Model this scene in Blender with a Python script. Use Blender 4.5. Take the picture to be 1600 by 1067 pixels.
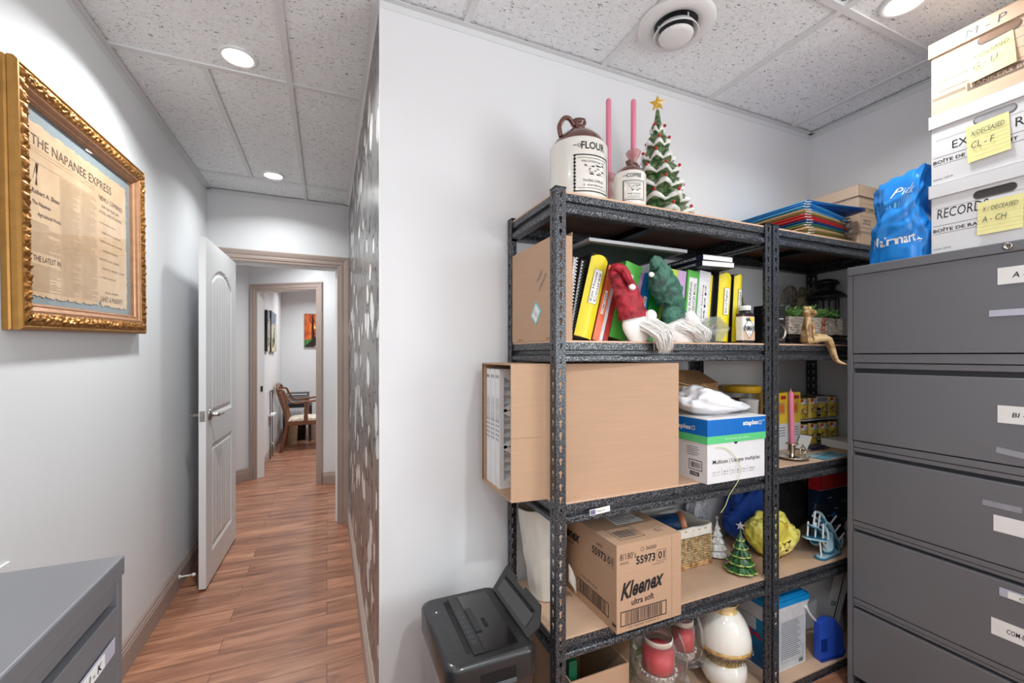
import bpy, bmesh, math, random
from mathutils import Vector, Matrix, Euler, noise
for _o in list(bpy.data.objects):
    bpy.data.objects.remove(_o)
SC = bpy.context.scene
COL = SC.collection
PI = math.pi

# ------------------------------------------------------------------ camera
EYE = 1.34
cam_d = bpy.data.cameras.new('camera')
cam_d.sensor_width = 36.0
cam_d.lens = 671.0 / 1600.0 * 36.0
cam_d.shift_y = 21.3 / 1600.0
cam_d.clip_start = 0.02
cam_o = bpy.data.objects.new('camera', cam_d)
cam_o.location = (0, 0, EYE)
cam_o.rotation_euler = (PI / 2, 0, -0.407)
COL.objects.link(cam_o)
SC.camera = cam_o

# ------------------------------------------------------------------ world, exposure, lights
w = bpy.data.worlds.new('world'); SC.world = w; w.use_nodes = True
w.node_tree.nodes['Background'].inputs[0].default_value = (0.8, 0.85, 0.9, 1)
w.node_tree.nodes['Background'].inputs[1].default_value = 0.3
SC.view_settings.view_transform = 'Standard'
SC.view_settings.look = 'None'
SC.view_settings.gamma = 1.0
SC.view_settings.use_curve_mapping = False
SC.view_settings.exposure = 0.34
SC.cycles.max_bounces = 10
SC.cycles.diffuse_bounces = 7
SC.cycles.glossy_bounces = 4
SC.cycles.transmission_bounces = 8
SC.cycles.transparent_max_bounces = 12
SC.cycles.caustics_reflective = False
SC.cycles.caustics_refractive = False
SC.cycles.sample_clamp_indirect = 6.0

def lamp(x, y, z, power, size=0.11, color=(0.955, 0.99, 0.99)):
    l = bpy.data.lights.new('ceiling_lamp_or_fill', 'AREA')
    l.shape = 'DISK'; l.size = size; l.energy = power; l.color = color; l.spread = math.radians(145)
    o = bpy.data.objects.new('ceiling_lamp_or_fill', l)
    o.location = (x, y, z); COL.objects.link(o)
    return o
CEIL = 2.535
# the recessed ceiling lamps of the room, the hall and the rooms beyond, plus one added fill light
LAMPS = [(-0.328, 2.02, CEIL, 15), (-0.328, 3.26, CEIL, 4.6), (1.80, 0.81, CEIL, 3.4),
         (-0.328, 0.78, CEIL, 2.4), (-0.328, -0.46, CEIL, 6), (0.74, -0.46, CEIL, 14), (1.8, -1.7, CEIL, 6),  # third one is unseen, added to brighten shelves, boxes and cabinet front
         (-0.35, 4.45, 2.5, 10), (0.35, 6.3, 2.5, 18), (-0.1, 7.3, 2.5, 9)]
for x, y, z, p in LAMPS:
    lamp(x, y, z - 0.012, p, 0.11)

# soft fill from area lights in two added, unseen window openings
def window_fill(loc, rot, w_, h_, power):
    l = bpy.data.lights.new('window_fill_light', 'AREA'); l.shape = 'RECTANGLE'; l.size = w_; l.size_y = h_
    l.energy = power; l.color = (0.93, 0.975, 0.99)
    o = bpy.data.objects.new('window_fill_light', l); o.location = loc; o.rotation_euler = rot; COL.objects.link(o)
window_fill((.8, -2.36, 1.55), (math.radians(155), 0, 0), 2.3, 1.3, 40)
window_fill((2.46, -1.35, 1.5), (math.radians(105), 0, PI / 2), 1.5, 1.3, 48)

# ------------------------------------------------------------------ materials
def S(r, g, b):
    f = lambda c: (c / 255 / 12.92) if c / 255 <= 0.04045 else ((c / 255 + 0.055) / 1.055) ** 2.4
    return (f(r), f(g), f(b), 1.0)
MATS = {}
def nt(name):
    m = bpy.data.materials.new(name); m.use_nodes = True
    n = m.node_tree; b = n.nodes['Principled BSDF']
    return m, n, b
def coord(n, scale=(1, 1, 1), kind='Object', rot=(0, 0, 0)):
    tc = n.nodes.new('ShaderNodeTexCoord'); mp = n.nodes.new('ShaderNodeMapping')
    mp.inputs['Scale'].default_value = scale; mp.inputs['Rotation'].default_value = rot
    n.links.new(tc.outputs[kind], mp.inputs['Vector'])
    return mp.outputs['Vector']
def noise_n(n, vec, scale, detail=3, rough=0.5, dist=0.0):
    t = n.nodes.new('ShaderNodeTexNoise')
    t.inputs['Scale'].default_value = scale; t.inputs['Detail'].default_value = detail
    t.inputs['Roughness'].default_value = rough; t.inputs['Distortion'].default_value = dist
    n.links.new(vec, t.inputs['Vector'])
    return t.outputs['Fac']
def ramp(n, fac, stops, interp='LINEAR'):
    r = n.nodes.new('ShaderNodeValToRGB'); r.color_ramp.interpolation = interp
    e = r.color_ramp.elements
    while len(e) > 1: e.remove(e[-1])
    e[0].position = stops[0][0]; e[0].color = stops[0][1]
    for p, c in stops[1:]:
        k = e.new(p); k.color = c
    n.links.new(fac, r.inputs['Fac'])
    return r.outputs['Color']
def mixc(n, fac, a, b, mode='MIX'):
    m = n.nodes.new('ShaderNodeMix'); m.data_type = 'RGBA'; m.blend_type = mode
    for i, v in ((0, fac), (6, a), (7, b)):
        if isinstance(v, (int, float)): m.inputs[i].default_value = v
        elif isinstance(v, tuple): m.inputs[i].default_value = v
        else: n.links.new(v, m.inputs[i])
    return m.outputs[2]
def math_n(n, op, a, b=0.0):
    m = n.nodes.new('ShaderNodeMath'); m.operation = op
    for i, v in ((0, a), (1, b)):
        if isinstance(v, (int, float)): m.inputs[i].default_value = v
        else: n.links.new(v, m.inputs[i])
    return m.outputs[0]
def bump(n, b, h, strength=0.2, dist=0.002):
    k = n.nodes.new('ShaderNodeBump'); k.inputs['Strength'].default_value = strength
    k.inputs['Distance'].default_value = dist
    n.links.new(h, k.inputs['Height']); n.links.new(k.outputs[0], b.inputs['Normal'])
def vary(c, k):
    return tuple(min(1, v * k) for v in c[:3]) + (1,)
def plain(name, rgb, rough=0.5, metal=0.0, var=0.06, scale=40, bmp=0.0, bscale=200, coat=0.0, trans=0.0, ior=1.45, alpha=1.0, sheen=0.0, stretch=(1, 1, 1), sss=0.0):
    """a surface of one colour with a faint procedural unevenness"""
    if name in MATS: return MATS[name]
    m, n, b = nt(name); c = S(*rgb)
    v = coord(n, stretch)
    f = noise_n(n, v, scale)
    col = ramp(n, f, [(0.3, vary(c, 1 - var)), (0.7, vary(c, 1 + var))])
    n.links.new(col, b.inputs['Base Color'])
    b.inputs['Roughness'].default_value = rough; b.inputs['Metallic'].default_value = metal
    b.inputs['Coat Weight'].default_value = coat
    b.inputs['Transmission Weight'].default_value = trans; b.inputs['IOR'].default_value = ior
    b.inputs['Alpha'].default_value = alpha
    b.inputs['Sheen Weight'].default_value = sheen
    if sss: b.inputs['Subsurface Weight'].default_value = sss; b.inputs['Subsurface Scale'].default_value = 0.01
    if bmp: bump(n, b, noise_n(n, v, bscale), bmp)
    MATS[name] = m
    return m
def lit(name, rgb, strength):
    m, n, b = nt(name)
    b.inputs['Base Color'].default_value = S(*rgb)
    b.inputs['Emission Color'].default_value = S(*rgb); b.inputs['Emission Strength'].default_value = strength
    MATS[name] = m; return m

# ------------------------------------------------------------------ mesh builder
_TXT = {}
def text_polys(s, bold=0.0, shear=0.0, res=2):
    """the letters of S as flat triangles, one unit high"""
    k = (s, bold, shear, res)
    if k in _TXT: return _TXT[k]
    cu = bpy.data.curves.new('lettering', 'FONT'); cu.body = s; cu.size = 1.0
    cu.resolution_u = res; cu.offset = bold; cu.shear = shear; cu.fill_mode = 'FRONT'
    o = bpy.data.objects.new('lettering', cu); COL.objects.link(o)
    dg = bpy.context.evaluated_depsgraph_get()
    me = bpy.data.meshes.new_from_object(o.evaluated_get(dg))
    vs = [(v.co.x, v.co.y) for v in me.vertices]
    fs = [tuple(p.vertices) for p in me.polygons]
    bpy.data.objects.remove(o); bpy.data.curves.remove(cu); bpy.data.meshes.remove(me)
    _TXT[k] = (vs, fs)
    return _TXT[k]

class MB:
    def __init__(self):
        self.v = []; self.f = []; self.m = []; self.s = []; self.mats = []; self.X = Matrix.Identity(4)
    def mi(self, mat):
        if mat not in self.mats: self.mats.append(mat)
        return self.mats.index(mat)
    def add(self, vs, fs, mat, smooth=False):
        o = len(self.v); i = self.mi(mat)
        self.v += [tuple(self.X @ Vector(p)) for p in vs]
        for f in fs:
            self.f.append(tuple(o + k for k in f)); self.m.append(i); self.s.append(smooth)
        return self
    def box(self, a, b, mat):
        x0, y0, z0 = (min(p, q) for p, q in zip(a, b)); x1, y1, z1 = (max(p, q) for p, q in zip(a, b))
        return self.add([(x0, y0, z0), (x1, y0, z0), (x1, y1, z0), (x0, y1, z0), (x0, y0, z1), (x1, y0, z1), (x1, y1, z1), (x0, y1, z1)],
                        [(0, 3, 2, 1), (4, 5, 6, 7), (0, 1, 5, 4), (1, 2, 6, 5), (2, 3, 7, 6), (3, 0, 4, 7)], mat)
    def prism(self, pts, z0, z1, mat, smooth=False, top=True, bottom=True):
        """outline PTS (x, y) counter-clockwise, raised from z0 to z1"""
        n = len(pts)
        vs = [(x, y, z0) for x, y in pts] + [(x, y, z1) for x, y in pts]
        fs = [(i, (i + 1) % n, n + (i + 1) % n, n + i) for i in range(n)]
        self.add(vs, fs, mat, smooth)
        if top: self.add([(x, y, z1) for x, y in pts], [tuple(range(n))], mat)
        if bottom: self.add([(x, y, z0) for x, y in pts], [tuple(range(n - 1, -1, -1))], mat)
        return self
    def lathe(self, prof, mat, seg=32, c=(0, 0), smooth=True, sx=1.0, sy=1.0, wob=None):
        """profile [(r, z)...] turned about the vertical through C"""
        vs = []; fs = []; n = len(prof)
        for i in range(seg):
            a = 2 * PI * i / seg
            for r, z in prof:
                k = wob(a, z) if wob else 1.0
                vs.append((c[0] + r * k * math.cos(a) * sx, c[1] + r * k * math.sin(a) * sy, z))
        for i in range(seg):
            j = (i + 1) % seg
            for k in range(n - 1):
                fs.append((i * n + k, j * n + k, j * n + k + 1, i * n + k + 1))
        return self.add(vs, fs, mat, smooth)
    def tube(self, path, r, mat, seg=8, smooth=True, caps=True, flat=1.0):
        """a round bar along PATH; R one radius or one for each point"""
        P = [Vector(p) for p in path]; n = len(P)
        R = r if isinstance(r, (list, tuple)) else [r] * n
        vs = []; fs = []
        t0 = (P[1] - P[0]).normalized()
        up = Vector((0, 0, 1)) if abs(t0.z) < 0.9 else Vector((1, 0, 0))
        u = t0.cross(up).normalized()
        for i in range(n):
            t = (P[min(i + 1, n - 1)] - P[max(i - 1, 0)])
            if t.length < 1e-9: t = t0
            t.normalize()
            u = (u - t * u.dot(t))
            if u.length < 1e-6: u = t.orthogonal()
            u.normalize(); v = t.cross(u)
            for k in range(seg):
                a = 2 * PI * k / seg
                vs.append(tuple(P[i] + u * (R[i] * math.cos(a)) + v * (R[i] * flat * math.sin(a))))
        for i in range(n - 1):
            for k in range(seg):
                l = (k + 1) % seg
                fs.append((i * seg + k, i * seg + l, (i + 1) * seg + l, (i + 1) * seg + k))
        self.add(vs, fs, mat, smooth)
        if caps:
            self.add(vs[:seg], [tuple(range(seg - 1, -1, -1))], mat)
            self.add(vs[-seg:], [tuple(range(seg))], mat)
        return self
    def grid(self, fn, nu, nv, mat, smooth=True, close_u=False):
        vs = [tuple(fn(i / (nu if close_u else nu - 1), j / (nv - 1))) for i in range(nu) for j in range(nv)]
        fs = []
        for i in range(nu if close_u else nu - 1):
            for j in range(nv - 1):
                a = i * nv + j; b = ((i + 1) % nu) * nv + j
                fs.append((a, b, b + 1, a + 1))
        return self.add(vs, fs, mat, smooth)
    def ball(self, c, r, mat, seg=16, rings=10, sc=(1, 1, 1)):
        return self.grid(lambda u, t: (c[0] + r * sc[0] * math.sin(PI * t) * math.cos(2 * PI * u),
                                       c[1] + r * sc[1] * math.sin(PI * t) * math.sin(2 * PI * u),
                                       c[2] - r * sc[2] * math.cos(PI * t)), seg, rings, mat, True, True)
    def quad(self, o, u, v, mat):
        o, u, v = Vector(o), Vector(u), Vector(v)
        return self.add([o, o + u, o + u + v, o + v], [(0, 1, 2, 3)], mat)
    def text(self, s, o, u, v, h, mat, w=None, bold=0.0, shear=0.0, align='l', lift=0.0004, res=2):
        """letters H high lying in the plane of unit vectors U (reading) and V (up), lower left at O, squeezed to width W"""
        o, u, v = Vector(o), Vector(u).normalized(), Vector(v).normalized()
        vs, fs = text_polys(s, bold, shear, res)
        if not vs: return self
        x0 = min(p[0] for p in vs); x1 = max(p[0] for p in vs)
        y0 = min(p[1] for p in vs); y1 = max(p[1] for p in vs)
        sy = h / max(0.2, (y1 - y0)) ; sx = (w / (x1 - x0)) if w else sy
        dx = {'l': 0, 'c': -(x1 - x0) / 2, 'r': -(x1 - x0)}[align]
        nrm = u.cross(v) * lift
        return self.add([o + nrm + u * ((p[0] - x0 + dx) * sx) + v * ((p[1] - y0) * sy) for p in vs], fs, mat)
    def rect(self, o, u, v, t, mat, lift=0.0004):
        """a printed line border of width T on the rectangle spanned by U, V"""
        o, u, v = Vector(o), Vector(u), Vector(v); U = u.normalized(); V = v.normalized()
        o = o + U.cross(V) * lift
        self.quad(o, u, V * t, mat); self.quad(o + v - V * t, u, V * t, mat)
        self.quad(o, U * t, v, mat); self.quad(o + u - U * t, U * t, v, mat)
        return self
    def bars(self, o, u, v, n, mat, seed=1, lift=0.0004):
        """a printed barcode"""
        rr = random.Random(seed); o, u, v = Vector(o), Vector(u), Vector(v)
        o = o + u.normalized().cross(v.normalized()) * lift; x = 0.0; st = 1.0 / n
        while x < 1:
            k = st * rr.choice((.3, .3, .6, .9)); k = min(k, 1 - x)
            self.quad(o + u * x, u * k, v, mat); x += k + st * rr.choice((.35, .5, .8))
        return self
    def build(self, name, parent=None, bevel=0.0, seg=2, angle=40, solid=0.0, sub=0, weld=False):
        me = bpy.data.meshes.new(name)
        me.from_pydata(self.v, [], self.f)
        for m in self.mats: me.materials.append(m)
        me.polygons.foreach_set('material_index', self.m)
        me.polygons.foreach_set('use_smooth', self.s)
        me.update()
        o = bpy.data.objects.new(name, me); COL.objects.link(o)
        if weld:
            k = o.modifiers.new('weld', 'WELD'); k.merge_threshold = 1e-5
        if solid:
            k = o.modifiers.new('solid', 'SOLIDIFY'); k.thickness = solid; k.offset = 0
        if bevel:
            k = o.modifiers.new('bevel', 'BEVEL'); k.width = bevel; k.segments = seg
            k.limit_method = 'ANGLE'; k.angle_limit = math.radians(angle)
            k.harden_normals = False
        if sub:
            k = o.modifiers.new('sub', 'SUBSURF'); k.levels = sub; k.render_levels = sub
        if parent: o.parent = parent
        return o

def thing(name, label, cat, loc=(0, 0, 0), rz=0.0, group=None, rot=None):
    o = bpy.data.objects.new(name, None); COL.objects.link(o)
    o.empty_display_size = 0.05
    o.location = loc; o.rotation_euler = rot if rot else (0, 0, rz)
    o['label'] = label; o['category'] = cat
    if group: o['group'] = group
    return o
def tag(o, label, cat, group=None, kind=None):
    o['label'] = label; o['category'] = cat
    if group: o['group'] = group
    if kind: o['kind'] = kind
    return o
def struct(o):
    o['kind'] = 'structure'; return o
def at(mb, loc=(0, 0, 0), rz=0.0, rot=None):
    mb.X = Matrix.Translation(loc) @ (Euler(rot).to_matrix().to_4x4() if rot else Matrix.Rotation(rz, 4, 'Z'))
    return mb
def place(o, loc, rz=0.0, rot=None):
    o.location = loc; o.rotation_euler = rot if rot else (0, 0, rz); return o
def copy_tree(o, parent=None):
    c = o.copy(); COL.objects.link(c)
    if parent: c.parent = parent
    for ch in list(o.children): copy_tree(ch, c)
    return c
def rrect(w, d, r, n=5, cx=0, cy=0):
    """rounded rectangle outline, counter-clockwise"""
    pts = []
    for (sx, sy, a0) in ((1, 1, 0), (-1, 1, 90), (-1, -1, 180), (1, -1, 270)):
        for k in range(n + 1):
            a = math.radians(a0 + 90 * k / n)
            pts.append((cx + sx * (w / 2 - r) + r * math.cos(a), cy + sy * (d / 2 - r) + r * math.sin(a)))
    return pts
def lerp(a, b, t): return a + (b - a) * t
EX, EY, EZ = Vector((1, 0, 0)), Vector((0, 1, 0)), Vector((0, 0, 1))
# ------------------------------------------------------------------ room materials
def wall_mat(name, rgb):
    m, n, b = nt(name); c = S(*rgb); v = coord(n)
    f = noise_n(n, v, 1.3, 2)
    n.links.new(ramp(n, f, [(0.3, vary(c, 0.985)), (0.7, vary(c, 1.015))]), b.inputs['Base Color'])
    b.inputs['Roughness'].default_value = 0.62
    bump(n, b, noise_n(n, v, 160, 2), 0.06)
    return m
WALL = wall_mat('wall_paint', (224, 225, 227))
WHITE = plain('white_paint', (226, 227, 228), 0.4, var=0.02, scale=3)
TAUPE = plain('taupe_trim_paint', (166, 149, 140), 0.42, var=0.03, scale=4)
TEE = plain('ceiling_tee_enamel', (216, 218, 220), 0.5, var=0.02, scale=5)
def tile_mat():
    m, n, b = nt('ceiling_tile')
    v = coord(n, (75, 190, 60))
    f = noise_n(n, v, 1.0, 1.0, 0.4, 1.2)
    g = noise_n(n, coord(n), 9, 2)
    msk = math_n(n, 'MULTIPLY', math_n(n, 'LESS_THAN', f, 0.315), math_n(n, 'GREATER_THAN', g, 0.36))
    pin = math_n(n, 'LESS_THAN', noise_n(n, coord(n), 420, 1), 0.36)
    hole = math_n(n, 'MAXIMUM', msk, math_n(n, 'MULTIPLY', pin, 0.35))
    base = ramp(n, noise_n(n, coord(n), 60, 3), [(0.3, S(230, 234, 237)), (0.7, S(240, 243, 246))])
    n.links.new(mixc(n, hole, base, S(92, 93, 94)), b.inputs['Base Color'])
    b.inputs['Roughness'].default_value = 0.9
    bump(n, b, math_n(n, 'SUBTRACT', 1.0, hole), 0.4, 0.002)
    return m
TILE = tile_mat()
def floor_mat():
    m, n, b = nt('laminate_floor')
    tc = n.nodes.new('ShaderNodeTexCoord')
    br = n.nodes.new('ShaderNodeTexBrick')
    br.inputs['Scale'].default_value = 1.0; br.inputs['Mortar Size'].default_value = 0.0012
    br.inputs['Mortar Smooth'].default_value = 0.1; br.inputs['Bias'].default_value = 0.0
    br.inputs['Brick Width'].default_value = 1.21; br.inputs['Row Height'].default_value = 0.127
    br.offset = 0.37; br.squash = 1.0
    br.inputs['Color1'].default_value = (0, 0, 0, 1); br.inputs['Color2'].default_value = (1, 1, 1, 1)
    br.inputs['Mortar'].default_value = (0.5, 0.5, 0.5, 1)
    n.links.new(tc.outputs['Object'], br.inputs['Vector'])
    bw = n.nodes.new('ShaderNodeRGBToBW'); n.links.new(br.outputs['Color'], bw.inputs[0])
    # each plank shifts its own grain
    off = n.nodes.new('ShaderNodeCombineXYZ'); n.links.new(math_n(n, 'MULTIPLY', bw.outputs[0], 9.0), off.inputs[1])
    n.links.new(math_n(n, 'MULTIPLY', bw.outputs[0], 3.0), off.inputs[0])
    va = n.nodes.new('ShaderNodeVectorMath'); va.operation = 'ADD'
    n.links.new(tc.outputs['Object'], va.inputs[0]); n.links.new(off.outputs[0], va.inputs[1])
    mp = n.nodes.new('ShaderNodeMapping'); mp.inputs['Scale'].default_value = (1.1, 9, 1)
    n.links.new(va.outputs[0], mp.inputs[0])
    g1 = noise_n(n, mp.outputs[0], 1.6, 6, 0.62, 0.9)
    mp2 = n.nodes.new('ShaderNodeMapping'); mp2.inputs['Scale'].default_value = (3, 60, 1)
    n.links.new(va.outputs[0], mp2.inputs[0])
    g2 = noise_n(n, mp2.outputs[0], 1.5, 3, 0.6)
    tone = ramp(n, g1, [(0.25, S(102, 70, 58)), (0.42, S(146, 100, 78)), (0.55, S(172, 122, 96)), (0.72, S(196, 148, 118))])
    fine = ramp(n, g2, [(0.3, (0.80, 0.80, 0.80, 1)), (0.6, (1.02, 1.02, 1.02, 1))])
    c = mixc(n, 1.0, tone, fine, 'MULTIPLY')
    pl = ramp(n, bw.outputs[0], [(0.0, (0.84, 0.82, 0.82, 1)), (1.0, (1.14, 1.12, 1.08, 1))])
    c = mixc(n, 1.0, c, pl, 'MULTIPLY')
    c = mixc(n, br.outputs['Fac'], c, S(70, 42, 32))
    n.links.new(c, b.inputs['Base Color'])
    b.inputs['Roughness'].default_value = 0.33
    bump(n, b, math_n(n, 'SUBTRACT', g2, br.outputs['Fac']), 0.06, 0.001)
    return m
FLOOR = floor_mat()
def wallpaper_mat():
    """silver paper with white blossoms and dark twigs; y runs along the wall, z up"""
    m, n, b = nt('silver_floral_wallpaper')
    v = coord(n, (1, 1, 1))
    wn = n.nodes.new('ShaderNodeTexNoise'); wn.inputs['Scale'].default_value = 9; wn.inputs['Detail'].default_value = 2
    n.links.new(v, wn.inputs['Vector'])
    sub = n.nodes.new('ShaderNodeVectorMath'); sub.operation = 'SUBTRACT'
    n.links.new(wn.outputs['Color'], sub.inputs[0]); sub.inputs[1].default_value = (0.5, 0.5, 0.5)
    sc = n.nodes.new('ShaderNodeVectorMath'); sc.operation = 'SCALE'; n.links.new(sub.outputs[0], sc.inputs[0]); sc.inputs['Scale'].default_value = 0.09
    ad = n.nodes.new('ShaderNodeVectorMath'); ad.operation = 'ADD'; n.links.new(v, ad.inputs[0]); n.links.new(sc.outputs[0], ad.inputs[1])
    mp = n.nodes.new('ShaderNodeMapping'); mp.inputs['Scale'].default_value = (0, 6.2, 6.6); n.links.new(ad.outputs[0], mp.inputs[0])
    vo = n.nodes.new('ShaderNodeTexVoronoi'); vo.inputs['Scale'].default_value = 1.0; vo.inputs['Randomness'].default_value = 0.9
    n.links.new(mp.outputs[0], vo.inputs['Vector'])
    pick = n.nodes.new('ShaderNodeSeparateColor'); n.links.new(vo.outputs['Color'], pick.inputs[0])
    petal = math_n(n, 'MULTIPLY', math_n(n, 'LESS_THAN', vo.outputs['Distance'], 0.42), math_n(n, 'GREATER_THAN', pick.outputs[0], 0.30))
    heart = math_n(n, 'MULTIPLY', math_n(n, 'LESS_THAN', vo.outputs['Distance'], 0.12), math_n(n, 'GREATER_THAN', pick.outputs[1], 0.4))
    mp3 = n.nodes.new('ShaderNodeMapping'); mp3.inputs['Scale'].default_value = (0, 4.2, 3.0); mp3.inputs['Location'].default_value = (3, 7, 2)
    n.links.new(ad.outputs[0], mp3.inputs[0])
    tw = noise_n(n, mp3.outputs[0], 1.7, 2.0, 0.5, 1.6)
    line = math_n(n, 'LESS_THAN', math_n(n, 'ABSOLUTE', math_n(n, 'SUBTRACT', tw, 0.5)), 0.028)
    brk = math_n(n, 'GREATER_THAN', noise_n(n, v, 5.5, 1), 0.44)
    line = math_n(n, 'MULTIPLY', line, brk)
    # small dark leaves in the cells without a blossom
    leaf = math_n(n, 'MULTIPLY', math_n(n, 'LESS_THAN', vo.outputs['Distance'], 0.3), math_n(n, 'LESS_THAN', pick.outputs[0], 0.26))
    leaf = math_n(n, 'MULTIPLY', leaf, math_n(n, 'GREATER_THAN', noise_n(n, v, 60, 1), 0.45))
    base = ramp(n, noise_n(n, v, 3, 2), [(0.3, S(142, 141, 141)), (0.7, S(154, 153, 152))])
    c = mixc(n, line, base, S(48, 45, 44))
    c = mixc(n, leaf, c, S(70, 67, 66))
    c = mixc(n, petal, c, S(222, 222, 222))
    c = mixc(n, heart, c, S(84, 82, 80))
    n.links.new(c, b.inputs['Base Color'])
    met = math_n(n, 'SUBTRACT', 0.72, math_n(n, 'MULTIPLY', petal, 0.6))
    n.links.new(met, b.inputs['Metallic']); b.inputs['Roughness'].default_value = 0.30
    return m
PAPER_W = wallpaper_mat()

XL, XH, XR = -0.79, 0.163, 2.41       # left wall, hall-side wall, right wall
YB, YE, YN = 1.50, 3.69, -2.3         # wall behind the shelves, end of the hall, wall behind the camera

def wallbox(name, a, b, mat=None, bevel=0):
    return struct(MB().box(a, b, mat or WALL).build(name, bevel=bevel))
fl = MB(); fl.box((-2.2, YN - .1, -0.05), (XR + .1, 8.2, 0.0), FLOOR); struct(fl.build('floor'))
wallbox('wall_left', (XL - .1, YN, 0), (XL, YE, CEIL + .05))
rw = MB()   # right wall, with an unseen window opening added for a fill light
for a, b in (((XR, YN, 0), (XR + .1, -2.1, CEIL + .05)), ((XR, -.6, 0), (XR + .1, YB, CEIL + .05)),
             ((XR, -2.1, 0), (XR + .1, -.6, .85)), ((XR, -2.1, 2.15), (XR + .1, -.6, CEIL + .05))):
    rw.box(a, b, WALL)
struct(rw.build('wall_right'))
wf2 = MB()
for a, b in (((XR - .015, -2.1, .85), (XR + .08, -2.04, 2.15)), ((XR - .015, -.66, .85), (XR + .08, -.6, 2.15)), ((XR - .015, -2.1, .85), (XR + .08, -.6, .90)), ((XR - .015, -2.1, 2.10), (XR + .08, -.6, 2.15))):
    wf2.box(a, b, WHITE)
struct(wf2.build('added_window_2'))
nw = MB()   # wall behind the camera, with a wide opening added for the other fill light
for a, b in (((XL - .1, YN - .1, 0), (-.4, YN, CEIL + .05)), ((2.0, YN - .1, 0), (XR + .1, YN, CEIL + .05)),
             ((-.4, YN - .1, 0), (2.0, YN, .85)), ((-.4, YN - .1, 2.25), (2.0, YN, CEIL + .05))):
    nw.box(a, b, WALL)
struct(nw.build('wall_near'))
wf = MB()
for a, b in (((-.4, YN - .08, .85), (-.34, YN + .015, 2.25)), ((1.94, YN - .08, .85), (2.0, YN + .015, 2.25)),
             ((.77, YN - .06, .85), (.83, YN, 2.25)), ((-.4, YN - .08, .85), (2.0, YN + .02, .90)), ((-.4, YN - .08, 2.19), (2.0, YN + .015, 2.25))):
    wf.box(a, b, WHITE)
struct(wf.build('added_window_1'))
wallbox('wall_shelf_side', (XH + .004, YB, 0), (XR + .1, YB + .1, CEIL + .05))
# the papered wall of the hall and its white corner bead
wallbox('wall_papered', (XH + .004, YB + .1, 0), (XH + .1, YE, CEIL + .05))
wp = MB()
wp.box((XH, YB + .006, 0), (XH + .0039, YE, CEIL), PAPER_W)
struct(wp.build('wall_paper_facing'))
cb = MB(); cb.box((XH - .002, YB - .002, 0), (XH + .006, YB + .008, CEIL - .025), WHITE)
struct(cb.build('trim_1', bevel=.001))
# end wall of the hall with its doorway
DO0, DO1, DOH = -0.648, 0.076, 2.03
ew = MB()
ew.box((XL - .1, YE, 0), (DO0 - .02, YE + .11, CEIL + .05), WALL); ew.box((DO1 + .02, YE, 0), (XH + .1, YE + .11, CEIL + .05), WALL)
ew.box((DO0 - .02, YE, DOH + .02), (DO1 + .02, YE + .11, CEIL + .05), WALL)
struct(ew.build('wall_hall_end'))

# ---- ceiling: tiles between tees, wall angles
tl = MB()
tl.box((XL - .1, YN, CEIL + .006), (XR + .1, YE + .1, CEIL + .05), TILE)
struct(tl.build('ceiling'))
tg = MB(); TW = .0115
def tee_x(x, y0, y1): tg.box((x - TW, y0, CEIL - .002), (x + TW, y1, CEIL + .0055), TEE)
def tee_y(y, x0, x1): tg.box((x0, y - TW, CEIL - .0022), (x1, y + TW, CEIL + .0054), TEE)
for y in (-.31, .91): tee_y(y, XL, XR)
for y in (-1.53,): tee_y(y, XL, XR)
for y in (2.13, 3.36): tee_y(y, XL, XH)
tee_x(-.15, YN, YE); tee_x(-.467, 2.13, 3.36)
for x in (.461, 1.048, 1.641, 2.24): tee_x(x, YN, YB)
struct(tg.build('trim_ceiling_tees'))
ang = MB()
def wall_angle(a, b, nx, ny):
    # leg on the wall 25 mm high and leg under the tile 22 mm wide
    (x0, y0), (x1, y1) = a, b
    ang.box((x0, y0, CEIL - .027), (x1 + nx * .002, y1 + ny * .002, CEIL - .003), TEE)
    ang.box((x0, y0, CEIL - .0035), (x1 + nx * .022, y1 + ny * .022, CEIL - .0012), TEE)
wall_angle((XL, YN), (XL, YE), 1, 0); wall_angle((XR, YN), (XR, YB), -1, 0)
wall_angle((XH, YB), (XR, YB), 0, -1); wall_angle((XL, YE), (XH, YE), 0, -1)
wall_angle((XH, YB), (XH, YE), -1, 0); wall_angle((XL, YN), (XR, YN), 0, 1)
struct(ang.build('trim_ceiling_angle'))

# ---- baseboards and casings
def base_profile(h=.125):
    # (distance from wall, height)
    return [(0, 0), (.016, 0), (.016, h - .045), (.013, h - .038), (.013, h - .030), (.009, h - .026), (.011, h - .016), (.006, h - .006), (0, h)]
def run(mb, p0, p1, n, prof, mat):
    """a moulding with profile (out, up) along p0-p1, N the unit direction out of the wall"""
    p0, p1, n = Vector(p0), Vector(p1), Vector(n)
    k = len(prof)
    vs = [p0 + n * a + EZ * z for a, z in prof] + [p1 + n * a + EZ * z for a, z in prof]
    fs = [(i, (i + 1) % k, k + (i + 1) % k, k + i) for i in range(k)]
    fs += [tuple(range(k)), tuple(range(2 * k - 1, k - 1, -1))]
    return mb.add(vs, fs, mat)
bl = MB(); run(bl, (XL, YN, 0), (XL, YE - .02, 0), (1, 0, 0), base_profile(.135), TAUPE); struct(bl.build('baseboard_left'))
bh = MB(); run(bh, (XH, YB, 0), (XH, YE - .02, 0), (-1, 0, 0), base_profile(.135), TAUPE); struct(bh.build('baseboard_papered'))
bs = MB(); run(bs, (XH, YB, 0), (XR, YB, 0), (0, -1, 0), base_profile(.135), TAUPE); struct(bs.build('baseboard_shelf_side'))
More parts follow.
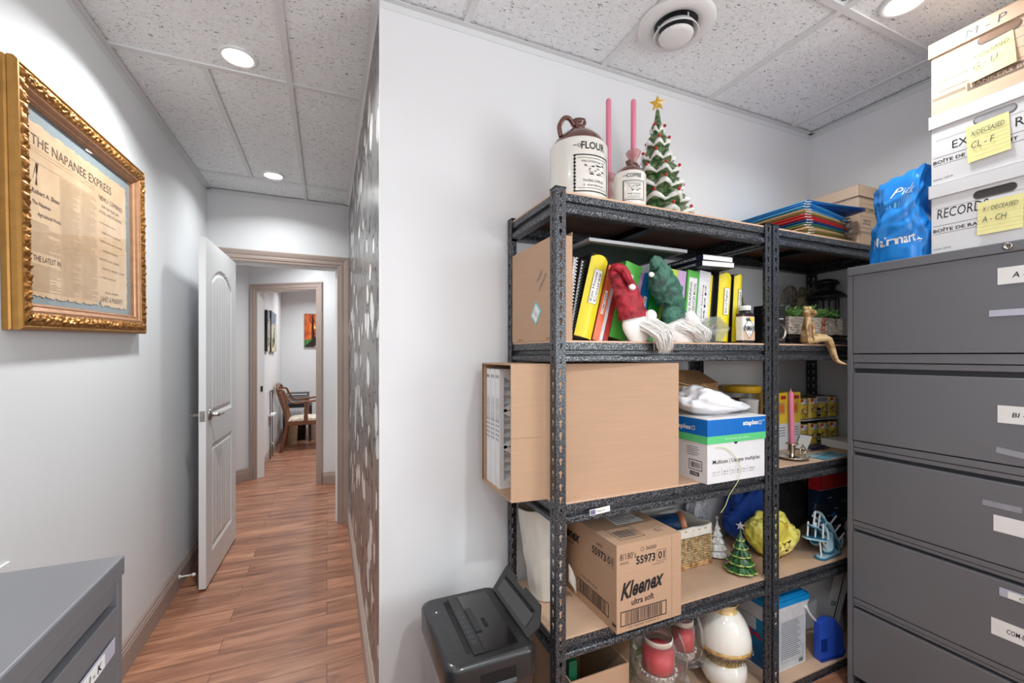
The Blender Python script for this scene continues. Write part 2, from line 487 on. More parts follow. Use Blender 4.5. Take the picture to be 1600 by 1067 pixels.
br_ = MB(); run(br_, (XR, YN, 0), (XR, YB, 0), (-1, 0, 0), base_profile(.135), TAUPE); struct(br_.build('baseboard_right'))

def casing(mb, a, b, z1, n, wid, mat, floor_z=0.0):
    """door casing round an opening from A to B (points on the wall face, in plan) of height Z1"""
    a, b, n = Vector((a[0], a[1], 0)), Vector((b[0], b[1], 0)), Vector((n[0], n[1], 0))
    d = (b - a).normalized()
    prof = [(0, 0), (.010, 0), (.013, .006), (.013, .018), (.018, .024), (.018, .040), (.015, .046), (.020, .058), (.024, wid - .010), (.024, wid), (0, wid)]
    for sgn, p in ((-1, a), (1, b)):
        k = len(prof); vs = []
        for (t, s) in prof: vs.append(p + d * sgn * s + n * t + EZ * floor_z)
        for (t, s) in prof: vs.append(p + d * sgn * s + n * t + EZ * (z1 + s))
        fs = [(i, (i + 1) % k, k + (i + 1) % k, k + i) for i in range(k)] + [tuple(range(k)), tuple(range(2 * k - 1, k - 1, -1))]
        mb.add(vs, fs, mat)
    k = len(prof); vs = []
    for (t, s) in prof: vs.append(a - d * s + n * t + EZ * (z1 + s))
    for (t, s) in prof: vs.append(b + d * s + n * t + EZ * (z1 + s))
    fs = [(i, (i + 1) % k, k + (i + 1) % k, k + i) for i in range(k)]
    mb.add(vs, fs, mat)
cs = MB(); casing(cs, (DO0, YE), (DO1, YE), DOH, (0, -1), .086, TAUPE); struct(cs.build('trim_2'))
jm = MB()
jm.box((DO0 - .02, YE - .004, 0), (DO0, YE + .114, DOH), WHITE); jm.box((DO1, YE - .004, 0), (DO1 + .02, YE + .114, DOH), WHITE)
jm.box((DO0 - .02, YE - .004, DOH), (DO1 + .02, YE + .114, DOH + .02), WHITE)
jm.box((DO0, YE + .05, 0), (DO0 + .012, YE + .085, DOH - .012), WHITE); jm.box((DO1 - .012, YE + .05, 0), (DO1, YE + .085, DOH - .012), WHITE)
jm.box((DO0, YE + .05, DOH - .012), (DO1, YE + .085, DOH), WHITE)
struct(jm.build('trim_3'))

# ---- open panel door, hinged at the left jamb: local x along the leaf, y its thickness
def panel_door():
    W, H, T = 0.745, 2.0, 0.035
    mb = MB()
    NI, NJ = 61, 121
    def depth(x, z):
        # two recessed panels with an arched top on the upper one, tongue-and-groove boards inside
        d = 0.0
        for (z0, z1, arch) in ((0.17, 0.80, False), (0.97, 1.86, True)):
            x0, x1 = 0.125, W - 0.125
            top = z1
            if arch:
                u = (x - W / 2) / ((x1 - x0) / 2); top = z1 - 0.085 * min(1, abs(u)) ** 2.2
            e = min(x - x0, x1 - x, z - z0, top - z)
            if e > 0:
                d = -0.009 * min(1, e / .010)
                if e > .022: d = -0.009 + 0.007 * min(1, (e - .022) / .012)
                if e > .036:
                    fr = ((x - x0) / .0618) % 1.0
                    d -= 0.0045 * max(0, 1 - abs(fr - .5) * 2 / .16) if abs(fr - .5) < .08 else 0
        return d
    xs = [W * i / 150 for i in range(151)]
    zs = [H * j / 160 for j in range(161)]
    for side in (-1, 1):
        vs = [(x, side * (T / 2 + depth(x, z)), z) for x in xs for z in zs]
        fs = []
        for i in range(150):
            for j in range(160):
                a = i * 161 + j; q = (a, a + 161, a + 162, a + 1)
                fs.append(q if side < 0 else q[::-1])
        mb.add(vs, fs, WHITE)
    h = T / 2
    mb.add([(0, -h, 0), (W, -h, 0), (W, h, 0), (0, h, 0), (0, -h, H), (W, -h, H), (W, h, H), (0, h, H)],
           [(0, 3, 2, 1), (4, 5, 6, 7), (1, 2, 6, 5), (3, 0, 4, 7)], WHITE)
    return mb, W, H, T
NICKEL = plain('brushed_nickel', (176, 172, 166), 0.28, 1.0, 0.05, 60)
DARKM = plain('dark_metal', (60, 60, 62), 0.4, 0.8)
dr = thing('door_1', 'white arched panel door standing open against the hall wall', 'door', (-0.628, 3.676, 0.012), math.radians(-91.6))
dr['kind'] = 'structure'
mb, W_, H_, T_ = panel_door(); mb.build('door_leaf', dr)
for s in (-1, 1):
    hb = MB()
    at(hb, (W_ - .07, s * T_ / 2, .98), 0, (s * -PI / 2 , 0, 0))
    hb.lathe([(0, 0), (.033, 0), (.033, .004), (.029, .009), (.012, .011), (.010, .03), (.010, .05), (0, .05)], NICKEL, 24)
    hb.X = Matrix.Identity(4)
    y = s * (T_ / 2 + .048)
    hb.tube([(W_ - .070, y, .98), (W_ - .10, y, .981), (W_ - .15, y, .978), (W_ - .185, y - s * .004, .974)], [.0105, .0095, .008, .0065], NICKEL, 10)
    hb.build('door_handle', dr)
lp = MB(); lp.box((W_ - .001, -.013, .95), (W_ + .0015, .013, 1.01), NICKEL); lp.box((W_, -.007, .972), (W_ + .009, .007, .988), NICKEL)
lp.build('latch_plate', dr, bevel=.0008)
for z in (.22, 1.0, 1.78):
    hg = MB(); hg.tube([(-.004, -.022, z - .045), (-.004, -.022, z + .045)], .006, NICKEL, 10)
    hg.box((0, -.0180, z - .044), (.03, -.0172, z + .044), NICKEL); hg.build('hinge', dr)

# ---- spring door stop on the left baseboard
ds = MB(); ds.X = Matrix.Translation((XL + .016, 3.0, .075)) @ Matrix.Rotation(PI / 2, 4, 'Y')
ds.lathe([(0, 0), (.012, 0), (.012, .004), (.006, .008), (.0045, .010), (.0045, .060), (.009, .062), (.010, .072), (.006, .078), (0, .079)], plain('white_plastic', (228, 228, 226), .4), 16)
o = ds.build('door_stop'); tag(o, 'thin white spring door stop screwed to the taupe baseboard', 'door stop')

# ---- corridor and waiting room beyond
A2, B2 = Vector((-0.735, 5.40, 0)), Vector((-0.075, 4.93, 0))
d2 = (B2 - A2).normalized(); n2 = Vector((d2.y, -d2.x, 0))   # towards the camera
if n2.y > 0: n2 = -n2
wallbox('wall_corridor_near', (XL - .1, YE + .11, 0), (XL - .09, YE + .12, CEIL))
def slab(name, p, q, t, z0=0, z1=2.5, mat=None, out=None):
    """an upright wall between plan points P and Q, T thick, on the side away from OUT"""
    p, q = Vector((p[0], p[1], 0)), Vector((q[0], q[1], 0)); d = (q - p).normalized(); n = Vector((d.y, -d.x, 0))
    m_ = MB()
    vs = [p, q, q + n * t, p + n * t]
    m_.add([v + EZ * z0 for v in vs] + [v + EZ * z1 for v in vs],
           [(0, 3, 2, 1), (4, 5, 6, 7), (0, 1, 5, 4), (1, 2, 6, 5), (2, 3, 7, 6), (3, 0, 4, 7)], mat or WALL)
    return struct(m_.build(name))
LH2 = 2.03
C2 = Vector((-0.905, 5.285, 0)); D2 = Vector((0.55, 5.0, 0))
slab('wall_corridor_left_end', (C2.x, C2.y), (A2.x - .05 * d2.x, A2.y - .05 * d2.y), -.1)
slab('wall_corridor_left', (C2.x - .002, YE + .11), (C2.x - .002, C2.y), -.1)
slab('wall_corridor_right_end', (B2.x + d2.x * .03, B2.y + d2.y * .03), (D2.x, D2.y - .13), -.1)
slab('wall_corridor_right', (0.56, 4.9), (0.56, YE + .11), -.1)
hd = MB()
a_, b_ = A2 - d2 * .05, B2 + d2 * .03
hd.add([a_ + EZ * (LH2 + .0), b_ + EZ * LH2, b_ - n2 * .1 + EZ * LH2, a_ - n2 * .1 + EZ * LH2] + [a_ + EZ * 2.5, b_ + EZ * 2.5, b_ - n2 * .1 + EZ * 2.5, a_ - n2 * .1 + EZ * 2.5],
       [(0, 3, 2, 1), (4, 5, 6, 7), (0, 1, 5, 4), (1, 2, 6, 5), (2, 3, 7, 6), (3, 0, 4, 7)], WALL)
struct(hd.build('wall_over_doorway'))
c2 = MB(); casing(c2, (A2.x + d2.x * .05, A2.y + d2.y * .05), (B2.x - d2.x * .03, B2.y - d2.y * .03), LH2, (n2.x, n2.y), .075, TAUPE); struct(c2.build('trim_4'))
j2 = MB()
for p, e in ((A2 + d2 * .05, -1), (B2 - d2 * .03, 1)):
    q = p + d2 * e * .05
    vs = [p + n2 * .003, q + n2 * .003, q - n2 * .10, p - n2 * .10]
    j2.add(vs + [v + EZ * LH2 for v in vs], [(0, 3, 2, 1), (4, 5, 6, 7), (0, 1, 5, 4), (1, 2, 6, 5), (2, 3, 7, 6), (3, 0, 4, 7)], WHITE)
struct(j2.build('trim_5'))
sp = MB(); sp.X = Matrix.Translation(A2 + d2 * .051 - n2 * .06 + EZ * .97) @ Matrix.Rotation(math.atan2(d2.y, d2.x), 4, 'Z')
sp.box((-.001, -.014, -.03), (.003, .014, .03), DARKM); struct(sp.build('trim_strike_plate'))
b5 = MB(); run(b5, C2, A2 - d2 * .03, (Vector((A2.y - C2.y, -(A2.x - C2.x), 0))).normalized(), base_profile(.125), TAUPE); struct(b5.build('baseboard_corridor_left'))
e5 = Vector((D2.x, D2.y - .13, 0)); s5 = B2 + d2 * .045
b6 = MB(); run(b6, s5, e5, (Vector((e5.y - s5.y, -(e5.x - s5.x), 0))).normalized(), base_profile(.125), TAUPE); struct(b6.build('baseboard_corridor_right'))
# casing of a further door on the corridor's left wall
c6 = MB(); c6.box((C2.x, 5.14, 0), (C2.x + .02, 5.24, 2.11), TAUPE); c6.box((C2.x, 4.4, 2.03), (C2.x + .02, 5.14, 2.11), TAUPE); struct(c6.build('trim_6', bevel=.003))
c7 = MB(); c7.box((C2.x + .0005, 4.45, 0), (C2.x + .006, 5.14, 2.03), WHITE); struct(c7.build('door_2'))
cl = MB(); cl.box((-1.2, YE + .1, 2.5), (3.2, 8.2, 2.54), TILE); struct(cl.build('ceiling_beyond'))
slab('wall_waiting_left', (-0.69, 5.48), (-0.69, 8.1), -.1)
slab('wall_waiting_back', (-0.8, 8.05), (3.0, 8.05), -.1)
slab('wall_waiting_right', (2.2, 8.1), (2.2, 4.8), -.1)
slab('wall_waiting_near', (2.2, 4.95), (.5, 4.95), .1)
b8 = MB(); run(b8, (-0.69, 5.50, 0), (-0.69, 8.04, 0), (1, 0, 0), base_profile(.125), TAUPE); struct(b8.build('baseboard_waiting_left'))
b9 = MB(); run(b9, (-0.69, 8.05, 0), (2.2, 8.05, 0), (0, -1, 0), base_profile(.125), TAUPE); struct(b9.build('baseboard_waiting_back'))

# ---- recessed ceiling lamps
GLOW = lit('lamp_diffuser_glow', (255, 253, 248), 9.0)
def downlight(x, y, z, label):
    t = thing('recessed_ceiling_lamp', label, 'ceiling lamp', (x, y, z), 0, 'recessed ceiling lamps')
    r = MB(); r.lathe([(.052, .0), (.054, -.003), (.064, -.004), (.068, -.002), (.068, .002), (.052, .004)], WHITE, 40); r.build('trim_ring', t)
    d = MB(); d.lathe([(0, -.0025), (.03, -.0025), (.051, -.0018), (.052, 0)], GLOW, 40); d.build('diffuser', t)
downlight(-0.328, 2.02, CEIL, 'round glowing recessed lamp in the hall ceiling, nearer one, above the gilt frame')
downlight(-0.328, 3.26, CEIL, 'round glowing recessed lamp in the hall ceiling, farther one, before the doorway')
downlight(1.80, 0.81, CEIL, 'round glowing recessed lamp above the stacked file boxes')

# ---- round ceiling air vent
t = thing('ceiling_vent', 'white round ceiling air vent above the artificial tree', 'air vent', (1.162, 1.195, CEIL))
v = MB(); v.lathe([(.075, .004), (.078, -.004), (.098, -.010), (.128, -.008), (.134, 0), (.134, .004)], WHITE, 48); v.build('outer_ring', t)
v = MB(); v.lathe([(0, .0045), (.078, .0045)], DARKM, 32); v.build('throat', t)
v = MB(); v.lathe([(.058, -.010), (.060, -.016), (.074, -.034), (.079, -.036), (.076, -.030), (.064, -.012), (.058, -.010)], WHITE, 48)
for k in range(3):
    a = 2 * PI * k / 3 + .5; v.tube([(.06 * math.cos(a), .06 * math.sin(a), -.012), (.06 * math.cos(a), .06 * math.sin(a), .004)], .003, WHITE, 6)
v.build('middle_ring', t)
v = MB(); v.lathe([(0, -.050), (.045, -.049), (.058, -.043), (.060, -.038), (.052, -.036), (0, -.036)], WHITE, 48)
v.tube([(0, 0, -.037), (0, 0, .004)], .004, WHITE, 8); v.build('centre_disc', t)
# ------------------------------------------------------------------ shared object materials
def hammer_mat():
    m, n, b = nt('hammered_dark_enamel'); v = coord(n)
    f = noise_n(n, v, 300, 2, 0.6)
    n.links.new(ramp(n, f, [(0.38, S(22, 23, 26)), (0.52, S(48, 50, 54)), (0.66, S(148, 152, 158))]), b.inputs['Base Color'])
    b.inputs['Roughness'].default_value = 0.34; b.inputs['Metallic'].default_value = 0.35
    bump(n, b, f, 0.5, 0.001)
    return m
HAMMER = hammer_mat()
BLACKM = plain('black_enamel', (26, 27, 30), 0.4, 0.3)
BOARD = plain('hardboard_face', (205, 172, 146), 0.6, var=0.05, scale=9, bmp=0.03)
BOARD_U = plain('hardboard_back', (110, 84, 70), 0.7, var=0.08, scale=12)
STEEL = plain('charcoal_cabinet_enamel', (116, 117, 122), 0.36, 0.15, 0.02, 3, 0.04, 500)
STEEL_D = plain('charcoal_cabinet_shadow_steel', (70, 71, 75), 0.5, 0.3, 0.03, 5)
PAPER = plain('white_paper', (232, 232, 230), 0.7, var=0.02)
INK = plain('black_ink', (32, 31, 33), 0.6, var=0.05)
CLEARP = plain('lilac_clear_plastic', (186, 188, 204), 0.2, var=0.03, coat=.5)

# ------------------------------------------------------------------ boltless shelving
PITCH = 0.0381
def keyhole():
    """outline of a keyhole slot about the origin, counter-clockwise"""
    pts = []; r, q = .0056, .0029
    a0 = math.asin(q / r)
    for k in range(11):
        a = -PI / 2 + a0 + (2 * PI - 2 * a0) * k / 10
        pts.append((r * math.cos(a), .005 + r * math.sin(a)))
    for k in range(5):
        a = PI + PI * k / 4
        pts.append((q * math.cos(a), -.0085 + q * math.sin(a)))
    return pts
def flange(mb, P, U, L, H, n, t):
    """a slotted strip L wide and H high from P along U, T thick along N"""
    kh = keyhole(); K = len(kh); cells = int(H / PITCH); z0 = (H - cells * PITCH)
    def pt(u, z, d): return P + U * u + EZ * z + n * d
    if z0 > 1e-4:
        mb.add([pt(0, 0, 0), pt(L, 0, 0), pt(L, z0, 0), pt(0, z0, 0)], [(0, 1, 2, 3)], HAMMER)
        mb.add([pt(0, 0, t), pt(L, 0, t), pt(L, z0, t), pt(0, z0, t)], [(3, 2, 1, 0)], HAMMER)
    hw, hh = L / 2, PITCH / 2
    outer = []
    for (x, y) in kh:
        a = math.atan2(y, x); dx, dy = math.cos(a), math.sin(a)
        s = min(hw / abs(dx) if abs(dx) > 1e-6 else 9, hh / abs(dy) if abs(dy) > 1e-6 else 9)
        outer.append((dx * s, dy * s))
    for c in range(cells):
        cz = z0 + (c + .5) * PITCH
        for d, flip in ((0, False), (t, True)):
            vs = [pt(hw + x, cz + y, d) for x, y in kh] + [pt(hw + x, cz + y, d) for x, y in outer]
            fs = []
            for i in range(K):
                j = (i + 1) % K; q = (i, K + i, K + j, j); fs.append(q[::-1] if flip else q)
            # corner fill
            mb.add(vs, fs, HAMMER)
            for (cx, cy) in ((hw, hh), (-hw, hh), (-hw, -hh), (hw, -hh)):
                ca = math.atan2(cy, cx)
                for i in range(K):
                    a = math.atan2(outer[i][1], outer[i][0]); b = math.atan2(outer[(i + 1) % K][1], outer[(i + 1) % K][0])
                    if b < a: b += 2 * PI
                    cc = ca if ca >= a else ca + 2 * PI
                    if a < cc < b:
                        tri = [pt(hw + outer[i][0], cz + outer[i][1], d), pt(hw + cx, cz + cy, d), pt(hw + outer[(i + 1) % K][0], cz + outer[(i + 1) % K][1], d)]
                        mb.add(tri, [(2, 1, 0) if flip else (0, 1, 2)], HAMMER)
        vs = [pt(hw + x, cz + y, 0) for x, y in kh] + [pt(hw + x, cz + y, t) for x, y in kh]
        mb.add(vs, [(i, (i + 1) % K, K + (i + 1) % K, K + i) for i in range(K)], HAMMER)
    for u in (0, L):
        mb.add([pt(u, 0, 0), pt(u, 0, t), pt(u, H, t), pt(u, H, 0)], [(0, 1, 2, 3)], HAMMER)
UPR = {}
def upright(sx, sy, H=1.84, L=.035):
    """an angle post: corner at the origin, flanges along sx*X and sy*Y"""
    if (sx, sy) in UPR:
        o = bpy.data.objects.new('upright', UPR[(sx, sy)]); COL.objects.link(o); return o
    mb = MB()
    flange(mb, Vector((0, 0, 0)), Vector((sx, 0, 0)), L, H, Vector((0, sy, 0)), .0016)
    flange(mb, Vector((0, 0, 0)), Vector((0, sy, 0)), L, H, Vector((sx, 0, 0)), .0016)
    o = mb.build('upright'); UPR[(sx, sy)] = o.data
    return o
BEAM = [(.004, 0), (.004, -.022), (.015, -.025), (.015, -.036), (.004, -.040), (.0005, -.044), (.0005, -.056), (.003, -.060), (.030, -.060), (.030, -.057), (.006, -.055), (.006, -.045), (.018, -.036), (.018, -.022), (.007, -.018), (.007, 0)]
def shelving_unit(x0, x1, y0, y1, levels, label):
    t = thing('shelving_unit', label, 'shelving', (x0, y0, 0))
    W, D = x1 - x0, y1 - y0
    for (x, y, sx, sy) in ((0, 0, 1, 1), (W, 0, -1, 1), (0, D, 1, -1), (W, D, -1, -1)):
        u = upright(sx, sy); u.location = (x, y, 0); u.parent = t
        c = MB(); c.box((x - sx * .001, y - sy * .001, 1.840), (x + sx * .037, y + sy * .037, 1.845), BLACKM); c.build('post_cap', t, bevel=.001)
    for z in levels:
        zb = z - .006
        for nm, p0, p1, n in (('front_beam', (.0018, .0018), (W - .0018, .0018), (0, 1)), ('back_beam', (.0018, D - .0018), (W - .0018, D - .0018), (0, -1)),
                              ('side_beam', (.0018, .0018), (.0018, D - .0018), (1, 0)), ('side_beam', (W - .0018, .0018), (W - .0018, D - .0018), (-1, 0))):
            b = MB(); run(b, (p0[0], p0[1], zb), (p1[0], p1[1], zb), (n[0], n[1], 0), BEAM, HAMMER); b.build(nm, t)
        b = MB(); cut = .004
        b.prism([(.006, .006), (W - .006, .006), (W - .006, D - .006), (.006, D - .006)], z - .009, z, BOARD, bottom=False)
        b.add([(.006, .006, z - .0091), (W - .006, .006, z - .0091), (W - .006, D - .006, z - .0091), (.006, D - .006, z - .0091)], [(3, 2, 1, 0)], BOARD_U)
        b.build('shelf_board', t)
        b = MB(); b.box((W / 2 - .02, .01, z - .034), (W / 2 + .02, D - .01, z - .010), BLACKM); b.build('centre_support', t, bevel=.002)
    return t
Z1 = (1.835, 1.385, .895, .487, .060)
Z2 = (1.835, 1.385, .905, .474, .045)
U1 = shelving_unit(.624, 1.568, 1.12, 1.487, Z1, 'black boltless steel shelving unit nearer the shredder, with the big brown filter box')
U2 = shelving_unit(1.576, 2.39, 1.12, 1.487, Z2, 'black boltless steel shelving unit in the corner, partly behind the filing cabinet')
sk = MB(); at(sk, (.12, -.0008, .845), 0, (0, math.radians(-3), 0)); sk.box((0, 0, 0), (.075, .001, .018), PAPER)
sk.box((.002, -.0004, .002), (.02, 0, .016), plain('purple_sticker', (110, 106, 140), .5)); sk.text('Passport 3', (.024, 0, .005), EX, EZ, .007, INK); sk.build('shelf_sticker', U1)

# ------------------------------------------------------------------ lateral filing cabinets
def label_strip(t, x, z, w, h, txt, mat=None, lw=None, tilt=0.0, y=-.0006, size=.5, name='drawer_label'):
    m_ = MB(); m_.X = Matrix.Translation((x, y, z)) @ Matrix.Rotation(tilt, 4, 'Y')
    m_.box((0, -.0008, 0), (w, 0, h), mat or PAPER)
    if txt: m_.text(txt, (w * .28, -.0008, h * (1 - size) / 2), EX, EZ, h * size, INK, shear=.15, bold=.01, w=lw)
    p = t
    for o in t.children:
        if o.name.startswith('drawer') and not o.name.startswith('drawer_'):
            zz = [v.co.z for v in o.data.vertices]
            if min(zz) <= z <= max(zz): p = o
    return m_.build(name, p)
def file_cabinet(loc, rz, W, D, H, rows, label):
    """rows: [(face bottom, face top, recessed pull above?)]"""
    t = thing('filing_cabinet', label, 'filing cabinet', loc, rz)
    sd = .018
    b = MB()
    b.box((0, .004, .0), (sd, D, H - .034), STEEL); b.box((W - sd, .004, 0), (W, D, H - .034), STEEL)
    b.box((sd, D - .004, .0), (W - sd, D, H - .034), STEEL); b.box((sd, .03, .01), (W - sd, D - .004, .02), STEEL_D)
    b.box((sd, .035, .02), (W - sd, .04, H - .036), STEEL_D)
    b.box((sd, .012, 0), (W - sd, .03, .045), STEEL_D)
    b.build('cabinet_body', t, bevel=.0012)
    tp = MB(); tp.box((-.0005, 0, H - .034), (W + .0005, D, H), STEEL); tp.build('cabinet_top', t, bevel=.0035, seg=3)
    for i, (z0, z1, pull) in enumerate(rows):
        d = MB()
        d.box((sd + .002, .0035, z0), (W - sd - .002, .03, z1), STEEL)
        o = d.build('drawer', t, bevel=.002, seg=3)
        if pull:
            # flush rail, a hollow and the rolled lip of the face below
            r = MB(); top = rows[i - 1][0] if i else H - .034
            g = top - z1
            r.box((sd + .0015, .006, top - g * .46), (W - sd - .0015, .03, top - .004), STEEL)
            r.box((sd + .0015, .009, top - g * .76), (W - sd - .0015, .03, top - g * .50), STEEL)
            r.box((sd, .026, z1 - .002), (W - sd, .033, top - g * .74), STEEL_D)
            r.build('drawer_rail', t, bevel=.0015)
    return t
C1 = file_cabinet((1.92, 1.053, 0), -PI / 2, .914, .47, 1.69,
    [(1.347, 1.655, False), (1.003, 1.269, True), (.687, .943, True), (.379, .639, True), (.068, .334, True)],
    'tall charcoal steel filing cabinet of five drawers, file boxes stacked on top')
TAPE = plain('clear_tape', (150, 152, 160), .2, var=.04, coat=.6)
label_strip(C1, .422, 1.559, .11, .052, 'A - BE', y=.003, size=.32, lw=.062)
label_strip(C1, .404, 1.461, .12, .020, None, CLEARP, y=.001, name='label_holder')
label_strip(C1, .422, 1.130, .11, .054, 'BI - BU', y=.003, size=.26, lw=.062)
label_strip(C1, .418, 1.036, .09, .018, None, TAPE, y=.003, tilt=math.radians(8), name='tape_strip')
label_strip(C1, .388, .862, .085, .018, None, TAPE, y=.003, tilt=math.radians(0), name='tape_strip')
label_strip(C1, .413, .790, .12, .050, None, y=.003)
label_strip(C1, .426, .593, .12, .026, None, CLEARP, y=.002, name='label_holder')
label_strip(C1, .445, .594, .085, .020, 'CA-CO', y=.001, size=.5, lw=.045)
label_strip(C1, .408, .464, .12, .052, 'COM-DOO', y=.003, size=.28, lw=.062)
lk = MB(); lk.X = Matrix.Translation((.445, 0, 1.674)) @ Matrix.Rotation(PI / 2, 4, 'X')
lk.lathe([(0, 0), (.011, 0), (.011, .003), (.009, .0045), (.0065, .0045), (.006, .003), (0, .003)], NICKEL, 24); lk.box((-.0008, -.004, .003), (.0008, .004, .0036), DARKM); lk.build('lock', C1)
C2_ = file_cabinet((-.33, .061, 0), PI / 2, .914, .458, .985,
    [(.66, .905, True), (.345, .60, True), (.05, .29, True)],
    'low charcoal filing cabinet against the left wall under the framed newspaper')
label_strip(C2_, .735, .835, .14, .026, None, CLEARP, y=.001, name='label_holder')
label_strip(C2_, .765, .837, .07, .021, 'I - K', y=-.0004, size=.6, lw=.04)

# ------------------------------------------------------------------ white wall plate and framed newspaper on the left wall
wpt = MB(); wpt.box((XL, 1.50, .66), (XL + .006, 1.60, .785), WHITE); wpt.box((XL + .006, 1.52, .69), (XL + .009, 1.58, .75), WHITE)
tag(wpt.build('wall_plate', bevel=.0015), 'white outlet plate on the left wall just above the low filing cabinet', 'outlet plate')
# ------------------------------------------------------------------ more materials
def card_mat(name, rgb, sc=90):
    m, n, b = nt(name); c = S(*rgb)
    f = noise_n(n, coord(n, (1, 1, sc / 6)), 6, 4, .6); g = noise_n(n, coord(n), 2.5, 2)
    c1 = ramp(n, f, [(0.3, vary(c, .93)), (0.7, vary(c, 1.05))])
    n.links.new(mixc(n, .5, c1, ramp(n, g, [(0.3, vary(c, .94)), (0.7, vary(c, 1.04))])), b.inputs['Base Color'])
    b.inputs['Roughness'].default_value = 0.75; bump(n, b, f, .12, .0008)
    return m
CARD = card_mat('kraft_cardboard', (186, 152, 124)); CARD2 = card_mat('pale_kraft_cardboard', (212, 182, 154)); CARD_D = card_mat('cardboard_edge', (160, 124, 92))
KRAFT = card_mat('brown_bag_paper', (182, 138, 96))
CREAM = plain('glazed_stoneware', (226, 222, 214), .22, var=.02, coat=.6)
BROWNG = plain('brown_glaze', (92, 48, 36), .15, var=.15, scale=14, coat=.8)
PINK = plain('pink_wax', (222, 132, 156), .45, var=.03, sss=.1)
def thin_glass(name, rgb, tint=.0, rough=.03, facing=.25):
    """thin clear glass or film: see-through face on, a sheen towards the rim"""
    m, n, b = nt(name)
    n.nodes.remove(b); tr = n.nodes.new('ShaderNodeBsdfTransparent'); tr.inputs[0].default_value = S(*rgb)
    gl = n.nodes.new('ShaderNodeBsdfGlossy'); gl.inputs['Roughness'].default_value = rough
    df = n.nodes.new('ShaderNodeBsdfDiffuse'); df.inputs[0].default_value = S(*rgb)
    lw = n.nodes.new('ShaderNodeLayerWeight'); lw.inputs[0].default_value = facing
    m1 = n.nodes.new('ShaderNodeMixShader'); n.links.new(math_n(n, 'MULTIPLY', lw.outputs['Facing'], .75), m1.inputs[0]); n.links.new(tr.outputs[0], m1.inputs[1]); n.links.new(gl.outputs[0], m1.inputs[2])
    m2 = n.nodes.new('ShaderNodeMixShader'); m2.inputs[0].default_value = tint; n.links.new(m1.outputs[0], m2.inputs[1]); n.links.new(df.outputs[0], m2.inputs[2])
    n.links.new(m2.outputs[0], n.nodes['Material Output'].inputs[0]); MATS[name] = m; return m
GLASS = thin_glass('clear_glass', (250, 251, 251), .02)
CUBEG = thin_glass('clear_acrylic', (248, 249, 249), .05)
PGLASS = thin_glass('rose_glass', (238, 196, 198), .35, .08)
YSTAR = plain('amber_plastic', (246, 196, 60), .12, var=.05, trans=.35, coat=.5)
RED = plain('red_plastic', (178, 36, 40), .3, var=.05)
GOLD = plain('gilt_plaster', (170, 118, 62), .38, .75, .28, 60, .25, 160)
GOLD2 = plain('rose_gilt_wood', (176, 132, 100), .35, .55, .12, 30)
GOLD3 = plain('old_gold_wood', (166, 122, 62), .42, .6, .12, 30)
def blotch(name, c1, c2, scale=30, rough=.3, coat=.4, stretch=(1, 1, 1), t=(.42, .58)):
    if name in MATS: return MATS[name]
    m, n, b = nt(name); f = noise_n(n, coord(n, stretch), scale, 4, .6)
    n.links.new(ramp(n, f, [(t[0], S(*c1)), (t[1], S(*c2))]), b.inputs['Base Color'])
    b.inputs['Roughness'].default_value = rough; b.inputs['Coat Weight'].default_value = coat
    MATS[name] = m; return m
TREEG = blotch('green_glaze', (34, 78, 44), (120, 138, 92), 60)
TREEG2 = blotch('olive_glaze', (96, 104, 60), (150, 148, 104), 50)
SNOW = blotch('white_glaze', (216, 218, 214), (240, 240, 236), 60)

def wrap_text(mb, s, fn, h, mat, w=None, x0=0.0, y0=0.0, align='c', **k):
    """letters laid on the surface fn(x, y)"""
    vs, fs = text_polys(s, k.get('bold', 0), k.get('shear', 0), 2)
    a = min(p[0] for p in vs); b = max(p[0] for p in vs); c = min(p[1] for p in vs); d = max(p[1] for p in vs)
    sy = h / (d - c); sx = (w / (b - a)) if w else sy
    off = -(b - a) / 2 * sx if align == 'c' else 0
    mb.add([fn(x0 + off + (p[0] - a) * sx, y0 + (p[1] - c) * sy) for p in vs], fs, mat)
def wrap_lines(mb, fn, x0, x1, y0, y1, mat):
    n = 12
    vs = [fn(lerp(x0, x1, i / n), y) for i in range(n + 1) for y in (y0, y1)]
    mb.add(vs, [(2 * i, 2 * i + 2, 2 * i + 3, 2 * i + 1) for i in range(n)], mat)

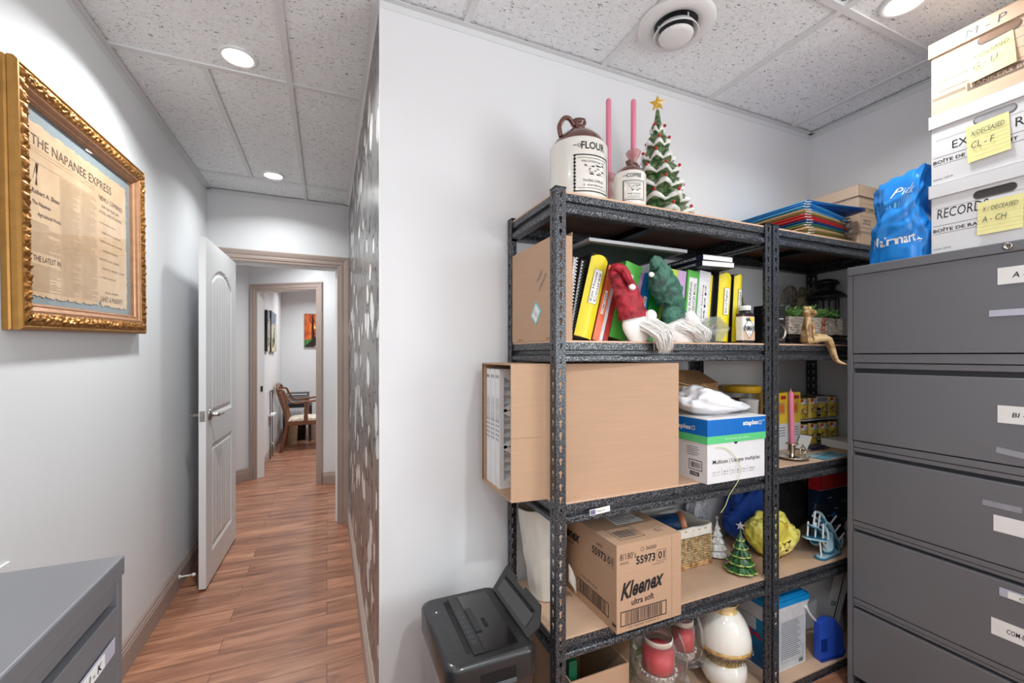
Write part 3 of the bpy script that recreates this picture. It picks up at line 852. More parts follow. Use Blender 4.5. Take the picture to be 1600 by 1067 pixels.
# ------------------------------------------------------------------ framed newspaper
def framed_newspaper():
    W, H = .873, .722
    t = thing('framed_newspaper', 'ornate gilt frame with an old yellowed newspaper front page behind glass', 'picture', (XL, 2.0115, 1.422))
    t.rotation_euler = (math.radians(1.9), 0, 0)
    fw = .078; D = .045
    # local: y along the wall (0 centre), z up, x out of the wall
    prof = [(0, .0), (0, .030), (.006, .036), (.010, .034)]
    fr = MB(); orn = MB(); inn = MB()
    corners = lambda o, x: [(x, -W / 2 + o, o), (x, W / 2 - o, o), (x, W / 2 - o, H - o), (x, -W / 2 + o, H - o)]
    def ring(mb, p, mat, sm=False):
        k = len(p)
        vs = []
        for (o, x) in p: vs += corners(o, x)
        fs = []
        for i in range(k - 1):
            for c in range(4):
                d = (c + 1) % 4; fs.append((i * 4 + c, i * 4 + d, (i + 1) * 4 + d, (i + 1) * 4 + c))
        mb.add(vs, fs, mat, sm)
    ring(fr, [(0, .002), (0, .014), (.003, .018), (.0, .022), (0, .034), (.006, .040), (.010, .041), (.013, .037)], GOLD3)
    ring(fr, [(.0, .002), (fw, .002)], GOLD3)
    o = fr.build('frame_moulding', t)
    # carved band
    L = [(0, W - .0), (0, H)]
    for c in range(4):
        a = Vector(corners(0, 0)[c]); b = Vector(corners(0, 0)[(c + 1) % 4]); d = (b - a); ln = d.length; d.normalize()
        inw = Vector((1, 0, 0)).cross(d);
        if inw.dot(Vector((0, 0, H / 2)) - (a + b) / 2) < 0: inw = -inw
        nu, nv = int(ln / .0032), 13
        o0, o1 = .012, .050
        def fn(u, v):
            o = lerp(o0, o1, v); s = lerp(o, ln - o, u)
            q = a + d * s + inw * o
            e = math.sin(PI * v)
            w1 = noise.noise(Vector((s * 80, v * 4.0, c * 7))) ; w2 = noise.noise(Vector((s * 190, v * 9, c * 3)))
            sc = .5 + .5 * math.sin(s * 2 * PI / .030 + 2.4 * math.sin(v * 5))
            x = .036 + e * (.005 + .005 * sc + .008 * w1 + .006 * w2)
            return q + Vector((x, 0, 0)) + inw * (.002 * w2)
        orn.grid(fn, nu, nv, GOLD)
    orn.build('carved_border', t)
    ring(inn, [(.050, .037), (.052, .034), (.055, .036), (.058, .034), (.060, .028), (.068, .022), (.071, .024), (.074, .018), (fw, .016), (fw, .006)], GOLD2)
    inn.build('inner_slip', t)
    bk = MB(); m0 = plain('grey_mat_board', (128, 138, 142), .7, var=.03)
    a = corners(fw - .004, .008); bk.add(a, [(0, 1, 2, 3)], m0); bk.build('mount_board', t)
    # the old page: tattered outline, four folds, printed columns
    OLD = blotch('yellowed_newsprint', (178, 146, 112), (208, 180, 146), 5, .8, 0, (1, 1, 1), (.3, .75))
    OLDINK = plain('faded_ink', (92, 72, 56), .8); OLDLT = plain('faint_ink', (150, 122, 94), .8)
    pg = MB(); y0, y1, z0, z1 = -.345, .315, .10, .605
    rr = random.Random(4)
    top = [(lerp(y0, y1, i / 60), z1 + rr.uniform(-.004, .003)) for i in range(61)]
    bot = [(lerp(y1, y0, i / 60), z0 + rr.uniform(-.003, .005) + (.012 if 20 < i < 23 else 0)) for i in range(61)]
    rt = [(y1 + rr.uniform(-.004, .004), lerp(z1, z0, i / 50)) for i in range(1, 50)]
    lf = [(y0 + rr.uniform(-.004, .004), lerp(z0, z1, i / 50)) for i in range(1, 50)]
    ol = top + rt + bot + lf
    pg.add([(.0095, y, z) for y, z in ol], [tuple(range(len(ol) - 1, -1, -1))], OLD)
    U, V = EY, EZ
    X_ = .0098
    # seen from the hall the reading direction runs along +y
    pg.text('THE NAPANEE EXPRESS', (X_, y0 + .03, .540), U, V, .030, OLDINK, w=.50, res=2)
    pg.text('NEWLY COMBINED', (X_, y0 + .43, .498), U, V, .017, OLDINK, w=.20)
    pg.text('FOR THE YEAR 1891', (X_, y0 + .45, .472), U, V, .010, OLDINK, w=.14)
    pg.text('A FULL LINE OF GOODS', (X_, y0 + .43, .450), U, V, .011, OLDINK, w=.19)
    pg.text('Robert A. Shaw', (X_, y0 + .03, .400), U, V, .014, OLDINK, w=.14, bold=.01)
    pg.text('The Napanee', (X_, y0 + .03, .365), U, V, .015, OLDINK, w=.09, bold=.01)
    pg.text('Agricultural Works', (X_, y0 + .055, .335), U, V, .015, OLDINK, w=.12, bold=.01)
    pg.text('THE LATEST IN', (X_, y0 + .03, .205), U, V, .016, OLDINK, w=.14)
    pg.text('LAHEY & McKENTY', (X_, y0 + .43, .118), U, V, .020, OLDINK, w=.19)
    pg.text('IN ALL SHADES', (X_, y0 + .47, .150), U, V, .008, OLDINK, w=.11)
    for k, tx in enumerate(('CLOTHS, TWEEDS AND SERGES', 'DRESS GOODS AND SILKS', 'CARPETS, RUGS AND CURTAINS', 'GLOVES AND HOSIERY', 'BOOTS AND SHOES', 'HATS AND CAPS', 'A CHOICE LOT OF TEAS')):
        pg.text(tx, (X_, y0 + .43 + .02 * (k % 2), .410 - k * .034), U, V, .007, OLDINK, w=.13 + .03 * (k % 3))
    for z in (.520, .530, .492): pg.quad((X_, y0 + .02, z), EY * .38, EZ * .0012, OLDLT)
    cols = [(y0 + .015, .155), (y0 + .18, .115), (y0 + .305, .105)]
    for i, (cy, cw) in enumerate(cols):
        z = .485 if i else .318
        while z > .115:
            if not (i == 0 and .195 < z < .228):
                pg.quad((X_, cy, z), EY * cw * rr.choice((1, 1, 1, .6, .85)), EZ * .0016, OLDLT)
            z -= .0048
        if i: pg.quad((X_, cy - .006, .11), EY * .0008, EZ * .38, OLDINK)
    for k in range(4):   # the little engraving of a head
        pg.tube([(X_, y0 + .035 + .006 * k, .44 + .02 * math.sin(k)), (X_, y0 + .05 + .004 * k, .49), (X_, y0 + .055 - .003 * k, .425)], .0006, OLDINK, 4)
    pg.build('newspaper_page', t)
    gl = MB(); gm = bpy.data.materials.get('picture_glass')
    m, n, b = nt('picture_glass')
    # a thin pane: clear, with a mirror sheen
    gl_b = n.nodes.new('ShaderNodeBsdfGlossy'); gl_b.inputs['Roughness'].default_value = .02
    tr = n.nodes.new('ShaderNodeBsdfTransparent'); fr_ = n.nodes.new('ShaderNodeFresnel'); fr_.inputs['IOR'].default_value = 1.4
    mx = n.nodes.new('ShaderNodeMixShader'); ge = n.nodes.new('ShaderNodeNewGeometry'); n.links.new(math_n(n, 'MULTIPLY', fr_.outputs[0], math_n(n, 'SUBTRACT', 1.0, ge.outputs['Backfacing'])), mx.inputs[0]); n.links.new(tr.outputs[0], mx.inputs[1]); n.links.new(gl_b.outputs[0], mx.inputs[2])
    n.links.new(mx.outputs[0], n.nodes['Material Output'].inputs[0])
    gl.add(corners(fw - .002, .015), [(0, 1, 2, 3)], m); gl.build('glass_pane', t)
framed_newspaper()

# ------------------------------------------------------------------ stoneware jugs on the top shelf
TOPZ = 1.8352
def jug(x, y, R, H, title, sub, label, ang, handle_a):
    t = thing('stoneware_jug', label, 'jug', (x, y, TOPZ), 0, 'stoneware canister jugs')
    b = MB(); hb = H * .68
    b.lathe([(0, 0), (R * .93, 0), (R * .96, .004), (R * .99, .012), (R, .03), (R * 1.0, hb * .97), (R * .975, hb), (R * .93, hb + .004)], CREAM, 48)
    rad = lambda z: R * 1.0 + .0006
    fn = lambda u, v: (rad(v) * math.cos(ang + u / R), rad(v) * math.sin(ang + u / R), v)
    k = R / .105
    wrap_text(b, title, fn, .026 * k, INK, w=.095 * k, y0=hb * .80, bold=.02)
    wrap_text(b, '~o', fn, .012 * k, INK, x0=-.062 * k, y0=hb * .83)
    bx0, bx1, by0, by1 = -.072 * k, .072 * k, hb * .14, hb * .72
    for (a0, a1, c0, c1) in ((bx0, bx1, by0, by0 + .004 * k), (bx0, bx1, by1 - .004 * k, by1), (bx0, bx0 + .004 * k, by0, by1), (bx1 - .004 * k, bx1, by0, by1), (bx0 + .012 * k, bx1 - .012 * k, by0 + .012 * k, by0 + .0135 * k), (bx0 + .012 * k, bx1 - .012 * k, by1 - .0135 * k, by1 - .012 * k)):
        wrap_lines(b, fn, a0, a1, c0, c1, INK)
    for i in range(11):
        wrap_lines(b, fn, bx0 - .002, bx0 + .007 * k, by0 + i * (by1 - by0) / 10.5, by0 + (i + .45) * (by1 - by0) / 10.5, INK)
    wrap_text(b, 'PROVISIONERS', fn, .007 * k, INK, w=.09 * k, y0=by1 - .028 * k)
    wrap_text(b, sub, fn, .009 * k, INK, w=.085 * k, y0=by0 + .034 * k)
    wrap_text(b, 'GUARANTEED PURE', fn, .006 * k, INK, w=.08 * k, y0=by0 + .020 * k)
    rr = random.Random(3)
    for i in range(26):   # the engraving: a small scene in strokes
        cx = rr.uniform(-.04, .04) * k; cz = by0 + (by1 - by0) * (.45 + .28 * rr.random()); l = rr.uniform(.004, .016) * k
        wrap_lines(b, fn, cx, cx + l, cz, cz + rr.uniform(.0012, .004) * k, INK)
    b.build('jug_body', t)
    s = MB()
    s.lathe([(R * .935, hb + .002), (R * .90, hb + .012 * k), (R * .78, hb + (H - hb) * .30), (R * .55, hb + (H - hb) * .52), (R * .27, hb + (H - hb) * .64), (R * .22, hb + (H - hb) * .72), (R * .22, H * .955), (R * .27, H * .965), (R * .27, H), (R * .18, H), (R * .17, H * .8), (0, H * .8)], BROWNG, 40)
    s.build('glazed_shoulder', t)
    h = MB(); ca, sa = math.cos(handle_a), math.sin(handle_a); z1 = H * .955; z0 = hb + (H - hb) * .22
    P = []
    for i in range(15):
        a = PI * .5 + PI * i / 14 * 1.02
        r = R * .24 + (R * .62) * (1 - abs(math.cos(PI * i / 14)) ** 1.3 * (1 if i < 7 else .15)) if False else 0
        P.append(None)
    pts = [(R * .22, z1 - .004), (R * .42, z1 + .012 * k), (R * .66, z1 + .006 * k), (R * .84, z1 - .022 * k), (R * .86, lerp(z1, z0, .6)), (R * .80, z0 + .004)]
    Q = []
    for i in range(len(pts) - 1):
        for j in range(4):
            u = j / 4; p0 = pts[max(i - 1, 0)]; p1 = pts[i]; p2 = pts[i + 1]; p3 = pts[min(i + 2, len(pts) - 1)]
            f = lambda a, b_, c, d: .5 * ((2 * b_) + (-a + c) * u + (2 * a - 5 * b_ + 4 * c - d) * u * u + (-a + 3 * b_ - 3 * c + d) * u ** 3)
            Q.append((f(p0[0], p1[0], p2[0], p3[0]), f(p0[1], p1[1], p2[1], p3[1])))
    Q.append(pts[-1])
    h.tube([(r * ca, r * sa, z) for r, z in Q], .0085 * k, BROWNG, 10); h.build('jug_handle', t)
    return t
jug(.792, 1.262, .098, .305, 'FLOUR', 'TRADING COMPANY', 'large cream and brown stoneware flour jug at the shelf corner', -PI / 2 - .02, math.radians(190))
jug(.948, 1.185, .054, .165, 'COFFEE', 'FINE ROAST', 'small stoneware coffee jug standing before the pink candles', -PI / 2 - .40, math.radians(5))

def taper_candle(x, y, z, h, r, label, stub=True, lean=(0, 0)):
    t = thing('taper_candle', label, 'candle', (x, y, z), 0, rot=(lean[0], lean[1], 0))
    b = MB(); b.lathe([(0, 0), (r * .8, 0), (r * .82, .018), (r, .022), (r, h - .006), (r * .92, h - .001), (r * .55, h + .004), (0, h + .007)], PINK, 20); b.build('candle_shaft', t)
    w_ = MB(); w_.tube([(0, 0, h + .005), (.001, 0, h + .011), (.002, .001, h + .016)], .0012, PAPER, 6); w_.build('wick', t)
    return t
def glass_holder(x, y, label, e=0.06, mat=None, s=.8):
    t = MB()
    t.lathe([(0, 0), (.036 * s, 0), (.038 * s, .006), (.026 * s, .014), (.012, .022), (.010, .05 + e * .5), (.017, .058 + e * .7), (.010, .068 + e), (.012, .078 + e), (.020, .088 + e), (.027, .104 + e), (.024, .110 + e), (.0115, .104 + e), (.0115, .090 + e), (0, .090 + e)], mat or PGLASS, 24, wob=lambda a, z: 1 + .05 * math.cos(8 * a))
    o = t.build('candle_holder'); tag(o, label, 'candle holder', 'rose glass candle holders'); place(o, (x, y, TOPZ)); return o
glass_holder(.955, 1.315, 'rose glass candlestick half hidden between the large and small jugs')
taper_candle(.955, 1.315, TOPZ + .1505, .296, .0098, 'taller pink taper candle directly beside the large flour jug')
glass_holder(1.031, 1.268, 'rose glass candlestick behind the small jug, beside the artificial tree', e=.14)
taper_candle(1.031, 1.268, TOPZ + .2305, .206, .0098, 'pink taper candle standing between the jugs and the artificial tree')

# ------------------------------------------------------------------ ceramic trees
def star(mb, c, R, th, mat, tilt=0.0, ang=0.0):
    pts = []
    for i in range(10):
        r = R if i % 2 == 0 else R * .42; a = PI / 2 + PI * i / 5 + tilt; pts.append((r * math.cos(a), r * math.sin(a)))
    ca, sa = math.cos(ang), math.sin(ang)
    f = lambda x, y, d: (c[0] + x * ca - d * sa, c[1] + x * sa + d * ca, c[2] + y)
    vs = [f(x, y, 0) for x, y in pts] + [f(0, 0, -th), f(0, 0, th)]
    mb.add(vs, [(i, (i + 1) % 10, 10) for i in range(10)] + [((i + 1) % 10, i, 11) for i in range(10)], mat)
def ceramic_tree(loc, H, R, tiers, lobes, mg, mtip, bulbs, bulb_mats, label, star_mat, star_r, base_mat=None, tipw=.30, seed=1, star_ang=-.4, up=.03, lastmat=None, spike=.26):
    t = thing('ceramic_tree', label, 'ornament', loc)
    b = MB(); NU = lobes * 10
    b.lathe([(0, 0), (R * .55, 0), (R * .55, H * .05), (R * .3, H * .07)], base_mat or mg, 32)
    spots = []
    for k in range(tiers):
        f = k / tiers; zlo = H * (.05 + .80 * f); zhi = zlo + H * (.80 / tiers) * 1.25
        Ro = R * (1 - f) ** .92 + R * .07; Ri = R * (1 - (k + 1) / tiers) ** .92 * .72 + R * .05
        ph = (k % 2) * .5 + random.Random(seed + k).random() * .2
        nl = max(4, int(round(lobes * (1 - .45 * f))))
        def L(a): return 1 - abs(((a * nl / (2 * PI) + ph) % 1.0) * 2 - 1)
        def fn(u, v, Ro=Ro, Ri=Ri, zlo=zlo, zhi=zhi):
            a = 2 * PI * u; l = L(a) ** .8; n_ = noise.noise(Vector((math.cos(a) * 3, math.sin(a) * 3, k * 2 + v * 3 + seed)))
            rt = Ro * (1.06 - spike + spike * l) * (1 + .05 * n_); zt = zlo + H * up * (l - .3) + H * .006 * n_
            if v < .8:
                s = v / .8; r = lerp(Ri * .8, rt, s ** 1.35); z = lerp(zhi, zt + H * .012, s ** .8) + H * .012 * math.sin(s * PI) * l
            else:
                s = (v - .8) / .2; r = lerp(rt, rt * .62, s); z = lerp(zt, zlo - H * .006 + H * .02 * (1 - s), s)
            return (r * math.cos(a), r * math.sin(a), z)
        m0 = (lastmat if (lastmat and k == 0) else mg)
        nv = 15
        vs = [fn(i / NU, j / (nv - 1)) for i in range(NU) for j in range(nv)]
        fa, fb, fc = [], [], []
        for i in range(NU):
            for j in range(nv - 1):
                q = (i * nv + j, ((i + 1) % NU) * nv + j, ((i + 1) % NU) * nv + j + 1, i * nv + j + 1)
                v = (j + .5) / (nv - 1)
                w_ = .8 - tipw * .8 * (.35 + .65 * L(2 * PI * (i + .5) / NU)) * (1 + .5 * noise.noise(Vector((i * .7, j * .5, k))))
                (fb if w_ < v < .86 else (fc if v >= .86 else fa)).append(q)
        b.add(vs, fa, mg, True); b.add(vs, fb, mtip, True); b.add(vs, fc, m0, True)
        for i in range(nl):
            a = 2 * PI * ((i + .5 - ph) / nl); p = fn((a / (2 * PI)) % 1.0, .66); spots.append((p, k))
    b.lathe([(R * .13, H * .80), (R * .075, H * .88), (R * .05, H * .93), (0, H * .935)], mg, 20)
    b.build('tree_body', t, weld=True)
    rr = random.Random(seed); rr.shuffle(spots)
    for i, (p, k) in enumerate(spots[:bulbs]):
        q = MB(); r = H * .0125; q.ball((p[0] * 1.03, p[1] * 1.03, p[2] + r * .6), r, bulb_mats[i % len(bulb_mats)], 10, 7); q.build('bulb', t)
    s = MB(); star(s, (0, 0, H * .925 + star_r * .9), star_r, star_r * .22, star_mat, .0, star_ang)
    s.tube([(0, 0, H * .9), (0, 0, H * .93 + star_r * .4)], H * .006, star_mat, 6); s.build('star_topper', t)
    return t
ceramic_tree((1.192, 1.322, TOPZ), .500, .130, 7, 9, TREEG, SNOW, 30, [RED], 'large green ceramic tree with snowy tips and amber star, beside pink candles', YSTAR, .034, TREEG2, .26, 2, -.73, .04, TREEG2)

# ------------------------------------------------------------------ hanging folders in a sliding pile
BLUEF = plain('blue_card', (32, 112, 178), .5, var=.05); NAVYF = plain('navy_card', (20, 66, 132), .5, var=.05)
SKYF = plain('sky_card', (62, 150, 200), .5); REDF = plain('red_card', (190, 52, 56), .5); OLIVEF = plain('olive_card', (128, 118, 62), .6)
TEALF = plain('teal_card', (56, 120, 116), .5); STRAWF = plain('straw_card', (206, 176, 132), .6)
def folder(x, y, z, rz, mat, label, w=.30, d=.345, lift=0.0, sag=.0, sheets=2, hooks=True, tilt=0.0):
    t = thing('hanging_folder', label, 'folder', (x, y, z), rz, 'hanging folders in the pile', rot=(0, tilt, rz))
    c = MB(); th = .0016
    for k in (0, 1):
        zo = k * (.0030)
        def f(u, v): return (u * w, v * d, zo + sag * math.sin(PI * u) * (1 + .2 * v) + lift * (1 - v) * u * u + .0012 * noise.noise(Vector((u * 5, v * 4, k + z * 40))))
        c.grid(f, 12, 8, mat)
    c.tube([(0, 0, .0015), (0, d, .0015)], .0024, mat, 6)
    for k in range(2 if hooks else 0): c.add([(.002, -.001, .002 * k), (.022, -.016, .002 * k), (.026, -.004, .0025 + .002 * k), (.006, .0, .003 + .002 * k)], [(0, 1, 2, 3)], PAPER)
    c.build('folder_cover', t, solid=.0007)
    if hooks:
        for k in range(2):
            zz = k * .0030; r = MB()
            r.box((w - .012, -.012, zz - .0004), (w - .004, d + .010, zz + .0006), NICKEL)
            r.add([(w - .012, -.004, zz - .0004), (w + .004, -.018, zz), (w + .006, -.006, zz + .001), (w - .006, .002, zz + .001)], [(0, 1, 2, 3)], PAPER)
            r.build('hook_rail', t)
    p = MB()
    for k in range(sheets):
        p.box((.006, .004 + .003 * k, .0014 + .0011 * k + .0002), (w - .02 - .006 * k, d - .01, .0022 + .0011 * k), PAPER)
    if sag == 0 and lift == 0: p.build('papers', t)
seq = [(OLIVEF, 'olive'), (OLIVEF, 'olive'), (STRAWF, 'straw-coloured'), (OLIVEF, 'olive'), (TEALF, 'teal'), (NAVYF, 'navy'), (REDF, 'red'), (REDF, 'red'), (OLIVEF, 'olive'), (STRAWF, 'straw-coloured'), (SKYF, 'sky-blue'), (BLUEF, 'blue'), (SKYF, 'sky-blue')]
ords = ['lowest olive hanging folder, flat on the shelf board at the pile bottom', 'olive hanging folder lying second from the pile bottom',
 'straw-coloured hanging folder low in the pile between two olive ones', 'olive hanging folder directly under the teal folder', 'teal hanging folder in the middle of the pile',
 'navy hanging folder directly under the two red folders', 'lower of the two red hanging folders in the pile', 'upper of the two red hanging folders in the pile',
 'olive hanging folder directly above the red folders', 'straw-coloured hanging folder just under the bright blue top ones', 'lower sky-blue hanging folder near the pile top',
 'mid-blue hanging folder between two sky-blue ones at the pile top', 'topmost sky-blue hanging folder of the main pile']
rr = random.Random(8)
for i, ((m_, _), lb) in enumerate(zip(seq, ords)):
    o = folder(1.800 + .006 * math.sin(i * 1.7) - .002 * i, 1.132 + rr.uniform(0, .006), TOPZ + .0038 + .0104 * i, 0, m_, lb, w=.285 + rr.uniform(-.03, .03), d=.34, tilt=math.radians(.62 * i), sag=.002)
def skew_folder(x, y, z, rz, m_, lb, w, d, rot):
    t = thing('loose_folder', lb, 'folder', (x, y, z), rz, rot=rot)
    c = MB()
    for k in (0, 1):
        c.grid(lambda u, v: (u * w, v * d, k * .004 + .012 * (u - .5) ** 2), 8, 4, m_)
    c.build('folder_cover', t, solid=.0008)
skew_folder(1.832, 1.148, TOPZ + .142, 0, BLUEF, 'loose bright blue folder lying askew on top of the folder pile', .31, .24, (0, math.radians(1.5), math.radians(-9)))
sk2 = skew_folder(1.90, 1.152, TOPZ + .132, 0, NAVYF, 'loose dark blue folder askew over the pile beside the cardboard file box', .24, .22, (0, math.radians(2), math.radians(-14)))

# ------------------------------------------------------------------ file boxes
NOTE = plain('yellow_note_paper', (236, 228, 160), .7, var=.02); NOTEL = plain('note_rule', (206, 206, 150), .7)
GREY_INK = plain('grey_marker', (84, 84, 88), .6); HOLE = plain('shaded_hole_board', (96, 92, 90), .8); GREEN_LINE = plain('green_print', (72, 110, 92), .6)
WBOX = plain('white_corrugated_board', (222, 222, 224), .7, var=.03, scale=8)
def file_box(t, W, D, H, mat, lid=.045, ov=.006, wear=False):
    b = MB(); b.box((0, 0, 0), (W, D, H - .003), mat); o = b.build('box_body', t, bevel=.002)
    l = MB()
    l.box((-ov, -ov, H - lid), (W + ov, -ov + .0035, H), mat); l.box((-ov, D + ov - .0035, H - lid), (W + ov, D + ov, H), mat)
    l.box((-ov, -ov, H - lid), (-ov + .0035, D + ov, H), mat); l.box((W + ov - .0035, -ov, H - lid), (W + ov, D + ov, H), mat)
    l.box((-ov, -ov, H - .0035), (W + ov, D + ov, H), mat); l.build('box_lid', t, bevel=.0015)
    t['_body'] = o.name
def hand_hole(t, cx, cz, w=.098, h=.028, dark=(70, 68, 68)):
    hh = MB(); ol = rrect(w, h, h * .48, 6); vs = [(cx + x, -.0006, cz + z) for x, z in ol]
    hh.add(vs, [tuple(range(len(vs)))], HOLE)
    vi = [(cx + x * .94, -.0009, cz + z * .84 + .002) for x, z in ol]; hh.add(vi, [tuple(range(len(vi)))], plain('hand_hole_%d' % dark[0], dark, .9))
    hh.build('hand_hole', bpy.data.objects[t['_body']])
def note(t, x, z, w, h, rot, l1, l2):
    n_ = MB(); n_.X = Matrix.Translation((x, -.0012, z)) @ Matrix.Rotation(rot, 4, 'Y')
    n_.grid(lambda u, v: (u * w, -.0008 - .006 * (1 - v) ** 2 * .8, v * h), 3, 8, NOTE, True)
    for k in range(7):
        v = .12 + .11 * k; n_.quad((0, -.0012 - .006 * (1 - v) ** 2 * .8, h * v), EX * w, EZ * .0008, NOTEL)
    n_.text(l1, (w * .12, -.0016 - .002, h * .70), EX, EZ, h * .13, GREY_INK, w=w * .78, shear=.2)
    n_.text(l2, (w * .12, -.0016 - .0045, h * .36), EX, EZ, h * .17, GREY_INK, w=w * .55, shear=.2)
    n_.build('sticky_note', bpy.data.objects[t['_body']])
FBX, FBY, FBW, FBD = 1.936, .797, .32, .40
NB = -PI / 2
t = thing('file_box', 'white file box marked RECORD at the bottom of the stack on the filing cabinet', 'file box', (FBX, FBY, 1.6905), NB, 'stacked file storage boxes')
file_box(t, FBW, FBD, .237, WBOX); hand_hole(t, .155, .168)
p = MB()
p.text('RECORDS', (.016, 0, .118), EX, EZ, .032, INK, w=.125, bold=.0, shear=.1); p.text('BOÎTE DE RANGEMENT', (.006, 0, .072), EX, EZ, .014, INK, w=.20, bold=.02)
p.quad((.006, -.0004, .093), EX * .3, EZ * .0012, INK); p.quad((.006, -.0004, .066), EX * .3, EZ * .0012, INK); p.quad((.012, -.0004, .152), EX * .29, EZ * .001, GREY_INK)
p.text('article 13719', (.006, 0, .012), EX, EZ, .006, INK, w=.045); p.build('printing', bpy.data.objects[t['_body']])
note(t, .117, .036, .100, .105, math.radians(0), 'X / DECEASED', 'A - CH')
t = thing('file_box', 'white file box marked EX- REC in the middle of the stack on the filing cabinet', 'file box', (FBX, FBY, 1.9285), NB, 'stacked file storage boxes')
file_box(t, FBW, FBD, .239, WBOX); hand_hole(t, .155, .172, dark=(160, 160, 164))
p = MB()
p.text('EX-', (.055, 0, .108), EX, EZ, .026, INK, w=.05, bold=.0); p.text('REC', (.20, 0, .110), EX, EZ, .028, INK, w=.06)
p.text('BOÎTE DE RANGEMENT', (.006, 0, .070), EX, EZ, .014, INK, w=.20, bold=.02)
p.quad((.006, -.0004, .091), EX * .3, EZ * .0012, INK); p.quad((.006, -.0004, .064), EX * .3, EZ * .0012, INK); p.quad((.012, -.0004, .150), EX * .29, EZ * .001, GREY_INK)
p.text('article 13719', (.006, 0, .014), EX, EZ, .006, INK, w=.05); p.build('printing', bpy.data.objects[t['_body']])
note(t, .095, .040, .098, .120, math.radians(-3), 'X/DECEASED', 'CL - F')
t = thing('file_box', 'brown cardboard file box with a green stripe at the top of the stack', 'file box', (FBX, FBY, 2.1685), NB, 'stacked file storage boxes')
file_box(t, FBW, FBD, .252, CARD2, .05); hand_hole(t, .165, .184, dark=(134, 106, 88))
p = MB()
p.rect((.02, 0, .075), EX * .28, EZ * .095, .001, GREY_INK); p.quad((.02, -.0004, .108), EX * .28, EZ * .001, GREY_INK); p.quad((.02, -.0004, .14), EX * .28, EZ * .001, GREY_INK)
for k in range(3): p.quad((.004, -.0004, .050 + .004 * k), EX * .085, EZ * .0014, GREEN_LINE if k != 1 else GREY_INK)
BX = plain('grey_brown_print', (120, 102, 88), .7)
p.quad((.092, -.0005, .040), EX * .18, EZ * .026, BX); p.text('BANKERS BOX', (.100, -.0003, .047), EX, EZ, .012, CARD2, w=.15, bold=.02); p.build('printing', bpy.data.objects[t['_body']])
p = MB(); p.text('M - P', (.09, -.006, .213), EX, EZ, .024, GREY_INK, w=.095, shear=.1); p.build('marker_writing', t)
note(t, .100, .058, .105, .105, math.radians(-5), 'X/DECEASED', 'G - LI')
# the cardboard file box behind the folders
t = thing('file_box', 'lidded cardboard file box standing behind and beside the pile of coloured folders', 'file box', (2.168, 1.142, TOPZ), 0)
file_box(t, .175, .34, .262, CARD2, .05)
p = MB(); p.rect((.018, 0, .075), EX * .15, EZ * .11, .001, GREY_INK); p.quad((.018, -.0004, .125), EX * .15, EZ * .001, GREY_INK)
p.text('INCOMPLETE', (.025, 0, .145), EX, EZ, .022, INK, w=.13); p.text('2022', (.03, 0, .09), EX, EZ, .024, INK, w=.06, shear=.2)
for k in range(2): p.quad((.0, -.0004, .050 + .005 * k), EX * .17, EZ * .0012, GREEN_LINE)
lf = [(-.0006, .13, .030), ]
U_ = -EY
p.quad((-.0006, .30, .032), U_ * .22, EZ * .024, CARD_D) if False else None
p.rect((0, .16, .028), U_ * .11, EZ * .024, .002, INK); p.text('BOX', (0, .13, .033), U_, EZ, .013, INK, w=.06, bold=.03)
p.quad((-.0004, .045, .045), U_ * .045, EZ * .0012, GREEN_LINE); p.quad((-.0004, .045, .05), U_ * .045, EZ * .0012, GREEN_LINE)
p.build('printing', bpy.data.objects[t['_body']])

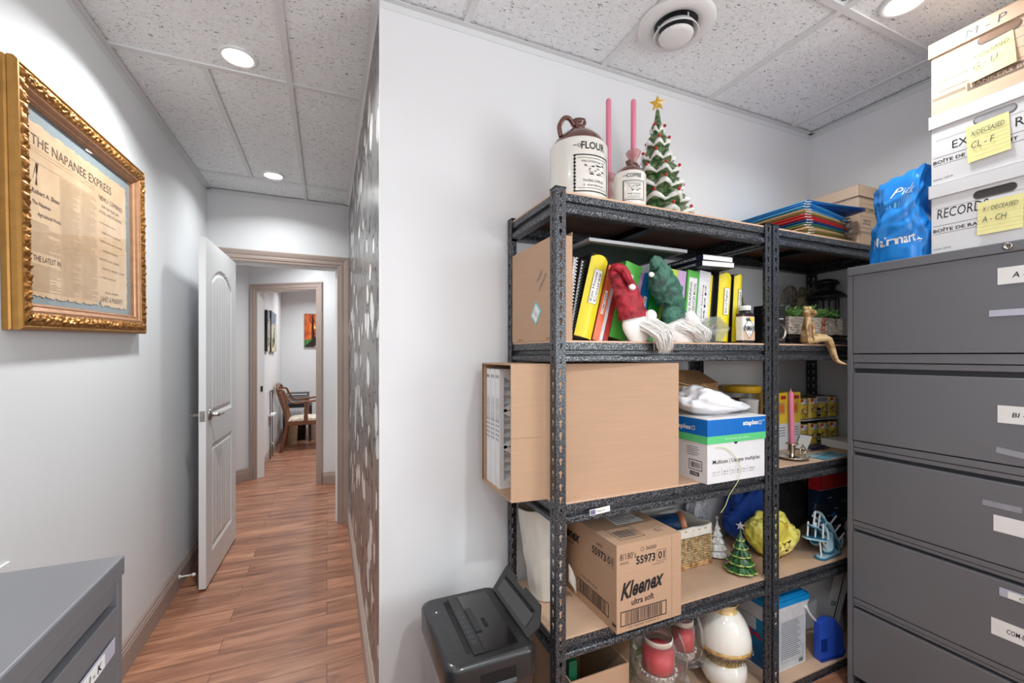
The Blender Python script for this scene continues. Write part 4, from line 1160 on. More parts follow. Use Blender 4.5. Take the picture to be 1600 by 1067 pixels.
# ------------------------------------------------------------------ blue plastic shopping bag
BAGB = plain('blue_polythene', (30, 134, 220), .28, var=.10, scale=8, bmp=.3, bscale=28, coat=.3)
BAGL = plain('pale_blue_print', (120, 190, 232), .4)
def blue_bag():
    t = thing('shopping_bag', 'crumpled blue plastic shopping bag standing on the filing cabinet beside the file boxes', 'shopping bag', (2.005, .903, 1.6905))
    H = .30
    def surf(u, v, off=0.0):
        a = 2 * PI * u; z = H * v
        rx = .068 * (1 + .15 * math.sin(PI * v)) * (1 - .28 * max(0, v - .45) ** 1.2); ry = .094 * (1 - .22 * math.exp(-((v - .58) / .16) ** 2)) * (1.03 - .05 * v)
        n1 = noise.noise(Vector((math.cos(a) * 1.8 + 5, math.sin(a) * 1.8, v * 3.2))); n2 = noise.noise(Vector((math.cos(a) * 5, math.sin(a) * 5 + 3, v * 8)))
        rdg = abs(noise.noise(Vector((math.cos(a) * 2.6, math.sin(a) * 2.6 + v * 3, v * 5 + 9))))
        k = 1 + .16 * n1 + .06 * n2 - .20 * rdg * min(1, v * 3) + off
        c, s = math.cos(a), math.sin(a)
        e = .62
        x = rx * k * math.copysign(abs(c) ** e, c); y = ry * k * math.copysign(abs(s) ** e, s)
        zz = z * (1 + .0 * n1) + (.030 * math.sin(a * 1.0 + 3.6) * v * v + .012 * n2 * v)
        return (x, y, max(zz, 0.0005 if v < .05 else 0))
    b = MB(); b.grid(surf, 96, 44, BAGB, True, True)
    b.add([surf(i / 96, 0) for i in range(96)], [tuple(range(95, -1, -1))], BAGB)
    # inner wall of the open mouth, folded down
    b.grid(lambda u, v: tuple(Vector(surf(u, 1 - .55 * v)) * 1.0 + Vector((-.006 * math.cos(2 * PI * u), -.006 * math.sin(2 * PI * u), .0)) - Vector((.5 * v * surf(u, 1)[0] * .6, .5 * v * surf(u, 1)[1] * .6, 0))), 64, 8, BAGL if False else BAGB, True, True)
    # white lettering and a paler printed patch, laid on the crumpled side that faces the room
    fn = lambda x, y: surf((.5 + (x) / .62) % 1.0, y / H, .015)
    # side facing -x is u = .5; reading direction is -y, which is growing u
    wrap_text(b, 'Walmart', fn, .034, PAPER, w=.118, x0=-.006, y0=.058, bold=.02, shear=0)
    wrap_text(b, '*', fn, .022, PAPER, w=.02, x0=.07, y0=.05, bold=.03)
    wrap_text(b, 'Pick', fn, .026, PAPER, w=.055, x0=.022, y0=.228, shear=.3)
    for k in range(14):
        x = -.03 + .006 * k; vs = [fn(x, .19), fn(x + .002, .19), fn(x + .002, .225), fn(x, .225)]; b.add(vs, [(0, 1, 2, 3)], BAGL)
    b.build('bag_body', t)
    c_ = MB(); c_.ball((-.045, -.02, .165), .022, PAPER, 12, 8, (1, 1.4, .6)); c_.ball((-.05, .015, .172), .012, plain('tan_wrapper', (200, 160, 90), .5), 10, 7); c_.build('bag_contents', t)
blue_bag()

for _o in bpy.data.objects:
    if '_body' in _o: del _o['_body']
# ------------------------------------------------------------------ second shelf: box, notebooks, binders, gnomes
Z2T = 1.3852
GREENB = plain('green_vinyl', (86, 178, 72), .38, var=.03, coat=.2); GREEN2 = plain('dark_green_vinyl', (30, 140, 54), .38, var=.03)
YELB = plain('yellow_vinyl', (232, 214, 40), .38, var=.03); ORB = plain('orange_vinyl', (226, 106, 66), .4, var=.03)
REDB = plain('red_vinyl', (186, 50, 52), .4); PURB = plain('lilac_vinyl', (196, 160, 208), .4); BLUB = plain('blue_vinyl', (26, 118, 184), .38)
YGB = plain('lime_vinyl', (184, 206, 70), .4); WHB = plain('white_vinyl', (222, 222, 226), .4); BLKV = plain('black_vinyl', (30, 31, 34), .45)
t = thing('cardboard_box', 'tall flat cardboard box with blue-edged sticker standing at the left shelf end', 'cardboard box', (.6275, 1.130, Z2T))
b = MB(); b.box((0, 0, 0), (.058, .338, .318), CARD); b.box((.058, 0, .0), (.0605, .338, .330), CARD)
for y in (.02, .23): b.box((-.0004, y, .004), (.001, y + .04, .010), CARD_D)
b.build('box_body', t, bevel=.003)
p = MB(); p.X = Matrix.Translation((-.0005, .165, .085)) @ Matrix.Rotation(math.radians(40), 4, 'X')
TEALP = plain('teal_print', (130, 196, 204), .5)
p.box((0, 0, 0), (-.0008, -.052, .060), TEALP); p.box((-.0009, -.006, .006), (-.0012, -.046, .052), PAPER)
p.text('3 of 3', (-.0013, -.010, .022), -EY, EZ, .014, GREY_INK, w=.032); p.build('sticker', t)
p = MB(); dv = Vector((0, -.74, .67)); du = Vector((0, -.67, -.74))
p.text('TAXES', (0, .115, .185), dv, Vector((0, .67, .74)), .014, GREY_INK, w=.05, shear=.2); p.text('COMPLETE', (0, .10, .158), dv, Vector((0, .67, .74)), .013, GREY_INK, w=.07, shear=.2); p.build('marker_writing', t)

def coil_book(x, y, lean, cover, wire, label, h=.27, th=.011):
    t = thing('spiral_notebook', label, 'notebook', (x, y, Z2T + th * 1.15 * math.sin(lean) + .0005), 0, 'spiral notebooks', rot=(0, lean, 0))
    b = MB(); b.box((0, .006, 0), (.0012, .22, h), cover); b.box((th - .0012, .006, 0), (th, .22, h), cover); b.box((.0015, .010, .002), (th - .0015, .218, h - .002), PAPER); b.build('pages', t)
    w_ = MB(); n = 24
    for k in range(n):
        z = .012 + k * (h - .024) / (n - 1)
        w_.tube([(th / 2 + (th * .62) * math.cos(a), .003 + .0075 * math.sin(a), z + .0012 * a) for a in [i * 2 * PI / 9 for i in range(10)]], .0014, wire, 5)
    w_.build('coil_binding', t); return t
coil_book(.692, 1.176, math.radians(7), WHB, PAPER, 'spiral notebook with a white coil next to the tall cardboard box')
coil_book(.711, 1.190, math.radians(11), BLKV, BLKV, 'spiral notebook with black coil leaning between notebook and yellow binder', th=.013)

PREV = [.727, math.radians(11), .25]
def binder(x, y, w, h, d, lean, mat, label, lab=None, name='ring_binder', arch=False, lw=.6, l0=.35, l1=.8, side=None, cat='binder', group='binders on the shelf'):
    """local x thickness, y depth from spine, z up"""
    need = PREV[0] + w * math.sin(lean) ** 2 / math.cos(lean) + max(0, PREV[2] * (math.tan(PREV[1]) - math.tan(lean))) + .0012
    x = max(x, need); PREV[:] = [x + w * math.cos(lean), lean, h]
    t = thing(name, label, cat, (x, y, Z2T + w * math.sin(lean) + .0003), 0, group, rot=(0, lean, 0))
    b = MB(); sm = side or mat
    if arch:
        ol = [(0, 0)] + [(w * i / 10, -.010 * math.sin(PI * i / 10)) for i in range(1, 10)] + [(w, 0), (w, .003), (0, .003)]
        vs = []; n = 16
        # spine bulging along its height
        b.grid(lambda u, v: (u * w, -.010 * math.sin(PI * min(1, max(0, u))) - .002, .004 + v * (h - .004) - (.012 * (abs(u * 2 - 1) ** 2) if v > .999 else 0)), 9, 24, mat)
        b.grid(lambda u, v: (u * w, lerp(-.002 - .010 * math.sin(PI * u), .004, v), h - .0), 9, 2, mat)
    else:
        b.box((0, -.0015, 0), (w, .001, h), mat)
    b.box((0, 0, 0), (.0022, d, h), sm); b.box((w - .0022, 0, 0), (w, d, h), sm)
    b.build('binder_cover', t, bevel=.0006)
    if w > .008:
        p = MB(); p.box((.003, .012, .008), (w - .003, d - .012, h - .014), PAPER); p.build('pages', t)
    if lab is not None:
        l = MB(); yo = -.0135 if arch else -.0022
        xa, xb = w * (1 - lw) / 2, w * (1 + lw) / 2
        l.box((xa, yo, h * l0), (xb, yo + .0008, h * l1), PAPER)
        if arch: l.rect((xa - .001, yo, h * l0 - .001), EX * (xb - xa + .002), EZ * (h * (l1 - l0) + .002), .0008, INK)
        if lab:
            L = lab if isinstance(lab, list) else [lab]; n = len(L); ww = (xb - xa)
            for i, s in enumerate(L):
                # lettering that reads upwards along the spine
                hh = min(ww / n * .62, .011)
                l.text(s, (xa + ww * (i + 1) / n - (ww / n - hh) / 2, yo, h * l0 + h * (l1 - l0) * .06), EZ, -EX, hh, INK, w=h * (l1 - l0) * .86, bold=.01, lift=.0003)
        l.build('spine_label', t)
    return t
D_ = .27
binder(.727, 1.198, .066, .285, D_, math.radians(14.5), YELB, 'fat yellow arched binder leaning right beside the spiral notebooks', ['Kim House', 'Course'], arch=True, lw=.45, l0=.42, l1=.82, side=BLKV)
binder(.806, 1.200, .026, .262, D_, math.radians(15), ORB, 'orange binder with white label leaning on the fat yellow binder', 'COMMITTEE BUS', l0=.35, l1=.66, lw=.4)
binder(.836, 1.206, .013, .262, D_, math.radians(15), WHB, 'thin white binder between the orange and red binders')
binder(.853, 1.208, .019, .270, D_, math.radians(15), REDB, 'red binder behind the red-hatted gnome hat', 'CUST LIST', l0=.80, l1=.95, lw=.5)
binder(.876, 1.204, .070, .272, D_, math.radians(15), GREENB, 'wide light green binder right of the red-hatted gnome', 'ST LUKES (BOARD 2)', l0=.35, l1=.85, lw=.22)
binder(.953, 1.212, .016, .252, D_, math.radians(15), PURB, 'lilac binder between the wide green and blue binders')
binder(.974, 1.204, .030, .246, D_, math.radians(15), BLUB, 'blue binder leaning between the two gnomes', 'BUDGETING', l0=.35, l1=.66, lw=.45)
binder(1.012, 1.200, .046, .232, D_, math.radians(14.5), GREEN2, 'dark green binder leaning against the blue binder, behind the green-hatted gnome', '', l0=.78, l1=.9, lw=.4)
binder(1.063, 1.206, .014, .225, D_, math.radians(14.5), YGB, 'thin lime green binder directly behind the green-hatted gnome')
binder(1.125, 1.21, .036, .268, D_, math.radians(6), YGB, 'lime binder showing its top over the green hat')
binder(1.164, 1.212, .038, .266, D_, math.radians(6), PURB, 'lilac binder right of the green hat, beside the lettered green binder')
binder(1.204, 1.205, .054, .268, D_, math.radians(6), GREENB, 'green binder with long printed FINANCIAL PLANNING label', ['FINANCIAL PLANNING', 'FINANCING SERVICES MODEL'], l0=.1, l1=.9, lw=.72)
binder(1.260, 1.203, .056, .270, D_, math.radians(6), WHB, 'white binder with small printed lines beside the lettered green binder', ['just looking', 'app'], l0=.30, l1=.85, lw=.5)
binder(1.320, 1.208, .012, .262, D_, math.radians(6), YELB, 'thin yellow binder between the white binder and black gap')
binder(1.336, 1.214, .016, .255, D_, math.radians(5.5), BLKV, 'thin black slab for the shaded gap left of the fat yellow pair')  # no binder here: shade of the gap put in as a black slab
binder(1.355, 1.196, .064, .268, D_ - .02, math.radians(4.5), YELB, 'fat yellow arched binder, left one of the pair by the glass bottle', ['Bill of Rights'], arch=True, lw=.38, l0=.40, l1=.78, side=BLKV)
binder(1.442, 1.196, .044, .268, D_ - .02, math.radians(3.5), YELB, 'yellow arched binder directly behind the white-capped bottle', ['Minutes'], arch=True, lw=.34, l0=.42, l1=.78, side=BLKV)
# the grey panel that lies on the binders
LAPG = plain('grey_laptop_shell', (158, 160, 162), .4, .4, .02)
t = MB(); t.box((0, 0, 0), (.415, .29, .011), LAPG); t.box((.02, .02, -.001), (.395, .27, 0), plain('green_reflection_shell', (42, 60, 52), .4))  # greenish reflection on the tray underside is put into its colour
o = t.build('flat_metal_tray', bevel=.003); tag(o, 'flat grey metal tray lying across the tops of the binders', 'tray'); place(o, (.772, 1.165, 1.7065), 0)
# two books lying on the binders, spines to the left
NAVYK = plain('navy_cloth', (26, 28, 52), .6)
for k, (dz, rz, lb) in enumerate(((0, -6, 'dark paperback lying on the binders, lower one of the two'), (.0225, -2, 'dark paperback lying on the binders, upper one of the two'))):
    t = thing('book', lb, 'book', (1.242 + .004 * k, 1.150, 1.6625 + dz), math.radians(rz), 'dark paperbacks on the binders')
    b = MB(); b.box((0, 0, 0), (.15, .23, .0012), NAVYK); b.box((0, 0, .0195), (.15, .23, .0207), NAVYK); b.box((0, 0, 0), (.0014, .23, .0207), NAVYK); b.build('book_cover', t)
    b.text if False else None
    p = MB(); p.box((.0018, .003, .0014), (.146, .226, .0193), PAPER); p.build('pages', t)
    p = MB(); p.text('THE HANDBOOK', (0, .20, .006), -EY, EZ, .009, PAPER, w=.17, bold=.02); p.build('spine_title', t)

# ---- gnomes
def velvet(name, c1, c2):
    m, n, b = nt(name); f = noise_n(n, coord(n), 26, 4, .6, .8)
    n.links.new(ramp(n, f, [(.35, S(*c1)), (.62, S(*c2))]), b.inputs['Base Color'])
    b.inputs['Roughness'].default_value = .6; b.inputs['Sheen Weight'].default_value = 1.0; b.inputs['Sheen Roughness'].default_value = .35
    b.inputs['Sheen Tint'].default_value = S(*c2); bump(n, b, noise_n(n, coord(n), 55, 3, .6, 1.0), .7, .004)
    return m
VELR = velvet('red_velvet', (96, 10, 22), (176, 28, 48)); VELG = velvet('green_velvet', (14, 48, 42), (58, 112, 92))
FUR = plain('white_plush', (236, 234, 230), .85, var=.03, sheen=.6, bmp=.4, bscale=160)
FELT = plain('white_felt', (240, 238, 236), .8, sheen=.4, bmp=.15, bscale=300)
def spline(P, n=6):
    P = [Vector(p) for p in P]; out = []
    for i in range(len(P) - 1):
        a, b, c, d = P[max(i - 1, 0)], P[i], P[i + 1], P[min(i + 2, len(P) - 1)]
        for j in range(n):
            u = j / n; out.append(.5 * ((2 * b) + (c - a) * u + (2 * a - 5 * b + 4 * c - d) * u * u + (3 * b - a - 3 * c + d) * u ** 3))
    out.append(P[-1]); return out
def gnome(loc, rz, body, hat_path, hat_r, mat, nose, beard_tip, pom, label, seed=1, flat=.6):
    t = thing('gnome', label, 'plush gnome', loc, rz, None)
    bw, bd, bh = body
    b = MB()
    def f(u, v):
        a = 2 * PI * u; z = bh * v; r = math.sin(PI * (.12 + .80 * (1 - v) ** .9)) ** .5 if v < 1 else .35
        k = 1 + .04 * noise.noise(Vector((math.cos(a) * 2, math.sin(a) * 2, v * 3 + seed)))
        return (bw * r * k * math.cos(a), bd * r * k * math.sin(a), z)
    b.grid(f, 40, 18, FUR, True, True); b.add([f(i / 40, 0) for i in range(40)], [tuple(range(39, -1, -1))], FUR)
    b.add([f(i / 40, 1) for i in range(40)], [tuple(range(40))], FUR)
    b.build('body', t)
    h = MB(); P = spline(hat_path, 7); n = len(P)
    R = []
    for i in range(n):
        s = i / (n - 1) * (len(hat_r) - 1); k = int(min(s, len(hat_r) - 2)); R.append(lerp(hat_r[k], hat_r[k + 1], s - k))
    # a wrinkled velvet sleeve along the path
    seg = 40; vs = []; T0 = None; u = Vector((1, 0, 0))
    for i in range(n):
        tn = (P[min(i + 1, n - 1)] - P[max(i - 1, 0)]).normalized(); u = (u - tn * u.dot(tn)).normalized(); v = tn.cross(u)
        for k in range(seg):
            a = 2 * PI * k / seg
            w1 = noise.noise(Vector((math.cos(a) * 1.6 + seed, math.sin(a) * 1.6, i * .30))); w2 = noise.noise(Vector((math.cos(a) * 3.5, math.sin(a) * 3.5 + seed, i * .8)))
            r = R[i] * (1 + .22 * w1 + .13 * w2)
            q = P[i] + u * r * math.cos(a) + v * r * flat * math.sin(a); vs.append(tuple(q))
    fs = [(i * seg + k, i * seg + (k + 1) % seg, (i + 1) * seg + (k + 1) % seg, (i + 1) * seg + k) for i in range(n - 1) for k in range(seg)]
    h.add(vs, fs, mat, True); h.add(vs[-seg:], [tuple(range(seg))], mat, True); h.build('hat', t)
    p = MB(); p.ball(pom[:3], pom[3], FELT, 16, 10, (1, .7, .8)); p.build('pompom', t)
    q = MB(); q.ball(nose[:3], nose[3], FELT, 24, 16, (1, .75, .92)); q.build('nose', t)
    # the combed beard: tapering strands
    rr = random.Random(seed); s = MB(); bt = Vector(beard_tip)
    for k in range(420):
        a = rr.uniform(-1, 1); z0 = nose[2] - abs(a) * .025 + rr.uniform(-.018, .004); x0 = nose[0] + a * bw * .85
        y0 = -bd * (1 - .5 * a * a) * .92
        e = rr.random() ** 1.5
        end = Vector((lerp(x0, bt.x, .80) + rr.gauss(0, .010), bt.y + rr.gauss(0, .006), lerp(.006, bt.z, 1 - e) + rr.uniform(-.004, .01)))
        if end.z < .002 and bt.z >= 0: end.z = .002
        mid = Vector((lerp(x0, end.x, .45) + rr.gauss(0, .004), min(y0, end.y) - (.018 if bt.z < 0 else .006) + rr.gauss(0, .002), lerp(z0, end.z, .5) + .006))
        Q = spline([(x0, y0, z0), mid, end], 4)
        s.tube(Q, [lerp(.0019, .0004, (i / (len(Q) - 1)) ** 1.2) for i in range(len(Q))], FUR, 4, True, False)
    s.build('beard', t)
    return t
# red hat: from the brow up and to the left, tip folded over to the front
gnome((.948, 1.142, Z2T), 0, (.062, .026, .105), [(-.02, 0, .075), (-.030, .004, .125), (-.052, .006, .175), (-.078, .006, .215), (-.085, -.002, .235), (-.070, -.016, .225), (-.062, -.026, .200), (-.055, -.030, .180)],
      [.054, .050, .042, .036, .030, .026, .020, .006], VELR, (.030, -.026, .085, .021), (.085, -.040, -.040), (-.052, -.034, .172, .0125), 'plush gnome with a red velvet hat and white beard hanging over the shelf edge', 3)
gnome((1.150, 1.150, Z2T), 0, (.085, .026, .100), [(-.035, 0, .078), (-.045, .004, .110), (-.030, .0, .125), (-.052, .004, .160), (-.085, .004, .200), (-.105, .004, .245), (-.125, .0, .262), (-.140, -.006, .252)],
      [.058, .038, .034, .062, .060, .046, .030, .012], VELG, (.005, -.028, .086, .0245), (.080, -.028, .006), (-.150, -.012, .225, .011), 'plush gnome with a green velvet hat lying beside the clear glass cube', 5)
# ---- clear glass cube on its edge
gc = MB(); s_ = .034; GLASS_ = GLASS; GLASS = CUBEG
for a, b in (((-s_, -s_, -s_), (s_, s_, -s_ + .006)), ((-s_, -s_, s_ - .006), (s_, s_, s_)), ((-s_, -s_, -s_ + .006), (-s_ + .006, s_, s_ - .006)), ((s_ - .006, -s_, -s_ + .006), (s_, s_, s_ - .006)), ((-s_ + .006, s_ - .006, -s_ + .006), (s_ - .006, s_, s_ - .006))):
    gc.box(a, b, GLASS)
gc.lathe([(0, -.02), (.016, -.02), (.022, -.004), (.020, .012), (.014, .012), (.014, -.012), (0, -.012)], GLASS, 24)
o = gc.build('glass_block', bevel=.0012); GLASS = GLASS_; tag(o, 'clear square glass candle block tipped on its corner between the gnome and bottle', 'glass block'); place(o, (1.298, 1.152, Z2T + .0475), 0, (math.radians(90), math.radians(38), 0))
# ---- bottle with white cap
t = thing('bottle', 'square bottle with white cap and a diamond label, beside yellow binders', 'bottle', (1.462, 1.150, Z2T))
b = MB(); AMB = plain('dark_red_glass', (112, 22, 24), .08, var=.03, coat=.8)
b.prism(rrect(.066, .034, .008), 0, .010, BLKV); b.prism(rrect(.066, .034, .008), .010, .104, AMB); b.prism(rrect(.066, .034, .008), .104, .112, BLKV); b.lathe([(.024, .112), (.018, .118), (.017, .124)], BLKV, 24); b.build('bottle_body', t)
c = MB(); c.lathe([(0, .124), (.019, .124), (.0195, .126), (.0195, .140), (.018, .142), (0, .142)], PAPER, 28, wob=lambda a, z: 1 + .012 * math.cos(28 * a)); c.build('cap', t)
l = MB(); TANL = plain('tan_label', (212, 178, 148), .6)
l.prism(rrect(.0668, .0348, .008), .011, .100, PAPER, top=False, bottom=False)
yl = -.0176
l.quad((-.030, yl, .012), EX * .060, EZ * .040, TANL); l.quad((-.002, yl, .082), EX * .028, EZ * .016, plain('lemon_print', (236, 206, 80), .6))
dm = [(0, .094), (.031, .056), (0, .018), (-.031, .056)]
for i in range(4):
    a, b_ = Vector((dm[i][0], yl - .0003, dm[i][1])), Vector((dm[(i + 1) % 4][0], yl - .0003, dm[(i + 1) % 4][1])); l.tube([a, b_], .0010, INK, 4)
l.add([(x * .95, yl - .0002, .056 + (z - .056) * .95) for x, z in dm], [(3, 2, 1, 0)], PAPER)
l.text('INMAN', (-.027, yl - .0006, .046), EX, EZ, .020, INK, w=.055, bold=.02); l.text('Co.', (-.006, yl - .0003, .030), EX, EZ, .008, INK, w=.012)
for k in range(7): l.ball((-.014 + .003 * k, yl, .088 + .004 * math.sin(k * 2)), .0042, plain('herb_print', (60, 84, 74), .7), 8, 6, (1, .12, 1))
l.build('bottle_label', t)
# ---- loudspeaker
t = thing('computer_speaker', 'small black desktop speaker with a silver-ringed cone behind the shelf posts', 'speaker', (1.628, 1.172, Z2T))
b = MB(); BLKP = plain('black_plastic', (36, 38, 42), .42, var=.04); b.prism(rrect(.105, .075, .012, 4, .0525, .0375), 0, .156, BLKP); b.box((.02, -.0008, .118), (.09, .002, .140), INK)
b.text('amplify', (.048, -.001, .098), EX, EZ, .008, PAPER, w=.036, bold=.02); b.build('speaker_case', t, bevel=.002)
c = MB(); c.X = Matrix.Translation((.066, -.001, .048)) @ Matrix.Rotation(PI / 2, 4, 'X')
c.lathe([(.034, -.001), (.034, .003), (.031, .0045), (.027, .003), (.024, -.0005)], NICKEL, 36); c.lathe([(.024, .0005), (.015, .001), (.010, .002), (0, .004)], INK, 32); c.build('driver_cone', t)
# ---- straw wreath, headphones behind the bottle
t = MB(); STRAW = blotch('dried_straw', (150, 124, 92), (206, 186, 150), 40, .8, 0)
t.tube([(.052 * math.cos(a), .010 * math.sin(3 * a), .056 + .052 * math.sin(a)) for a in [2 * PI * i / 40 for i in range(41)]], [.013 + .002 * math.sin(i * 1.9) for i in range(41)], STRAW, 10, True, False)
t.tube(spline([(-.048, 0, .07), (-.075, 0, .15), (-.095, .01, .22), (-.11, .02, .262), (-.135, .03, .258), (-.15, .03, .235)], 6), .0055, STRAW, 8)
o = t.build('straw_wreath'); tag(o, 'pale straw wreath with a loose curved stem standing behind the bottle', 'wreath'); place(o, (1.785, 1.345, Z2T + .0125), 0)
t = MB(); SHB = plain('gloss_black_plastic', (14, 15, 17), .12, var=.02, coat=1)
t.ball((0, 0, .0), .024, SHB, 20, 14); t.ball((-.045, .02, -.006), .020, SHB, 20, 14); t.tube(spline([(0, 0, .02), (-.01, .01, .045), (-.04, .02, .035), (-.045, .02, .01)], 5), .004, SHB, 8)
t.lathe([(0, -.125), (.022, -.125), (.022, -.121), (.004, -.117), (.004, -.02), (0, -.02)], SHB, 16)
o = t.build('earphone_stand'); tag(o, 'glossy black ball-shaped earphones on a stand behind the white-capped bottle', 'earphones'); place(o, (1.668, 1.312, Z2T + .1255), 0)

# ---- second unit, same level: stacked dark cases, planter, frog, lantern, wheel figure
t = MB()
for k in range(4): t.box((.0 + .004 * (k % 2), .0 + .003 * k, .011 * k), (.40 - .006 * (k % 3), .135, .011 * k + .0095), SHB if k % 2 else BLKV)
o = t.build('slim_case_bundle', bevel=.002); tag(o, 'low bundle of slim glossy black cases lying under the planter', 'black cases'); place(o, (1.752, 1.168, Z2T), 0)
t = MB(); t.tube(spline([(0, 0, .004), (.06, -.012, .010), (.13, .0, .030), (.22, -.01, .042), (.28, .0, .038)], 8), .0028, DARKM, 6)
o = t.build('cable'); tag(o, 'thin grey cable draped in front of the slim black cases', 'cable'); place(o, (1.790, 1.155, Z2T - .001), 0)
t = thing('planter_box', 'rustic pale wooden planter box with artificial greens on the slim black cases', 'planter', (1.765, 1.185, Z2T + .0432))
WOODG = blotch('weathered_wood', (128, 118, 106), (198, 188, 174), 10, .85, 0, (3, 3, 26))
b = MB(); PW, PD, PH = .365, .105, .074
b.box((0, 0, 0), (PW, .006, PH), WOODG); b.box((0, PD - .006, 0), (PW, PD, PH), WOODG); b.box((0, .006, 0), (.006, PD - .006, PH), WOODG); b.box((PW - .006, .006, 0), (PW, PD - .006, PH), WOODG); b.box((.006, .006, 0), (PW - .006, PD - .006, .04), WOODG); b.build('box_sides', t, bevel=.001)
r = MB(); COP = blotch('copper_glitter', (120, 52, 36), (206, 132, 96), 120, .5, 0); rr = random.Random(5)
for k in range(70): r.ball((.225 + rr.uniform(-.010, .010), -.003 + rr.uniform(-.002, .001), rr.uniform(.004, .074)), rr.uniform(.002, .0042), COP, 6, 4)
r.build('berry_trim', t)
GRN = [plain('pine_green', (74, 124, 56), .6), plain('bright_pine', (132, 176, 96), .6), plain('silver_green', (150, 170, 140), .6)]
def sprigs(t, cx0, cx1, cy, z, n, name, seed, mats, ln=.055, spread=.6, up=.5):
    rr = random.Random(seed); g = MB()
    for k in range(n):
        x = rr.uniform(cx0, cx1); a = rr.uniform(0, 2 * PI); el = rr.uniform(up * .3, up * 1.5)
        d = Vector((math.cos(a) * math.cos(el), math.sin(a) * math.cos(el) * spread, math.sin(el))); p0 = Vector((x, cy + rr.uniform(-.02, .02), z)); L_ = ln * rr.uniform(.6, 1.1)
        g.tube([p0, p0 + d * L_], .0009, mats[0], 4, True, False)
        for j in range(9):
            q = p0 + d * L_ * (.2 + .09 * j)
            for s in (-1, 1):
                e = (d.cross(EZ).normalized() * s * .8 + d * .7 + EZ * rr.uniform(-.2, .5)).normalized() * .016 * rr.uniform(.7, 1.1)
                g.tube([q, q + e * .6, q + e], [.0014, .0018, .0004], rr.choice(mats), 3, True, False)
    return g.build(name, t)
sprigs(t, .02, .12, .05, .074, 44, 'pine_sprigs', 2, GRN[:2], .058, .8, .6)
sprigs(t, .18, .355, .045, .074, 110, 'pine_sprigs', 3, GRN[:2], .075, .8, .5)
pc = MB(); rr = random.Random(9); PCN = plain('pine_cone_brown', (150, 116, 80), .6)
for c_ in ((.135, .01, .088), (.155, .02, .078)):
    for k in range(34):
        f = k / 34; a = k * 2.4; r_ = .016 * math.sin(PI * (f * .85 + .1)); pc.ball((c_[0] + r_ * math.cos(a), c_[1] + r_ * math.sin(a), c_[2] - .016 + .034 * f), .0048, PCN, 6, 4, (1, 1, .5))
pc.build('pine_cones', t)
sprigs(t, .015, .07, .085, .085, 16, 'silver_twigs', 7, [plain('silver_twig', (206, 206, 208), .4, .2), GRN[2]], .11, .3, .5)
# frog figure
t = thing('frog_figurine', 'golden long-legged frog figurine sitting on the shelf edge, legs dangling', 'figurine', (1.790, 1.128, Z2T + .0008))
BRZ = blotch('worn_gold_paint', (138, 100, 56), (214, 186, 138), 22, .3, .3)
b = MB(); TL = .030
b.tube(spline([(.006, .004, .014), (.008, .004, .045), (.006, .002, .075), (.004, 0, .098), (.004, 0, .112)], 5), [.027, .026, .025, .024, .023, .022, .0215, .021, .0205, .020, .019, .018, .017, .0165, .016, .015, .014, .013, .013, .013, .013], BRZ, 20, flat=.75)
b.ball((.008, 0, .012), .030, BRZ, 20, 12, (1.05, .8, .42))
# head: a wide flat frog's head with two eye bumps and a mouth line
b.ball((.010, -.004, .124), .0265, BRZ, 24, 16, (1.28, .85, .66)); b.ball((-.006, .0, .143), .0095, BRZ, 12, 8); b.ball((.018, .0, .145), .0085, BRZ, 12, 8)
b.build('frog_body', t)
mth = MB(); mth.tube(spline([(-.014, -.0235, .121), (.006, -.028, .117), (.026, -.0245, .121), (.040, -.011, .125)], 5), .0011, plain('dark_gilt', (84, 58, 34), .5), 5); mth.build('mouth', t)
for (sg, pth, rad) in ((1, [(.010, -.012, .020), (.045, -.016, .027), (.088, -.018, .026), (.100, -.022, .008), (.112, -.030, -.028), (.122, -.032, -.056), (.130, -.040, -.072), (.142, -.050, -.078)], [.017, .015, .013, .0125, .0105, .0080, .0066, .0038]),
                       (-1, [(.004, -.016, .016), (.040, -.024, .020), (.082, -.032, .020), (.094, -.036, .004), (.106, -.040, -.030), (.116, -.044, -.060), (.124, -.052, -.074), (.136, -.062, -.081)], [.016, .014, .012, .0115, .0095, .0075, .0060, .0036])):
    l = MB(); P = spline(pth, 4); n = len(P); R = []
    for i in range(n):
        s = i / (n - 1) * (len(rad) - 1); k = int(min(s, len(rad) - 2)); R.append(lerp(rad[k], rad[k + 1], s - k))
    l.tube(P, R, BRZ, 12)
    e = P[-1]
    for k in (-1, 0, 1): l.tube([P[-4], P[-2] + Vector((0, .004 * k, 0)), e + Vector((.006, .007 * k, -.004))], [.0045, .0032, .0016], BRZ, 8)
    l.build('leg', t)
for sg in (-1, 1):
    a_ = MB(); a_.tube(spline([(.006 + sg * .012, -.008, .092), (.008 + sg * .021, -.010, .065), (.004 + sg * .018, -.014, .035), (sg * .022, -.020, .007)], 5), [.0068, .0066, .0064, .0062, .006, .0058, .0056, .0054, .0052, .005, .0048, .0046, .0044, .0042, .004, .0045], BRZ, 10)
    for k in (-1, 0, 1): a_.tube([(sg * .022, -.020, .007), (sg * .024 + .006 * k, -.026, .003)], [.0032, .0016], BRZ, 6)
    a_.build('arm', t)
